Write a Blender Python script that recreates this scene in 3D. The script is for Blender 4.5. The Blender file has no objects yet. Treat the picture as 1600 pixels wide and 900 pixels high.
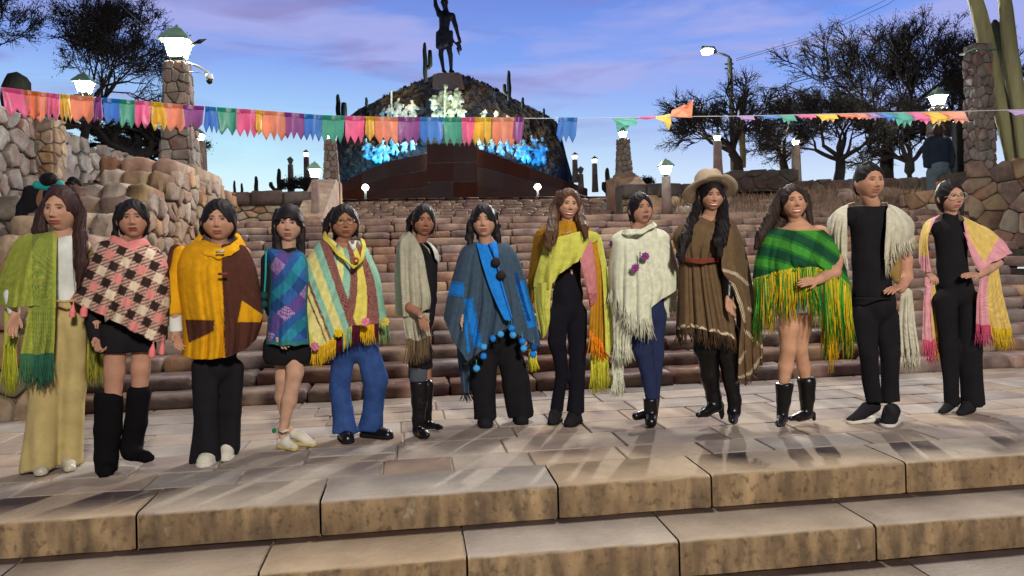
import bpy, math, random
import numpy as np
from mathutils import Vector, Matrix, noise as mnoise
random.seed(7); np.random.seed(7)
RNG = np.random.RandomState(11)
S = bpy.context.scene
# ------------------------------------------------------------------ camera
F, HC, CAMZ, ROLL = 1150.0, 405.0, 1.18, 0.025
cam = bpy.data.cameras.new('camera'); cam.sensor_width = 36.0; cam.lens = F/1600*36
cam.shift_y = (HC-450)/1600; cam.clip_start = .05; cam.clip_end = 2000
co = bpy.data.objects.new('camera', cam); S.collection.objects.link(co); S.camera = co
co.matrix_world = Matrix.Translation((0, 0, CAMZ)) @ Matrix.Rotation(math.pi/2, 4, 'X') @ Matrix.Rotation(-ROLL, 4, 'Z')
# ------------------------------------------------------------------ dusk sky (no sun: it has set) and exposure
W = bpy.data.worlds.new('World'); S.world = W; W.use_nodes = True
wn, wl = W.node_tree.nodes, W.node_tree.links
SKY_STRENGTH = 1.0
def sky():
    wn.clear()
    out = wn.new('ShaderNodeOutputWorld'); bg = wn.new('ShaderNodeBackground'); bg.inputs[1].default_value = SKY_STRENGTH
    tc = wn.new('ShaderNodeTexCoord'); sx = wn.new('ShaderNodeSeparateXYZ'); wl.new(tc.outputs['Generated'], sx.inputs[0])
    def ramp(stops, src):
        r = wn.new('ShaderNodeValToRGB'); e = r.color_ramp.elements
        e[0].position = stops[0][0]; e[0].color = (*stops[0][1], 1); e[1].position = stops[-1][0]; e[1].color = (*stops[-1][1], 1)
        for p, c in stops[1:-1]:
            k = e.new(p); k.color = (*c, 1)
        wl.new(src, r.inputs[0]); return r
    # left (towards the afterglow) and right side of the sky, by height
    left = ramp([(0, (.86, .97, 1)), (.08, (.78, .95, 1)), (.14, (.56, .88, 1)), (.20, (.38, .62, .97)), (.26, (.25, .40, .90)), (.37, (.15, .22, .66)), (.5, (.07, .10, .32)), (1, (.025, .04, .12))], sx.outputs[2])
    right = ramp([(0, (.80, .90, .98)), (.10, (.62, .76, .98)), (.15, (.44, .55, .93)), (.21, (.27, .43, .94)), (.28, (.18, .34, .90)), (.37, (.12, .22, .72)), (.5, (.07, .10, .32)), (1, (.025, .04, .12))], sx.outputs[2])
    mr = wn.new('ShaderNodeMapRange'); mr.interpolation_type = 'SMOOTHSTEP'; wl.new(sx.outputs[0], mr.inputs[0])
    mr.inputs[1].default_value = -.35; mr.inputs[2].default_value = .45
    mx = wn.new('ShaderNodeMix'); mx.data_type = 'RGBA'; wl.new(mr.outputs[0], mx.inputs[0]); wl.new(left.outputs[0], mx.inputs[6]); wl.new(right.outputs[0], mx.inputs[7])
    # thin violet-grey clouds
    mp = wn.new('ShaderNodeMapping'); mp.inputs['Scale'].default_value = (1.5, 1.5, 9); mp.inputs['Rotation'].default_value = (0, .12, 0)
    wl.new(tc.outputs['Generated'], mp.inputs[0])
    nz = wn.new('ShaderNodeTexNoise'); nz.inputs['Scale'].default_value = 2.1; nz.inputs['Detail'].default_value = 5; nz.inputs['Roughness'].default_value = .55; nz.inputs['Distortion'].default_value = .5
    wl.new(mp.outputs[0], nz.inputs['Vector'])
    cr = ramp([(.44, (0, 0, 0)), (.60, (1, 1, 1))], nz.outputs['Fac'])
    zf = ramp([(.12, (0, 0, 0)), (.24, (.8, .8, .8)), (.6, (.6, .6, .6))], sx.outputs[2])
    mul = wn.new('ShaderNodeMath'); mul.operation = 'MULTIPLY'; wl.new(cr.outputs[0], mul.inputs[0]); wl.new(zf.outputs[0], mul.inputs[1])
    m2 = wn.new('ShaderNodeMix'); m2.data_type = 'RGBA'; wl.new(mul.outputs[0], m2.inputs[0]); wl.new(mx.outputs[2], m2.inputs[6])
    m2.inputs[7].default_value = (.42, .44, .82, 1)
    nz2 = wn.new('ShaderNodeTexNoise'); nz2.inputs['Scale'].default_value = 3.1; nz2.inputs['Detail'].default_value = 6; nz2.inputs['Distortion'].default_value = .8
    mp2 = wn.new('ShaderNodeMapping'); mp2.inputs['Scale'].default_value = (1.2, 1.2, 8); mp2.inputs['Location'].default_value = (3.1, 1.7, .6); wl.new(tc.outputs['Generated'], mp2.inputs[0]); wl.new(mp2.outputs[0], nz2.inputs['Vector'])
    cr2 = ramp([(.52, (0, 0, 0)), (.72, (.8, .8, .8))], nz2.outputs['Fac']); mul2 = wn.new('ShaderNodeMath'); mul2.operation = 'MULTIPLY'; wl.new(cr2.outputs[0], mul2.inputs[0]); wl.new(zf.outputs[0], mul2.inputs[1])
    m4 = wn.new('ShaderNodeMix'); m4.data_type = 'RGBA'; wl.new(mul2.outputs[0], m4.inputs[0]); wl.new(m2.outputs[2], m4.inputs[6]); m4.inputs[7].default_value = (.24, .21, .50, 1); m2 = m4
    # the side of the sky away from the afterglow (behind the camera) is darker
    mb = wn.new('ShaderNodeMapRange'); mb.interpolation_type = 'SMOOTHSTEP'; wl.new(sx.outputs[1], mb.inputs[0]); mb.inputs[1].default_value = -.6; mb.inputs[2].default_value = .5; mb.inputs[3].default_value = .16; mb.inputs[4].default_value = 1
    m3 = wn.new('ShaderNodeVectorMath'); m3.operation = 'SCALE'; wl.new(m2.outputs[2], m3.inputs[0]); wl.new(mb.outputs[0], m3.inputs['Scale'])
    wl.new(m3.outputs[0], bg.inputs[0]); wl.new(bg.outputs[0], out.inputs[0])
sky()
S.view_settings.view_transform = 'Standard'; S.view_settings.look = 'None'; S.view_settings.exposure = 0; S.view_settings.gamma = 1
# ------------------------------------------------------------------ maths helpers
TH = math.radians(7.7); CT, ST = math.cos(TH), math.sin(TH)
def P(u, v, Y):
    du, dv = u-800, v-HC
    x, y = du-ROLL*dv, dv+ROLL*du
    return np.array([x*Y/F, Y, CAMZ-y*Y/F])
def to_sn(p): return np.array([p[0]*CT+p[1]*ST, -p[0]*ST+p[1]*CT, p[2]])
def to_w(s, n, z): return np.array([s*CT-n*ST, s*ST+n*CT, z])
def Yn(u, v, n):
    x = (u-800)-ROLL*(v-HC); return n/(CT-x/F*ST)
def Ground(u, v, z=0):
    y = (v-HC)+ROLL*(u-800); Y = (CAMZ-z)*F/y; return P(u, v, Y)
def lin(r, g=None, b=None):
    if g is None: r, g, b = r
    f = lambda c: (c/255/12.92) if c <= 10 else ((c/255+.055)/1.055)**2.4
    return (f(r), f(g), f(b))
def sm(x, a=0., b=1.):
    t = np.clip((x-a)/(b-a), 0, 1); return t*t*(3-2*t)
# ------------------------------------------------------------------ objects
def tag(o, label=None, cat=None, group=None, kind=None):
    if label: o['label'] = label
    if cat: o['category'] = cat
    if group: o['group'] = group
    if kind: o['kind'] = kind
    return o
def mesh(name, verts, faces, smooth=True, cols=None, uvs=None):
    me = bpy.data.meshes.new(name)
    me.from_pydata([tuple(map(float, v)) for v in verts], [], [tuple(map(int, f)) for f in faces])
    if smooth: me.polygons.foreach_set('use_smooth', [True]*len(me.polygons))
    if cols is not None:
        a = me.color_attributes.new('Col', 'FLOAT_COLOR', 'POINT')
        c = np.ones((len(verts), 4), np.float32); c[:, :3] = np.asarray(cols)[:, :3]
        a.data.foreach_set('color', c.ravel())
    me.update(); return me
def link(name, me, mat=None, parent=None, rot=None, loc=None):
    o = bpy.data.objects.new(name, me); S.collection.objects.link(o)
    if mat is not None and me is not None and len(me.materials) == 0: me.materials.append(mat)
    if parent is not None: o.parent = parent
    if rot is not None: o.rotation_euler = (0, 0, rot)
    if loc is not None: o.location = loc
    return o
def empty(name, loc=(0, 0, 0), rot=0):
    o = bpy.data.objects.new(name, None); S.collection.objects.link(o); o.location = loc; o.rotation_euler = (0, 0, rot); o.empty_display_size = .1
    return o
def thing(name, label, cat, loc=(0, 0, 0), rot=0, group=None, kind=None):
    return tag(empty(name, [float(a) for a in loc], rot), label, cat, group, kind)
class MB:
    """collects vertices and faces of one mesh"""
    def __init__(s): s.v = []; s.f = []; s.c = []
    def add(s, vs, fs, col=None):
        n = len(s.v); s.v += [tuple(v) for v in vs]; s.f += [tuple(i+n for i in f) for f in fs]
        if col is not None:
            col = np.asarray(col)
            s.c += [tuple(col)]*len(vs) if col.ndim == 1 else [tuple(c) for c in col]
    def box(s, x0, x1, y0, y1, z0, z1, ch=0, col=None):
        if ch <= 0:
            s.add([(x0, y0, z0), (x1, y0, z0), (x1, y1, z0), (x0, y1, z0), (x0, y0, z1), (x1, y0, z1), (x1, y1, z1), (x0, y1, z1)],
                  [(0, 3, 2, 1), (4, 5, 6, 7), (0, 1, 5, 4), (1, 2, 6, 5), (2, 3, 7, 6), (3, 0, 4, 7)], col)
        else:
            vs = []; c = ch
            for (z, i) in ((z0, c), (z0+c, 0), (z1-c, 0), (z1, c)):
                vs += [(x0+i+c*(i == 0), y0+i*1., z), (x1-i-c*(i == 0), y0+i*1., z), (x1-i, y0+i+c*(i == 0), z), (x1-i, y1-i-c*(i == 0), z),
                       (x1-i-c*(i == 0), y1-i, z), (x0+i+c*(i == 0), y1-i, z), (x0+i, y1-i-c*(i == 0), z), (x0+i, y0+i+c*(i == 0), z)]
            fs = [(7, 6, 5, 4, 3, 2, 1, 0), (24, 25, 26, 27, 28, 29, 30, 31)]
            for r in range(3):
                for k in range(8):
                    fs.append((r*8+k, r*8+(k+1) % 8, (r+1)*8+(k+1) % 8, (r+1)*8+k))
            s.add(vs, fs, col)
    def tube(s, pts, rad, seg=6, col=None, cap=True):
        pts = [np.asarray(p, float) for p in pts]
        if not hasattr(rad, '__len__'): rad = [rad]*len(pts)
        vs = []; up = np.array([0.13, .21, 1.])
        for i, p in enumerate(pts):
            d = pts[min(i+1, len(pts)-1)]-pts[max(i-1, 0)]; d = d/(np.linalg.norm(d)+1e-9)
            a = np.cross(d, up if abs(d[2]) < .95 else np.array([1., .1, .1])); a /= np.linalg.norm(a)+1e-9; b = np.cross(d, a)
            for k in range(seg):
                t = 2*math.pi*k/seg; vs.append(p+rad[i]*(a*math.cos(t)+b*math.sin(t)))
        fs = []
        for i in range(len(pts)-1):
            for k in range(seg): fs.append((i*seg+k, i*seg+(k+1) % seg, (i+1)*seg+(k+1) % seg, (i+1)*seg+k))
        if cap: fs += [tuple(range(seg))[::-1], tuple((len(pts)-1)*seg+k for k in range(seg))]
        s.add(vs, fs, col)
    def lathe(s, prof, cx=0, cy=0, seg=16, col=None, square=False, rot0=0):
        vs = []; n = 4 if square else seg
        for r, z in prof:
            for k in range(n):
                t = 2*math.pi*k/n+(math.pi/4 if square else 0)+rot0; q = r*(math.sqrt(2) if square else 1)
                vs.append((cx+q*math.cos(t), cy+q*math.sin(t), z))
        fs = []
        for i in range(len(prof)-1):
            for k in range(n): fs.append((i*n+k, i*n+(k+1) % n, (i+1)*n+(k+1) % n, (i+1)*n+k))
        fs += [tuple(range(n))[::-1], tuple((len(prof)-1)*n+k for k in range(n))]
        s.add(vs, fs, col)
    def build(s, name, mat, parent=None, smooth=False, rot=None, loc=None):
        me = mesh(name, s.v, s.f, smooth, s.c if s.c else None)
        return link(name, me, mat, parent, rot, loc)
# ------------------------------------------------------------------ materials
MATS = {}
def mat(name, c1, c2=None, scale=6, rough=.8, bump=.3, bscale=None, c3=None, s3=1.2, metal=0, rand=0, vcol=False, spec=.4, stretch=None, detail=6, sheen=0, bdist=.02, trans=0):
    if name in MATS: return MATS[name]
    m = bpy.data.materials.new(name); m.use_nodes = True; nt = m.node_tree; n, l = nt.nodes, nt.links
    b = n['Principled BSDF']; b.inputs['Roughness'].default_value = rough; b.inputs['Metallic'].default_value = metal; b.inputs['Specular IOR Level'].default_value = spec
    if sheen: b.inputs['Sheen Weight'].default_value = sheen
    tc = n.new('ShaderNodeTexCoord'); mp = n.new('ShaderNodeMapping'); l.new(tc.outputs['Object'], mp.inputs[0])
    if stretch: mp.inputs['Scale'].default_value = stretch
    vec = mp.outputs[0]
    if rand:
        oi = n.new('ShaderNodeObjectInfo'); va = n.new('ShaderNodeVectorMath'); va.operation = 'MULTIPLY_ADD'
        cb = n.new('ShaderNodeCombineXYZ'); l.new(oi.outputs['Random'], cb.inputs[0]); l.new(oi.outputs['Random'], cb.inputs[1])
        va.inputs[1].default_value = (37, 53, 0); l.new(cb.outputs[0], va.inputs[0]); l.new(vec, va.inputs[2]); vec = va.outputs[0]
    nz = n.new('ShaderNodeTexNoise'); nz.inputs['Scale'].default_value = scale; nz.inputs['Detail'].default_value = detail; nz.inputs['Roughness'].default_value = .6
    l.new(vec, nz.inputs['Vector'])
    def mix(f, a, c, mode='MIX'):
        x = n.new('ShaderNodeMix'); x.data_type = 'RGBA'; x.blend_type = mode
        for s, i in ((f, 0), (a, 6), (c, 7)):
            if hasattr(s, 'links'): l.new(s, x.inputs[i])
            elif i == 0: x.inputs[0].default_value = s
            else: x.inputs[i].default_value = (*s, 1)
        return x.outputs[2]
    if vcol:
        va_ = n.new('ShaderNodeVertexColor'); va_.layer_name = 'Col'
        mrg = n.new('ShaderNodeMapRange'); l.new(nz.outputs['Fac'], mrg.inputs[0]); mrg.inputs[1].default_value = .3; mrg.inputs[2].default_value = .7; mrg.inputs[3].default_value = .82; mrg.inputs[4].default_value = 1.14
        sc = n.new('ShaderNodeVectorMath'); sc.operation = 'SCALE'; l.new(va_.outputs[0], sc.inputs[0]); l.new(mrg.outputs[0], sc.inputs['Scale'])
        colr = sc.outputs[0]
    else:
        c2 = c2 or tuple(x*.7 for x in c1)
        mr = n.new('ShaderNodeMapRange'); l.new(nz.outputs['Fac'], mr.inputs[0]); mr.inputs[1].default_value = .35; mr.inputs[2].default_value = .65
        colr = mix(mr.outputs[0], c1, c2)
        if c3:
            n3 = n.new('ShaderNodeTexNoise'); n3.inputs['Scale'].default_value = s3; n3.inputs['Detail'].default_value = 3; l.new(vec, n3.inputs['Vector'])
            m3 = n.new('ShaderNodeMapRange'); l.new(n3.outputs['Fac'], m3.inputs[0]); m3.inputs[1].default_value = .45; m3.inputs[2].default_value = .68
            colr = mix(m3.outputs[0], colr, c3)
    if rand:
        mr2 = n.new('ShaderNodeMapRange'); l.new(oi.outputs['Random'], mr2.inputs[0]); mr2.inputs[3].default_value = 1-rand; mr2.inputs[4].default_value = 1+rand*.8
        hs = n.new('ShaderNodeHueSaturation'); l.new(colr, hs.inputs['Color']); l.new(mr2.outputs[0], hs.inputs['Value'])
        w = n.new('ShaderNodeMath'); w.operation = 'MULTIPLY'; w.inputs[1].default_value = 7.31; l.new(oi.outputs['Random'], w.inputs[0])
        w2 = n.new('ShaderNodeMath'); w2.operation = 'FRACT'; l.new(w.outputs[0], w2.inputs[0])
        mr3 = n.new('ShaderNodeMapRange'); l.new(w2.outputs[0], mr3.inputs[0]); mr3.inputs[3].default_value = .6; mr3.inputs[4].default_value = 1.35
        l.new(mr3.outputs[0], hs.inputs['Saturation']); colr = hs.outputs[0]
    l.new(colr, b.inputs['Base Color'])
    if bump:
        nb = n.new('ShaderNodeTexNoise'); nb.inputs['Scale'].default_value = bscale or scale*4; nb.inputs['Detail'].default_value = 5; l.new(vec, nb.inputs['Vector'])
        bp = n.new('ShaderNodeBump'); bp.inputs['Strength'].default_value = bump; bp.inputs['Distance'].default_value = bdist; l.new(nb.outputs['Fac'], bp.inputs['Height']); l.new(bp.outputs[0], b.inputs['Normal'])
    if trans:
        td = n.new('ShaderNodeBsdfTranslucent'); l.new(colr, td.inputs[0]); ms = n.new('ShaderNodeMixShader'); ms.inputs[0].default_value = trans
        l.new(b.outputs[0], ms.inputs[1]); l.new(td.outputs[0], ms.inputs[2]); l.new(ms.outputs[0], n['Material Output'].inputs[0])
    MATS[name] = m; return m
def emis(name, col, strength):
    if name in MATS: return MATS[name]
    m = bpy.data.materials.new(name); m.use_nodes = True; b = m.node_tree.nodes['Principled BSDF']
    b.inputs['Base Color'].default_value = (.8, .8, .8, 1); b.inputs['Emission Color'].default_value = (*col, 1); b.inputs['Emission Strength'].default_value = strength
    b.inputs['Roughness'].default_value = .3
    # thin lamp glass: glows and lets the bulb's own light out
    nt = m.node_tree; tr = nt.nodes.new('ShaderNodeBsdfTransparent'); tr.inputs[0].default_value = (1, 1, 1, 1); ms = nt.nodes.new('ShaderNodeMixShader'); ms.inputs[0].default_value = .75
    nt.links.new(b.outputs[0], ms.inputs[1]); nt.links.new(tr.outputs[0], ms.inputs[2]); nt.links.new(ms.outputs[0], nt.nodes['Material Output'].inputs[0])
    MATS[name] = m; return m
def point(name, loc, power, col=(1, .9, .75), r=.12, parent=None):
    L = bpy.data.lights.new(name, 'POINT'); L.energy = power; L.color = col; L.shadow_soft_size = r
    o = bpy.data.objects.new(name, L); S.collection.objects.link(o); o.location = [float(a) for a in loc]
    if parent is not None: o.parent = parent
    return o
# ------------------------------------------------------------------ SDF bodies: smooth union of tapered capsules, meshed with surface nets
def surf_net(Fd, org, h):
    nx, ny, nz = Fd.shape; ins = Fd < 0
    c = ins[:-1, :-1, :-1].astype(np.int8)
    tot = np.zeros((nx-1, ny-1, nz-1), np.int8)
    for dx in (0, 1):
        for dy in (0, 1):
            for dz in (0, 1): tot += ins[dx:nx-1+dx, dy:ny-1+dy, dz:nz-1+dz]
    act = (tot > 0) & (tot < 8)
    idx = -np.ones(act.shape, np.int64); cells = np.argwhere(act); idx[act] = np.arange(len(cells))
    acc = np.zeros((len(cells), 3)); cnt = np.zeros(len(cells))
    i, j, k = cells.T
    for a in ((0, 0, 0), (1, 0, 0), (0, 1, 0), (1, 1, 0), (0, 0, 1), (1, 0, 1), (0, 1, 1), (1, 1, 1)):
        for ax in range(3):
            if a[ax]: continue
            b = list(a); b[ax] = 1
            f0 = Fd[i+a[0], j+a[1], k+a[2]]; f1 = Fd[i+b[0], j+b[1], k+b[2]]
            m = (f0 < 0) != (f1 < 0); t = np.where(m, f0/(f0-f1+1e-12), 0)
            p = np.tile(np.array(a, float), (len(cells), 1)); p[:, ax] += t
            acc += p*m[:, None]; cnt += m
    v = (cells+acc/np.maximum(cnt, 1)[:, None])*h+org
    quads = []
    for ax in range(3):
        o1, o2 = [(1, 2), (2, 0), (0, 1)][ax]
        sl0 = [slice(1, -1)]*3; sl1 = [slice(1, -1)]*3
        sl0[ax] = slice(0, -1); sl1[ax] = slice(1, None)
        a0 = ins[tuple(sl0)]; a1 = ins[tuple(sl1)]
        for sgn, m in ((0, a0 & ~a1), (1, ~a0 & a1)):
            e = np.argwhere(m)
            if not len(e): continue
            e[:, o1] += 1; e[:, o2] += 1
            def g(d1, d2):
                q = e.copy(); q[:, o1] -= d1; q[:, o2] -= d2; return idx[q[:, 0], q[:, 1], q[:, 2]]
            q = np.stack([g(1, 1), g(0, 1), g(0, 0), g(1, 0)], 1)
            if sgn: q = q[:, ::-1]
            quads.append(q)
    return v, np.concatenate(quads) if quads else np.zeros((0, 4), int)
def cap_sdf(X, Y, Z, pr):
    a, ra, b, rb, fy = pr[:5]
    b = b.copy(); 
    ax, ay, az = a; bx, by, bz = b
    ux, uy, uz = bx-ax, (by-ay)/fy, bz-az; L2 = ux*ux+uy*uy+uz*uz+1e-12
    px, py, pz = X-ax, (Y-ay)/fy, Z-az
    t = np.clip((px*ux+py*uy+pz*uz)/L2, 0, 1)
    d = np.sqrt((px-t*ux)**2+(py-t*uy)**2+(pz-t*uz)**2)-(ra+(rb-ra)*t)
    return d*min(1, (fy+1)/2 if fy < 1 else 1)
def blob(prims, h=.01, k=.02, cuts=(), subs=(), disp=None, big=.06, smooth_it=1):
    """prims: (A, ra, B, rb, fy). cuts: functions(X,Y,Z)->sdf to intersect. subs: sdf functions removed"""
    lo = np.min([np.minimum(p[0]-p[1]*max(1, p[4]), p[2]-p[3]*max(1, p[4])) for p in prims], 0)-2*h-.01
    hi = np.max([np.maximum(p[0]+p[1]*max(1, p[4]), p[2]+p[3]*max(1, p[4])) for p in prims], 0)+2*h+.01
    n = np.ceil((hi-lo)/h).astype(int)+1
    gx, gy, gz = [lo[i]+np.arange(n[i])*h for i in range(3)]
    Fd = np.full(n, big, float)
    for p in prims:
        m = big
        r = max(p[1], p[3])
        l = np.minimum(p[0]-p[1]*np.array([1, max(1, p[4]), 1]), p[2]-p[3]*np.array([1, max(1, p[4]), 1]))-m
        u = np.maximum(p[0]+p[1]*np.array([1, max(1, p[4]), 1]), p[2]+p[3]*np.array([1, max(1, p[4]), 1]))+m
        i0 = np.clip(np.floor((l-lo)/h).astype(int), 0, n); i1 = np.clip(np.ceil((u-lo)/h).astype(int)+1, 0, n)
        sl = tuple(slice(i0[q], i1[q]) for q in range(3))
        d = cap_sdf(gx[sl[0]][:, None, None], gy[sl[1]][None, :, None], gz[sl[2]][None, None, :], p)
        f = Fd[sl]; kk = p[5] if len(p) > 5 else k
        hh = np.clip(.5+.5*(f-d)/kk, 0, 1); Fd[sl] = f*(1-hh)+d*hh-kk*hh*(1-hh)
    G = (gx[:, None, None], gy[None, :, None], gz[None, None, :])
    for c in subs: Fd = np.maximum(Fd, -c(*G))
    for c in cuts: Fd = np.maximum(Fd, c(*G)+0*Fd)
    if disp is not None: Fd = Fd+disp(*G)
    Fd[0], Fd[-1] = big, big; Fd[:, 0] = big; Fd[:, -1] = big; Fd[:, :, 0] = big; Fd[:, :, -1] = big
    return surf_net(Fd, lo, h)
# ------------------------------------------------------------------ stone work
def clip_poly(poly, a, b, c):
    out = []
    for i in range(len(poly)):
        p, q = poly[i], poly[(i+1) % len(poly)]
        dp = a*p[0]+b*p[1]-c; dq = a*q[0]+b*q[1]-c
        if dp <= 0: out.append(p)
        if (dp < 0 < dq) or (dq < 0 < dp):
            t = dp/(dp-dq); out.append((p[0]+t*(q[0]-p[0]), p[1]+t*(q[1]-p[1])))
    return out
def rubble_cells(Wd, Ht, sw, sh, rng, jit=.42):
    """voronoi cells over a jittered brick grid"""
    rows = max(1, round(Ht/sh)); cols = max(1, round(Wd/sw)); dw, dh = Wd/cols, Ht/rows; seeds = {}
    for r in range(-1, rows+1):
        for c in range(-1, cols+2):
            seeds[(r, c)] = ((c+.5*(r % 2)+rng.uniform(-jit, jit))*dw, (r+.5+rng.uniform(-jit, jit)*.8)*dh)
    asp = dw/dh
    cells = []
    for (r, c), s in seeds.items():
        poly = [(0, 0), (Wd, 0), (Wd, Ht), (0, Ht)]
        for dr in (-2, -1, 0, 1, 2):
            for dc in (-2, -1, 0, 1, 2):
                q = seeds.get((r+dr, c+dc))
                if q is None or (dr == 0 and dc == 0): continue
                # scaled metric so that cells keep the aspect of the stones
                sx, sy, qx, qy = s[0], s[1]*asp, q[0], q[1]*asp
                a, b = qx-sx, (qy-sy)*asp; cc = (qx*qx+qy*qy-sx*sx-sy*sy)/2
                poly = clip_poly(poly, a, b, cc)
                if len(poly) < 3: break
            if len(poly) < 3: break
        if len(poly) >= 3:
            ar = abs(sum(poly[i][0]*poly[(i+1) % len(poly)][1]-poly[(i+1) % len(poly)][0]*poly[i][1] for i in range(len(poly))))/2
            if ar > .12*dw*dh: cells.append((s, poly))
    return cells
def stone_face(parent, fmap, Wd, Ht, sw, sh, m, mstuff=None, gap=.012, depth=.05, top=None, seed=1, rot=None, name='stone', limit=300, asstuff=False):
    """stones of a rubble face; fmap(a, b, d) -> xyz. Each stone its own mesh object."""
    rng = random.Random(seed); cells = rubble_cells(Wd, Ht, sw, sh, rng); res = []
    for s, poly in cells:
        cx = sum(p[0] for p in poly)/len(poly); cy = sum(p[1] for p in poly)/len(poly)
        if top is not None and cy > top(cx): continue
        # drop tiny edges
        pts = []
        for p in poly:
            if not pts or math.hypot(p[0]-pts[-1][0], p[1]-pts[-1][1]) > .03*sw: pts.append(p)
        if len(pts) < 3: continue
        q = []; c0 = rng.uniform(.08, .2)
        for i in range(len(pts)):
            p, a, b = pts[i], pts[i-1], pts[(i+1) % len(pts)]
            q.append((p[0]+(a[0]-p[0])*c0, p[1]+(a[1]-p[1])*c0)); q.append((p[0]+(b[0]-p[0])*c0, p[1]+(b[1]-p[1])*c0))
        d = depth*rng.uniform(.6, 1.25); r = min(.5*sw, .5*sh); vs = []
        tilt = (rng.uniform(-.25, .25), rng.uniform(-.25, .25))
        for (ins, dd) in ((gap, -.04), (gap, d*.55), (gap+.07*r, d*.9), (gap+.30*r, d)):
            for (x, y) in q:
                L = math.hypot(x-cx, y-cy)+1e-6; k = max(0.1, (L-ins)/L)
                px, py = cx+(x-cx)*k, cy+(y-cy)*k
                e = dd*(1+(tilt[0]*(px-cx)+tilt[1]*(py-cy))/r*.6) if dd > 0 else dd
                vs.append(fmap(px, py, e+rng.uniform(-.26, .26)*depth*(dd > 0)))
        n = len(q); fs = [(j*n+i, j*n+(i+1) % n, (j+1)*n+(i+1) % n, (j+1)*n+i) for j in range(3) for i in range(n)]
        fs.append(tuple(3*n+i for i in range(n)))
        res.append((np.array(vs, float), fs))
    if asstuff or len(res) > limit:
        k = 0 if asstuff else limit
        mb = MB()
        for vs, fs in res[k:]: mb.add(vs, fs)
        o = mb.build(name if asstuff else 'small_stones', mstuff or m, parent, True); tag(o, kind='stuff')
        res = res[:k]
    for vs, fs in res:
        c = vs.mean(0); me = mesh(name, vs-c, fs, True); link(name, me, m, parent, loc=tuple(c))
    return len(res)
def block(x0, x1, y0, y1, z0, z1, rng, r=.03, jit=.012, nx=3):
    """rounded rough stone block: returns verts, faces. front is -y"""
    prof = [(y0+r*.15, z0), (y0, z0+.35*(z1-z0)), (y0+r*.2, z1-r*1.1), (y0+r*1.1, z1-r*.1), (y1-r*.5, z1), (y1, z0)]
    vs = []; fs = []; w = x1-x0
    xs = [0, min(.45, r*1.0/w)] + [i/(nx) for i in range(1, nx)] + [1-min(.45, r*1.0/w), 1]
    xs = sorted(xs)
    for i, t in enumerate(xs):
        e = (i == 0 or i == len(xs)-1)
        for j, (y, z) in enumerate(prof):
            yy = y+(r*.8 if e and j < 4 else 0); zz = z-(r*.8 if e and 2 <= j <= 4 else 0)
            vs.append((x0+w*t+rng.uniform(-jit, jit)*(not e), yy+rng.uniform(-jit, jit), zz+rng.uniform(-jit, jit)*(.8 if j not in (0, 5) else 0)))
    n = len(prof)
    for i in range(len(xs)-1):
        for j in range(n): fs.append((i*n+j, (i+1)*n+j, (i+1)*n+(j+1) % n, i*n+(j+1) % n))
    fs.append(tuple(range(n))); fs.append(tuple((len(xs)-1)*n+j for j in range(n))[::-1])
    return np.array(vs), fs
# ================================================================== SETTING
M_PAVE = mat('paving_sandstone', lin(158, 146, 132), lin(134, 122, 112), scale=3, c3=lin(116, 102, 98), s3=1.3, rough=.92, spec=.15, bump=.25, bscale=30, rand=.14)
M_GROUT = mat('grout', lin(150, 138, 122), lin(112, 102, 92), scale=9, rough=.95, bump=.4)
M_STEP = mat('step_stone', lin(130, 104, 95), lin(90, 68, 63), scale=5, c3=lin(150, 128, 108), s3=2.4, rough=.8, bump=.6, bscale=16, rand=.25)
M_STEPD = mat('step_bed', lin(62, 50, 45), lin(38, 30, 28), scale=9, rough=.95)
M_RUB = mat('rubble_stone', lin(150, 128, 104), lin(104, 87, 72), scale=6, c3=lin(124, 94, 82), s3=1.7, rough=.85, bump=.6, bscale=14, rand=.3)
M_RUBG = mat('grey_rubble', lin(128, 120, 112), lin(92, 84, 80), scale=5, c3=lin(104, 80, 76), s3=1.9, rough=.85, bump=.6, bscale=14, rand=.25)
M_RUBR = mat('red_masonry', lin(138, 106, 88), lin(98, 74, 64), scale=4, c3=lin(150, 134, 104), s3=1.2, rough=.85, bump=.6, bscale=14, rand=.35)
M_MORT = mat('mortar', lin(88, 78, 66), lin(60, 52, 46), scale=12, rough=.95, bump=.5)
M_DIRT = mat('dry_earth', lin(118, 98, 80), lin(84, 70, 58), scale=1.2, rough=.95, bump=.6)
M_DARKSTONE = mat('dark_coping', lin(72, 58, 56), lin(50, 40, 40), scale=6, rough=.85, bump=.5, rand=.2)
M_MONU = mat('monument_masonry', lin(120, 82, 72), lin(104, 70, 62), scale=.6, rough=.85, bump=.3, bscale=3, rand=.05)
M_ROCK = mat('mound_rock', lin(48, 44, 50), lin(22, 20, 26), scale=.8, c3=lin(92, 72, 54), s3=.35, rough=.9, bump=1, bscale=3, bdist=.3)
M_BRONZE = mat('dark_bronze', lin(44, 42, 50), lin(22, 22, 28), scale=3, rough=.45, metal=.6, bump=.2)
M_FIG = mat('pale_figure_stone', lin(136, 138, 130), lin(84, 86, 80), scale=2.2, rough=.8, bump=.8, bscale=5, bdist=.15)
M_CACT = mat('cactus_skin', lin(150, 146, 108), lin(104, 102, 72), scale=3, rough=.8, bump=.5, stretch=(1, 1, .15))
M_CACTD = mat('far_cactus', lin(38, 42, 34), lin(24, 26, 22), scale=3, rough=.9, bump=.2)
M_BARK = mat('bark', lin(36, 31, 30), lin(22, 19, 20), scale=8, rough=.95, bump=.7, stretch=(1, 1, .3))
M_LEAF = mat('small_leaves', lin(26, 28, 26), lin(16, 18, 18), scale=3, rough=.8, bump=0)
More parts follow.
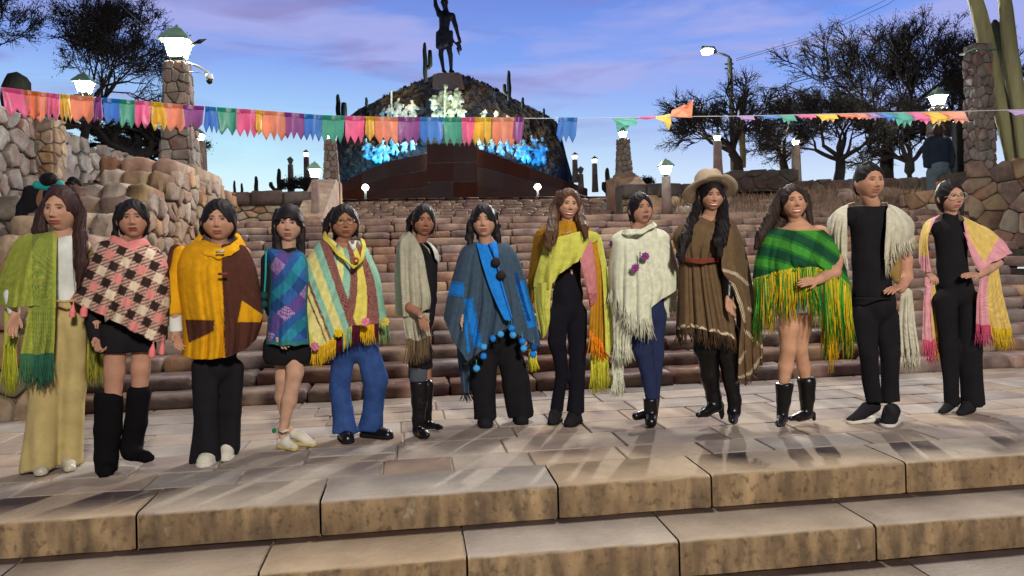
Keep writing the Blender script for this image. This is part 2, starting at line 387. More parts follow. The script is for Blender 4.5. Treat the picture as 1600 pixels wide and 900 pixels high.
M_METAL = mat('green_grey_metal', lin(104, 134, 114), lin(76, 100, 88), scale=4, rough=.5, bump=.1)
M_STEEL = mat('galvanised_pole', lin(92, 98, 88), lin(70, 76, 70), scale=6, rough=.5, metal=.3, bump=.1)
M_BLACK = mat('black_plastic', lin(22, 22, 26), lin(14, 14, 18), rough=.4, bump=0)
M_WHITE = mat('white_plastic', lin(205, 205, 205), lin(180, 180, 180), rough=.4, bump=0)
M_GRASS = mat('dry_grass', lin(148, 120, 98), lin(100, 78, 66), scale=4, rough=.9, bump=0)

def kerb_mat():
    m = mat('kerb_sandstone', lin(166, 152, 134), lin(142, 128, 112), scale=2.5, spec=.15, rough=.92, bump=.35, bscale=35, rand=.10)
    nt = m.node_tree; n, l = nt.nodes, nt.links; b = n['Principled BSDF']; src = b.inputs['Base Color'].links[0].from_socket
    tc = n.new('ShaderNodeTexCoord'); sp = n.new('ShaderNodeSeparateXYZ'); l.new(tc.outputs['Object'], sp.inputs[0])
    def noi(scale, st, lo, hi, det=5):
        mp = n.new('ShaderNodeMapping'); mp.inputs['Scale'].default_value = st; z = n.new('ShaderNodeTexNoise'); z.inputs['Scale'].default_value = scale; z.inputs['Detail'].default_value = det
        oi = n.new('ShaderNodeObjectInfo'); ad = n.new('ShaderNodeVectorMath'); cb = n.new('ShaderNodeCombineXYZ'); mm = n.new('ShaderNodeMath'); mm.operation = 'MULTIPLY'; mm.inputs[1].default_value = 40
        l.new(oi.outputs['Random'], mm.inputs[0]); l.new(mm.outputs[0], cb.inputs[0])
        l.new(tc.outputs['Object'], mp.inputs[0]); l.new(mp.outputs[0], ad.inputs[0]); l.new(cb.outputs[0], ad.inputs[1]); l.new(ad.outputs[0], z.inputs['Vector'])
        r = n.new('ShaderNodeMapRange'); l.new(z.outputs['Fac'], r.inputs[0]); r.inputs[1].default_value = lo; r.inputs[2].default_value = hi; return r.outputs[0]
    def mx(f, a, c):
        x = n.new('ShaderNodeMix'); x.data_type = 'RGBA'
        for s, i in ((f, 0), (a, 6), (c, 7)):
            if hasattr(s, 'links'): l.new(s, x.inputs[i])
            else: x.inputs[i].default_value = (*s, 1)
        return x.outputs[2]
    # weathered riser: ochre stone with vertical dirt runs and lime blooms; lies on the vertical face only
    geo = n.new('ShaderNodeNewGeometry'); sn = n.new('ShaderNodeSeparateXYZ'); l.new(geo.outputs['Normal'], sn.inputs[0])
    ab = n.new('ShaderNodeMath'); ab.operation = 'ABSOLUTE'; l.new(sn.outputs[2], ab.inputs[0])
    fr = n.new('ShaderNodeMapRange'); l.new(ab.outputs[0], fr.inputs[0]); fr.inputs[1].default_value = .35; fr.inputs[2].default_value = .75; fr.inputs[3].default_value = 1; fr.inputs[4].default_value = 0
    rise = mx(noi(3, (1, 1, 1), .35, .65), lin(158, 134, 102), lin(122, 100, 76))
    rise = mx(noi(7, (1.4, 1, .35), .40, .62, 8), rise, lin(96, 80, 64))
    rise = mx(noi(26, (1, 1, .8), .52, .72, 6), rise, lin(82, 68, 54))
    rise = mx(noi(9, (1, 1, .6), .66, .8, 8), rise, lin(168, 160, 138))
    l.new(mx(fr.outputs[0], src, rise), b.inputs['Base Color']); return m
M_KERB = kerb_mat()

# ---- ground, terrace paving and the front steps (local frame: s along the steps, n into the scene)
def sheet_ground():
    g = MB(); g.add([(-150, -60, -1.2), (150, -60, -1.2), (150, 2.0, -1.2), (-150, 2.0, -1.2)], [(0, 1, 2, 3)])
    tag(g.build('lower_plaza', M_GROUT, None, rot=TH), kind='structure')
    g = MB(); g.add([(-400, 17.5, 2.66), (400, 17.5, 2.66), (400, 700, 2.66), (-400, 700, 2.66)], [(0, 1, 2, 3)])
    tag(g.build('upper_ground', M_DIRT, None, rot=TH), kind='structure')
sheet_ground()
rg = random.Random(5)
terr = tag(empty('terrace_pavement', (0, 0, 0), TH), kind='structure')
tb = MB(); tb.box(-14, 16, 4.1, 6.6, -.6, -.012); tb.build('mortar_bed', M_GROUT, terr)
def slab(x0, x1, y0, y1, top, th, m, par, name='paving_slab', g=.006, r=.006, dz=.002):
    mb = MB(); z = top+rg.uniform(-dz, dz)
    a = rg.uniform(-.006, .006)
    mb.box(x0+g, x1-g, y0+g, y1-g, z-th, z, ch=r)
    c = np.array([(x0+x1)/2, (y0+y1)/2, z]); mb.v = [tuple(np.array(v)-c) for v in mb.v]
    return mb.build(name, m, par, False, loc=tuple(c))
def kerb_block(x0, x1, y0, y1, top, th, par, g=.005):
    c = np.array([(x0+x1)/2, y0, top]); vs = []; fs = []
    nx = 9; R = .013
    prof = [(0, -th), (0, -th*.55), (0, -R*1.6), (R*.35, -R*.45), (R*1.3, 0), (R*3, .001), ((y1-y0)-g, 0), ((y1-y0)-g, -th)]
    xs = [x0+g, x0+g+.012]+[x0+(x1-x0)*i/(nx-1) for i in range(1, nx-1)]+[x1-g-.012, x1-g]
    for i, x in enumerate(xs):
        e = i in (0, len(xs)-1)
        for j, (y, z) in enumerate(prof):
            w = 0 if e else rg.uniform(-.004, .004); chip = rg.random() < .10 and j in (3,)
            vs.append((x-c[0], y+(.008 if e and j < 5 else 0)+w+(0.012 if chip else 0), z-(.006 if e and 2 < j < 6 else 0)+(w if j in (2, 3) else 0)-(.008 if chip else 0)))
    n = len(prof)
    for i in range(len(xs)-1):
        for j in range(n-1): fs.append((i*n+j, (i+1)*n+j, (i+1)*n+j+1, i*n+j+1))
    fs.append(tuple(range(n))[::-1]); fs.append(tuple((len(xs)-1)*n+j for j in range(n)))
    me = mesh('kerb_stone', vs, fs, True)
    return link('kerb_stone', me, M_KERB, par, loc=tuple(c))
# kerb course of the terrace: joints measured on the photograph
def s_at(u, v, n): 
    Y = Yn(u, v, n); return to_sn(P(u, v, Y))[0]
j1 = [-9.4, -7.6, -5.9, -4.3]+[s_at(u, v, 3.76) for u, v in ((-150, 828), (212, 808), (500, 787), (872, 757), (1112, 742), (1416, 722))]+[4.9, 6.3, 7.9, 9.6]
for a, b in zip(j1[:-1], j1[1:]): kerb_block(a, b, 3.76, 4.16, 0, .171, terr)
rows = [4.16, 4.46, 4.84, 5.16, 5.50, 5.85, 6.2, 6.50]
for a, b in zip(rows[:-1], rows[1:]):
    x = -11+rg.uniform(0, .8)
    while x < 12.5:
        w = rg.uniform(.36, .82)
        if rg.random() < .16 and (b-a) > .33:
            md = a+(b-a)*rg.uniform(.4, .6); slab(x, x+w, a, md, 0, .03, M_PAVE, terr); slab(x, x+w, md, b, 0, .03, M_PAVE, terr)
        else: slab(x, x+w, a, b, 0, .03, M_PAVE, terr)
        x += w
st2 = tag(empty('front_steps', (0, 0, 0), TH), kind='structure')
tb = MB(); tb.box(-14, 16, 3.42, 3.752, -.7, -.19); tb.box(-14, 16, 3.0, 3.34, -1.2, -.36); tb.box(-14, 16, 2.52, 2.92, -1.3, -.53); tb.box(-14, 16, 3.83, 4.09, -.7, -.18); tb.build('mortar_bed', M_GROUT, st2)
j2 = [-8.4, -6.9, -5.4, -3.9]+[s_at(u, v, 3.35) for u, v in ((-40, 930), (403, 900), (730, 878), (1062, 853), (1370, 832))]+[3.9, 5.2, 6.8, 8.4]
for a, b in zip(j2[:-1], j2[1:]): kerb_block(a, b, 3.35, 3.755, -.171, .172, st2)
j3 = [-8, -6.4, -4.9, -3.4, -2.1, -.9, .3, 1.45, 2.35, 3.5, 4.9, 6.4, 8]
for a, b in zip(j3[:-1], j3[1:]): kerb_block(a, b, 2.93, 3.345, -.343, .172, st2)
for a, b in zip(j3[:-1], j3[1:]): kerb_block(a+.5, b+.5, 2.45, 2.925, -.515, .2, st2)
# ---- the rustic stone staircase
stair = tag(empty('stone_staircase', (0, 0, 0), TH), kind='structure')
bed = MB()
SR, ST_ = .116, .335
rs = random.Random(21); cnt = 0; far = MB()
def s_right(n): return 5.9+(n-6.4)*.52
for k in range(16):
    n0 = 6.45+ST_*k; z1 = SR*(k+1); sl, sr = -3.0, s_right(n0)
    bed.box(sl-.02, sr+1.0, n0+.06, 12.2 if k == 15 else n0+ST_+.3, z1-SR-.1-.001*k, z1-.045)
    x = sl+rs.uniform(-.1, .1)
    while x < sr+.6:
        w = rs.uniform(.30, .66)*(1.15-.012*k)
        if k == 0: w *= 1.25
        h = rs.uniform(-.012, .01); fr = rs.uniform(-.03, .02)
        vs, fs = block(x+.008, x+w-.008, n0+fr, n0+ST_+.04, z1-SR-.012, z1+h, rs, r=rs.uniform(.014, .028), jit=.008)
        vis = x+w > -3.9-.0*k and x < 7.6
        if vis and cnt < 296:
            c = vs.mean(0); link('stone', mesh('stone', vs-c, fs), M_STEP, stair, loc=tuple(c)); cnt += 1
        else: far.add(vs, fs)
        x += w
for k in range(10):   # flight beyond the landing
    n0 = 15.3+.26*k; z1 = 1.856+.083*(k+1)
    bed.box(-1.85, 4.35, n0+.06, 18.2, z1-.083-.1, z1-.04)
    x = -1.85
    while x < 4.3:
        w = rs.uniform(.22, .55); vs, fs = block(x+.008, x+w-.008, n0, n0+.29, z1-.083-.01, z1+rs.uniform(-.012, .01), rs, r=.03, jit=.010); far.add(vs, fs); x += w
tag(far.build('small_stones', M_STEP, stair, True), kind='stuff')
bed.build('stair_bed', M_STEPD, stair)
lp = MB(); lp.box(-8.5, 16, 12.15, 15.4, .8, 1.80); tag(lp.build('landing', M_PAVE, None, rot=TH), kind='structure')
lp = MB(); lp.box(-30, -3.0, 6.9, 12.14, -.6, .35); lp.box(-30, -8.52, 12.16, 22, -.6, 1.5); tag(lp.build('side_ground', M_DIRT, None, rot=TH), kind='structure')

# ---- left stepped wall beside the stairs: rises with them, in courses
lw = thing('stepped_stone_wall', 'rough stone side wall climbing in big steps at the left edge of the stairs', 'wall', (0, 0, 0), TH)
tops = []   # (n0, z top)
nn = 6.35; zt = 1.27
lev = [(6.35, 1.02), (7.0, 1.26), (7.55, 1.52), (8.0, 1.76), (8.35, 1.97), (8.95, 2.17), (9.55, 2.39), (10.1, 2.62), (10.9, 2.64), (11.65, 2.63), (12.4, 2.62)]
core = MB()
for (a, za), (b, zb) in zip(lev[:-1], lev[1:]):
    core.box(-3.95, -3.05, a+.03, 12.36 if b > 12.3 else b+.02, -.3, za-.15)
core.build('mortar_core', M_MORT, lw)
rr = random.Random(3)
for (a, za), (b, zb) in zip(lev[:-1], lev[1:]):
    x = -3.01; zprev = za-.26
    while x > -3.75:
        w = rr.uniform(.18, .40)
        vs, fs = block(x-w+.01, x-.008, a-.01, min(b+.06, a+.85), zprev-.02, za+rr.uniform(-.02, .02), rr, r=.045, jit=.024)
        c = vs.mean(0); link('stone', mesh('stone', vs-c, fs), M_RUB if rr.random() < .4 else M_RUBR, lw, loc=tuple(c)); x -= w
def topf(a):
    n = 6.35+a; z = lev[0][1]
    for q, zz in lev[:-1]:
        if n >= q: z = zz
    return z-.07
stone_face(lw, lambda a, b, d: (-3.03+d, 6.35+a, b-.05), 6.0, 2.75, .27, .22, M_RUB, top=topf, seed=8, depth=.07, gap=.014)
stone_face(lw, lambda a, b, d: (-3.97+a, 6.38-d, b-.05), .95, 1.0, .33, .26, M_RUB, seed=9, depth=.07, gap=.014)
stone_face(lw, lambda a, b, d: (-3.95-d, 6.4+a, b-.05), 5.9, 2.7, .34, .27, M_RUB, top=topf, seed=28, depth=.05, gap=.014, asstuff=True)
# rounded end of the wall beyond the pillar
e = MB(); e.box(-4.6, -3.0, 12.4, 12.9, 1.7, 2.42); e.build('wall_end', M_MORT, lw)
stone_face(lw, lambda a, b, d: (-2.98+d, 12.36+a, 1.8+b), .55, .62, .28, .22, M_RUB, seed=15, depth=.06)
stone_face(lw, lambda a, b, d: (-4.6+a, 12.37-d, 1.8+b), .1, .1, .28, .22, M_RUB, seed=15, depth=.06)

# ---- far-left rubble wall with a pilaster
tw = thing('tall_rubble_wall', 'long rubble retaining wall with a pilaster, far left below the lamp', 'wall', (0, 0, 0), TH)
def wz(a): return 4.02 - .16*sm(a, 3, 10)
c = MB(); c.box(-8.0, -7.05, 10.0, 21.5, 0, 3.9); c.build('mortar_core', M_MORT, tw)
stone_face(tw, lambda a, b, d: (-7.05+d*1.4, 10.0+a, 1.2+b), 11.5, 2.85, .42, .34, M_RUBG, top=lambda a: 2.78+.08*math.sin(a*2.3), seed=4, depth=.08, gap=.02)
c = MB(); c.box(-7.1, -6.72, 15.0, 15.5, .5, 4.05); c.build('pilaster_core', M_MORT, tw)
stone_face(tw, lambda a, b, d: (-7.1+a, 15.0-d, 1.3+b), .40, 2.8, .3, .24, M_RUB, seed=5, depth=.06)
stone_face(tw, lambda a, b, d: (-6.72+d, 15.0+a, 1.3+b), .5, 2.8, .3, .24, M_RUB, seed=6, depth=.06)
# nearer rubble wall at the left edge
nw = thing('rounded_rubble_wall', 'pale rounded rubble wall at the far left behind the crouching people', 'wall', (0, 0, 0), TH)
c = MB(); c.box(-8.2, -5.95, 8.1, 8.8, -.3, 2.35); c.build('mortar_core', M_MORT, nw)
stone_face(nw, lambda a, b, d: (-8.2+a, 8.1-d, .0+b), 2.25, 2.4, .30, .30, M_RUB, top=lambda a: 2.38-.5*sm(a, 1.5, 2.3), seed=12, depth=.09, gap=.02)
stone_face(nw, lambda a, b, d: (-5.95+d, 8.1+a, .0+b), .7, 2.0, .30, .30, M_RUB, seed=13, depth=.09, gap=.02)
bw = thing('low_boulder_wall', 'low wall of large boulders between the crouching people and the tall wall', 'wall', (0, 0, 0), TH)
c = MB(); c.box(-7.0, -5.2, 11.6, 12.1, .5, 2.15); c.build('mortar_core', M_MORT, bw)
stone_face(bw, lambda a, b, d: (-7.0+a, 11.6-d, .8+b), 2.5, 1.5, .5, .4, M_RUBG, top=lambda a: 1.42+.1*math.sin(a*4), seed=14, depth=.12, gap=.02)
# pier at the very left edge beside the first woman
pw = thing('left_pier', 'dark stone pier at the extreme left edge beside the terrace', 'wall', (0, 0, 0), TH)
c = MB(); c.box(-6.2, -4.86, 6.3, 7.2, -.3, 1.12); c.build('mortar_core', M_MORT, pw)
stone_face(pw, lambda a, b, d: (-6.2+a, 6.3-d, b), 1.34, 1.16, .36, .3, M_STEP, seed=16, depth=.07)

# ---- back-left and back-right terrace walls beyond the landing
def low_wall(label, s0, s1, n, z0, zs, zt, seed, sw=.3):
    t = thing('terrace_wall', label, 'wall', (0, 0, 0), TH)
    c = MB(); c.box(s0, s1, n+.0, n+.5, z0-.5, zt-.02); c.build('mortar_core', M_MORT, t)
    stone_face(t, lambda a, b, d: (s0+a, n-d, z0+b), s1-s0, zs-z0, sw, .15, M_RUB, seed=seed, depth=.05)
    rq = random.Random(seed); x = s0
    while x < s1:
        w = rq.uniform(.5, .9); w = min(w, s1-x+.01)
        vs, fs = block(x+.006, x+w-.006, n-.10, n+.55, zs, zt+rq.uniform(-.02, .02), rq, r=.04, jit=.01)
        q = vs.mean(0); link('coping_stone', mesh('coping_stone', vs-q, fs), M_DARKSTONE, t, loc=tuple(q)); x += w
    return t
low_wall('low pale rubble wall with dark coping beyond the stairs, left side', -6.3, -1.9, 15.2, 1.8, 2.38, 2.66, 31)
low_wall('low rubble wall with dark coping beyond the stairs, right side', 4.45, 7.0, 15.2, 1.8, 2.42, 2.72, 32, .4)

# ---- right side: dry slope, dark walls, big masonry wall
sl = MB(); gx = 34; gy = 16
for j in range(gy+1):
    for i in range(gx+1):
        s = 5.0+(i/gx)*16; n = 12.2+(j/gy)*6; z = 1.72+.95*sm(j/gy, 0, .8)+.12*mnoise.noise(Vector((s*1.3, n*1.3, 0)))+.1*(i/gx)
        sl.v.append((s, n, z))
for j in range(gy):
    for i in range(gx): sl.f.append((j*(gx+1)+i, j*(gx+1)+i+1, (j+1)*(gx+1)+i+1, (j+1)*(gx+1)+i))
tag(sl.build('dry_slope', M_DIRT, None, True, rot=TH), kind='structure')
gr = MB(); rq = random.Random(77)
for i in range(5200):
    s = rq.uniform(5.0, 12.0); n = rq.uniform(12.3, 17); z = 1.72+.95*sm((n-12.2)/6, 0, .8); L = rq.uniform(.06, .24); a = rq.uniform(0, 6.28)
    dx, dy = math.cos(a)*.012, math.sin(a)*.012; lx, ly = rq.gauss(0, .06), rq.gauss(0, .06)
    gr.add([(s-dx, n-dy, z), (s+dx, n+dy, z), (s+lx, n+ly, z+L)], [(0, 1, 2)])
tag(gr.build('dry_grass', M_GRASS, None, rot=TH), kind='stuff', label='dry brown grass tufts on the slope right of the stairs', cat='grass')
def rock_label(i, s, n, r):
    size = 'fist-sized' if r < .13 else 'small' if r < .16 else 'medium' if r < .2 else 'large'
    where = 'close to the stair edge' if s < 6.2 else 'midway along the slope' if s < 8 else 'toward the standing man' if s < 9.2 else 'near the masonry wall'
    dep = 'low on the bank' if n < 13.2 else 'halfway up the bank' if n < 14.4 else 'high on the bank'
    tone = ('flat-topped', 'angular', 'rounded', 'lopsided', 'squat')[i % 5]
    return '%s %s brown rock %s, %s' % (size, tone, dep, where)
for i in range(26):
    s = rq.uniform(5.2, 10.4); n = rq.uniform(12.4, 15.5); r = rq.uniform(.10, .24); z = 1.72+.95*sm((n-12.2)/6, 0, .8)
    vs, fs = block(-r, r, -r*.7, r*.7, -r*.4, r*.7, rq, r=r*.4, jit=r*.12)
    p = to_w(s, n, z)
    tag(link('slope_rock', mesh('slope_rock', vs, fs), M_RUBR, None, rot=rq.uniform(0, 6), loc=tuple(p)), rock_label(i, s, n, r), 'rock', 'rocks scattered on the dry slope')
def dark_wall(label, u0, u1, vt, vb, Y, seed):
    a = P(u0, vt, Y); b = P(u1, vt, Y); t = thing('dark_stone_wall', label, 'wall', (a[0], Y, 0))
    w = b[0]-a[0]; zt = (a[2]+b[2])/2; zb = P(u0, vb, Y)[2]
    c = MB(); c.box(0, w, .02, .5, zb, zt-.03); c.build('mortar_core', M_MORT, t)
    stone_face(t, lambda p, q, d: (p, .02-d, zb+q), w, zt-zb, .42, .26, M_DARKSTONE, seed=seed, depth=.05)
dark_wall('dark stone wall block in front of the bare trees, right of the street lamp', 1140, 1248, 264, 300, 16.2, 41)
dark_wall('long low dark wall under the bare trees at the right', 1246, 1470, 278, 306, 17.4, 42)
# masonry wall at right with pillar
rw = thing('masonry_wall', 'reddish irregular masonry wall at the right edge beside the cacti', 'wall', (0, 0, 0), TH)
A = to_sn(P(1506, 300, 12.6)); 
s0 = A[0]; 
c = MB(); c.box(s0+.03, s0+3.2, 12.72-.6, 13.3, .9, 2.02); c.build('mortar_core', M_MORT, rw)
stone_face(rw, lambda a, b, d: (s0+a, 12.1-d, 1.15+b), 2.9, 2.2, .40, .31, M_RUBR, top=lambda a: 1.08+.42*sm(a, 0, 1.0)+.02*a, seed=23, depth=.06, gap=.008)
stone_face(rw, lambda a, b, d: (s0-d+.03, 12.1+a, 1.15+b), 1.0, 1.1, .40, .31, M_RUBR, seed=24, depth=.06, gap=.008)
c = MB(); c.box(s0+.8, s0+3.3, 12.15, 13.3, 2.2, 2.6); c.build('mortar_fill', M_MORT, rw)

# ---- stone pillars with lanterns
def lantern(parent, z, w, power, lit=True, col=(1, .93, .78), estr=3.6, seg4=True):
    """four-sided street lantern: tray, tapered glass, hipped roof"""
    h = w*1.0; b = MB(); b.lathe([(w*.10, z), (w*.12, z+h*.10), (w*.24, z+h*.12), (w*.26, z+h*.18)], square=True); b.build('lantern_base', M_METAL, parent)
    if lit: pm = emis('lantern_glass_%d' % int(estr), col, estr)
    else: pm = mat('unlit_glass', (.2, .2, .22), rough=.2, bump=0)
    g = MB(); g.lathe([(w*.25, z+h*.19), (w*.40, z+h*.77)], square=True); g.build('lantern_pane', pm, parent)
    f = MB()
    for k in range(4):
        t = math.pi/4+k*math.pi/2; d = np.array([math.cos(t), math.sin(t)])*math.sqrt(2)
        f.tube([(d[0]*w*.255, d[1]*w*.255, z+h*.17), (d[0]*w*.41, d[1]*w*.41, z+h*.79)], w*.032, 4)
    f.build('lantern_frame', M_METAL, parent)
    r = MB(); r.lathe([(w*.50, z+h*.76), (w*.52, z+h*.82), (w*.27, z+h*1.12), (w*.22, z+h*1.20), (w*.08, z+h*1.28), (w*.03, z+h*1.40)], square=True); r.build('lantern_roof', M_METAL, parent)
    if lit and power: point('lantern_light', (0, 0, z+h*.5), power, col, w*.30, parent)
def rubble_pillar(label, u, v_base, v_top, Y, w0, w1, lamp_w, power, seed, base=None, sw=.2, group=None, estr=3.6, near=True, lit=True, zbase=None):
    b = P(u, v_base, Y); t_ = P(u, v_top, Y); x, z0, z1 = b[0], b[2], t_[2]
    if zbase is not None: z0 = zbase
    t = thing('lamp_pillar', label, 'lamp post', (x, Y, z0), TH, group); H = z1-z0
    dx = t_[0]-b[0]
    c = MB(); c.lathe([(w0/2-.01, 0), (w1/2-.01, H)], square=True); 
    c.build('shaft_core' if near else 'shaft', M_MORT if near else M_RUBG, t)
    if near:
        for q in range(4):
            ca, sa = math.cos(q*math.pi/2), math.sin(q*math.pi/2)
            def fm(a, bb, d, ca=ca, sa=sa):
                w = w0+(w1-w0)*bb/H; px = (a-.5)*w; py = -(w/2+d); return (px*ca-py*sa, px*sa+py*ca, bb)
            if q == 2: continue
            stone_face(t, lambda a, bb, d: fm(a/w0, bb, d), w0, H, sw, sw*.85, M_RUBG, seed=seed+q, depth=.04*min(1, sw/.2), gap=.006)
    if base:
        bw_, bz = base; c = MB(); c.lathe([(bw_/2, -.6), (bw_/2, bz), (bw_/2*.9, bz+.04)], square=True); c.build('plinth', M_RUBR, t)
    lantern(t, H, lamp_w, power, lit, estr=estr)
    return t
pilA = rubble_pillar('tall rough stone lamp pillar with lit green lantern, left of the stairs', 282, 262, 98, 11.4, .50, .27, .42, 500, 51, sw=.2, zbase=2.3)
rubble_pillar('lit green-roofed lantern on the wall pilaster, far left', 133, 186, 150, 15.2, .42, .34, .36, 350, 56, sw=.2)
rubble_pillar('slim grey lamp pillar beyond the left wall, behind the tall pillar', 315, 300, 222, 19.5, .30, .26, .25, 60, 61, near=False, estr=30)
rubble_pillar('stone lamp pillar at the left head of the upper stairs', 518, 283, 219, 16.5, .30, .20, .20, 110, 66, base=(.42, .02), sw=.14, estr=16, zbase=2.95)
rubble_pillar('stone lamp pillar at the right head of the upper stairs', 975, 277, 217, 16.8, .30, .20, .20, 110, 71, base=(.42, .02), sw=.14, estr=16, zbase=3.0)
def slim_post(label, u, v_base, v_top, Y, r, lamp_w, power, lit=True, group=None, estr=30):
    b = P(u, v_base, Y); t_ = P(u, v_top, Y); t = thing('lamp_post', label, 'lamp post', (b[0], Y, b[2]-.0), TH, group); H = t_[2]-b[2]
    c = MB(); c.lathe([(r*1.15, 0), (r, H*.3), (r*.85, H)], seg=10); c.build('shaft', M_RUBG, t, True); lantern(t, H, lamp_w, power, lit, estr=estr); return t
slim_post('grey round lamp post with white lantern beside the left pillar base', 494, 348, 281, 14.2, .085, .26, 14)
slim_post('round stone lamp post with lantern behind the hat wearer', 1042, 335, 276, 14.4, .10, .26, 14)
for i, (u, vb, vt, lit, lb) in enumerate([(480, 300, 246, 1, 'tiny lit lamp post on the skyline left of the monument'), (455, 300, 257, 0, 'unlit lamp post among cacti on the left skyline'),
        (899, 285, 250, 1, 'lit lamp post touching the right corner of the monument'), (908, 300, 272, 0, 'unlit short lamp post right of the monument'), (930, 300, 256, 1, 'small lit lamp post right of the monument beside cactus clump')]):
    slim_post(lb, u, vb, vt, 38, .16, .30, 0, bool(lit), estr=25)
slim_post('dim lamp on a round column in front of the bare trees', 1122, 275, 221, 17.5, .11, .16, 25)
slim_post('round column with small lamp, right of the street light pole', 1245, 300, 228, 18.2, .12, .16, 12)
# buttress ramps at the heads of the upper stairs
for sgn, lb, u in ((-1, 'sloping stone buttress below the left lamp pillar', 512), (1, 'sloping stone buttress below the right lamp pillar', 985)):
    a = to_sn(P(u, 300, 16.3)); t = thing('stair_buttress', lb, 'buttress', (0, 0, 0), TH)
    s = a[0]; c = MB()
    if sgn < 0: xs = (s-.25, s+.25)
    else: xs = (s-.25, s+.30)
    z0, z1 = 1.5, 2.98
    ext = -.28*sgn*-1
    c.add([(xs[0], 14.3, z0), (xs[1], 14.3, z0), (xs[1], 16.9, z0), (xs[0], 16.9, z0), (xs[0]+.1*sgn, 14.4, 2.1), (xs[1]+.1*sgn, 14.4, 2.1), (xs[1], 16.9, z1), (xs[0], 16.9, z1), (xs[0], 16.1, z1), (xs[1], 16.1, z1)],
          [(0, 1, 5, 4), (4, 5, 9, 8), (8, 9, 6, 7), (1, 2, 6, 9, 5), (0, 4, 8, 7, 3), (2, 3, 7, 6)])
    c.build('buttress_body', M_RUB, t)
    stone_face(t, lambda p, q, d: (xs[0]+.1*sgn+p*1.0, 14.38-d, 1.7+q), xs[1]-xs[0], .4, .2, .16, M_RUB, seed=81, depth=.04)
# two small white lamps on short posts in front of the monument
for i, (u, v, lb) in enumerate([(571, 294, 'small round white lamp on a short post left in front of the monument'), (840, 293, 'small square white lamp on a short post right in front of the monument')]):
    p = P(u, v, 24); t = thing('garden_lamp', lb, 'lamp', (p[0], 24, 2.66)); H = p[2]-2.66
    c = MB(); c.lathe([(.05, 0), (.04, H-.07)], seg=8); c.build('post', M_STEEL, t, True)
    c = MB(); c.lathe([(.03, H-.09), (.10, H-.04), (.12, H+.02), (.08, H+.10), (.02, H+.13)], seg=12); c.build('lamp_globe', emis('small_lamp', (1, .97, .9), 12), t, True)
    point('lamp_light', (0, 0, H), 30, (1, .95, .85), .1, t)
# street light
def street_light():
    Y = 24.; b = P(1147, 268, Y); tp = P(1140, 92, Y); t = thing('street_light', 'tall street light with short arm and glaring lamp above the bare trees', 'street light', (b[0], Y, 2.66))
    o = np.array([b[0], Y, 2.66]); c = MB(); c.tube([(0, 0, 0), tp-o], [.11, .075], 10); c.build('pole', M_STEEL, t, True)
    c = MB(); a = P(1139, 88, Y)-o; q = P(1119, 82, Y)-o; c.tube([tp-o, P(1139, 89, Y)-o, P(1133, 86, Y)-o, q], [.045, .04, .035, .03], 8); c.build('arm', M_STEEL, t, True)
    for dz in (8, 15):
        c = MB(); w = P(1140, 92+dz, Y)-o; c.tube([w-np.array([.17, 0, 0]), w+np.array([.12, 0, 0])], .03, 6); c.build('bracket', M_STEEL, t)
    c = MB(); hd = P(1106, 78, Y)-o; c.tube([q, q*.6+hd*.4+np.array([0, 0, .04]), hd+np.array([-.2, 0, .05])], [.05, .13, .09], 8); c.build('lamp_head', M_STEEL, t, True)
    c = MB(); c.lathe([(.03, -.14), (.17, -.10), (.20, 0), (.12, .02)], seg=12); g = c.build('lamp_lens', emis('street_lens', (1, .98, .9), 160), t, True, loc=tuple(hd+np.array([-.03, -.05, -.03])))
    L = bpy.data.lights.new('street_lamp_light', 'SPOT'); L.energy = 14000; L.color = (1, .96, .88); L.shadow_soft_size = .2; L.spot_size = math.radians(118); L.spot_blend = .35
    so = bpy.data.objects.new('street_lamp_light', L); S.collection.objects.link(so); so.parent = t; so.location = tuple(hd+np.array([-.03, -.1, -.22])); so.rotation_euler = Vector((-.3, -1, -.75)).to_track_quat('-Z', 'Y').to_euler()
street_light()
# right lantern (glaring) and right pillar with floodlight
rubble_pillar('glaring lantern on a stone pillar behind the standing man, right', 1469, 300, 168, 15.4, .34, .26, .31, 450, 91, sw=.2, estr=24, zbase=1.9)
def flood_pillar():
    Y = 13.9; t = thing('stone_gate_pillar', 'broad stone pillar with a flat lamp cap beside the tall cacti', 'pillar', (P(1530, 200, Y)[0], Y, 1.8), TH)
    c = MB(); c.lathe([(.165, 0), (.14, 3.2)], square=True); c.build('shaft_core', M_MORT, t)
    for q in (0, 1, 3):
        ca, sa = math.cos(q*math.pi/2), math.sin(q*math.pi/2)
        def fm(a, bb, d, ca=ca, sa=sa):
            w = .35-.05*bb/3.2; px = (a-.5)*w; py = -(w/2+d); return (px*ca-py*sa, px*sa+py*ca, bb)
        stone_face(t, lambda a, bb, d: fm(a/.56, bb, d), .56, 3.2, .24, .2, M_RUBG, seed=95+q, depth=.045, gap=.008)
    H = P(1530, 82, Y)[2]-1.8
    c = MB(); c.lathe([(.05, 3.2), (.04, H)], seg=8); c.build('lamp_stem', M_STEEL, t, True)
    c = MB(); c.lathe([(.21, H), (.21, H+.03), (.05, H+.08)], square=True); c.build('lamp_cap', M_METAL, t)
    c = MB(); c.lathe([(.05, H-.12), (.15, H-.01)], square=True); c.build('lamp_pane', emis('cool_pane', (.85, .95, 1), 8), t)
    point('lamp_light', (0, 0, H-.2), 100, (.9, .97, 1), .12, t)
flood_pillar()
# speaker column behind the standing man
c = thing('dark_column', 'dark slim upright box behind the standing man at right', 'column', tuple(P(1500, 262, 14.9)))
b = MB(); b.box(-.11, .11, -.1, .1, -.6, .95, ch=.02); b.build('box', M_BLACK, c)

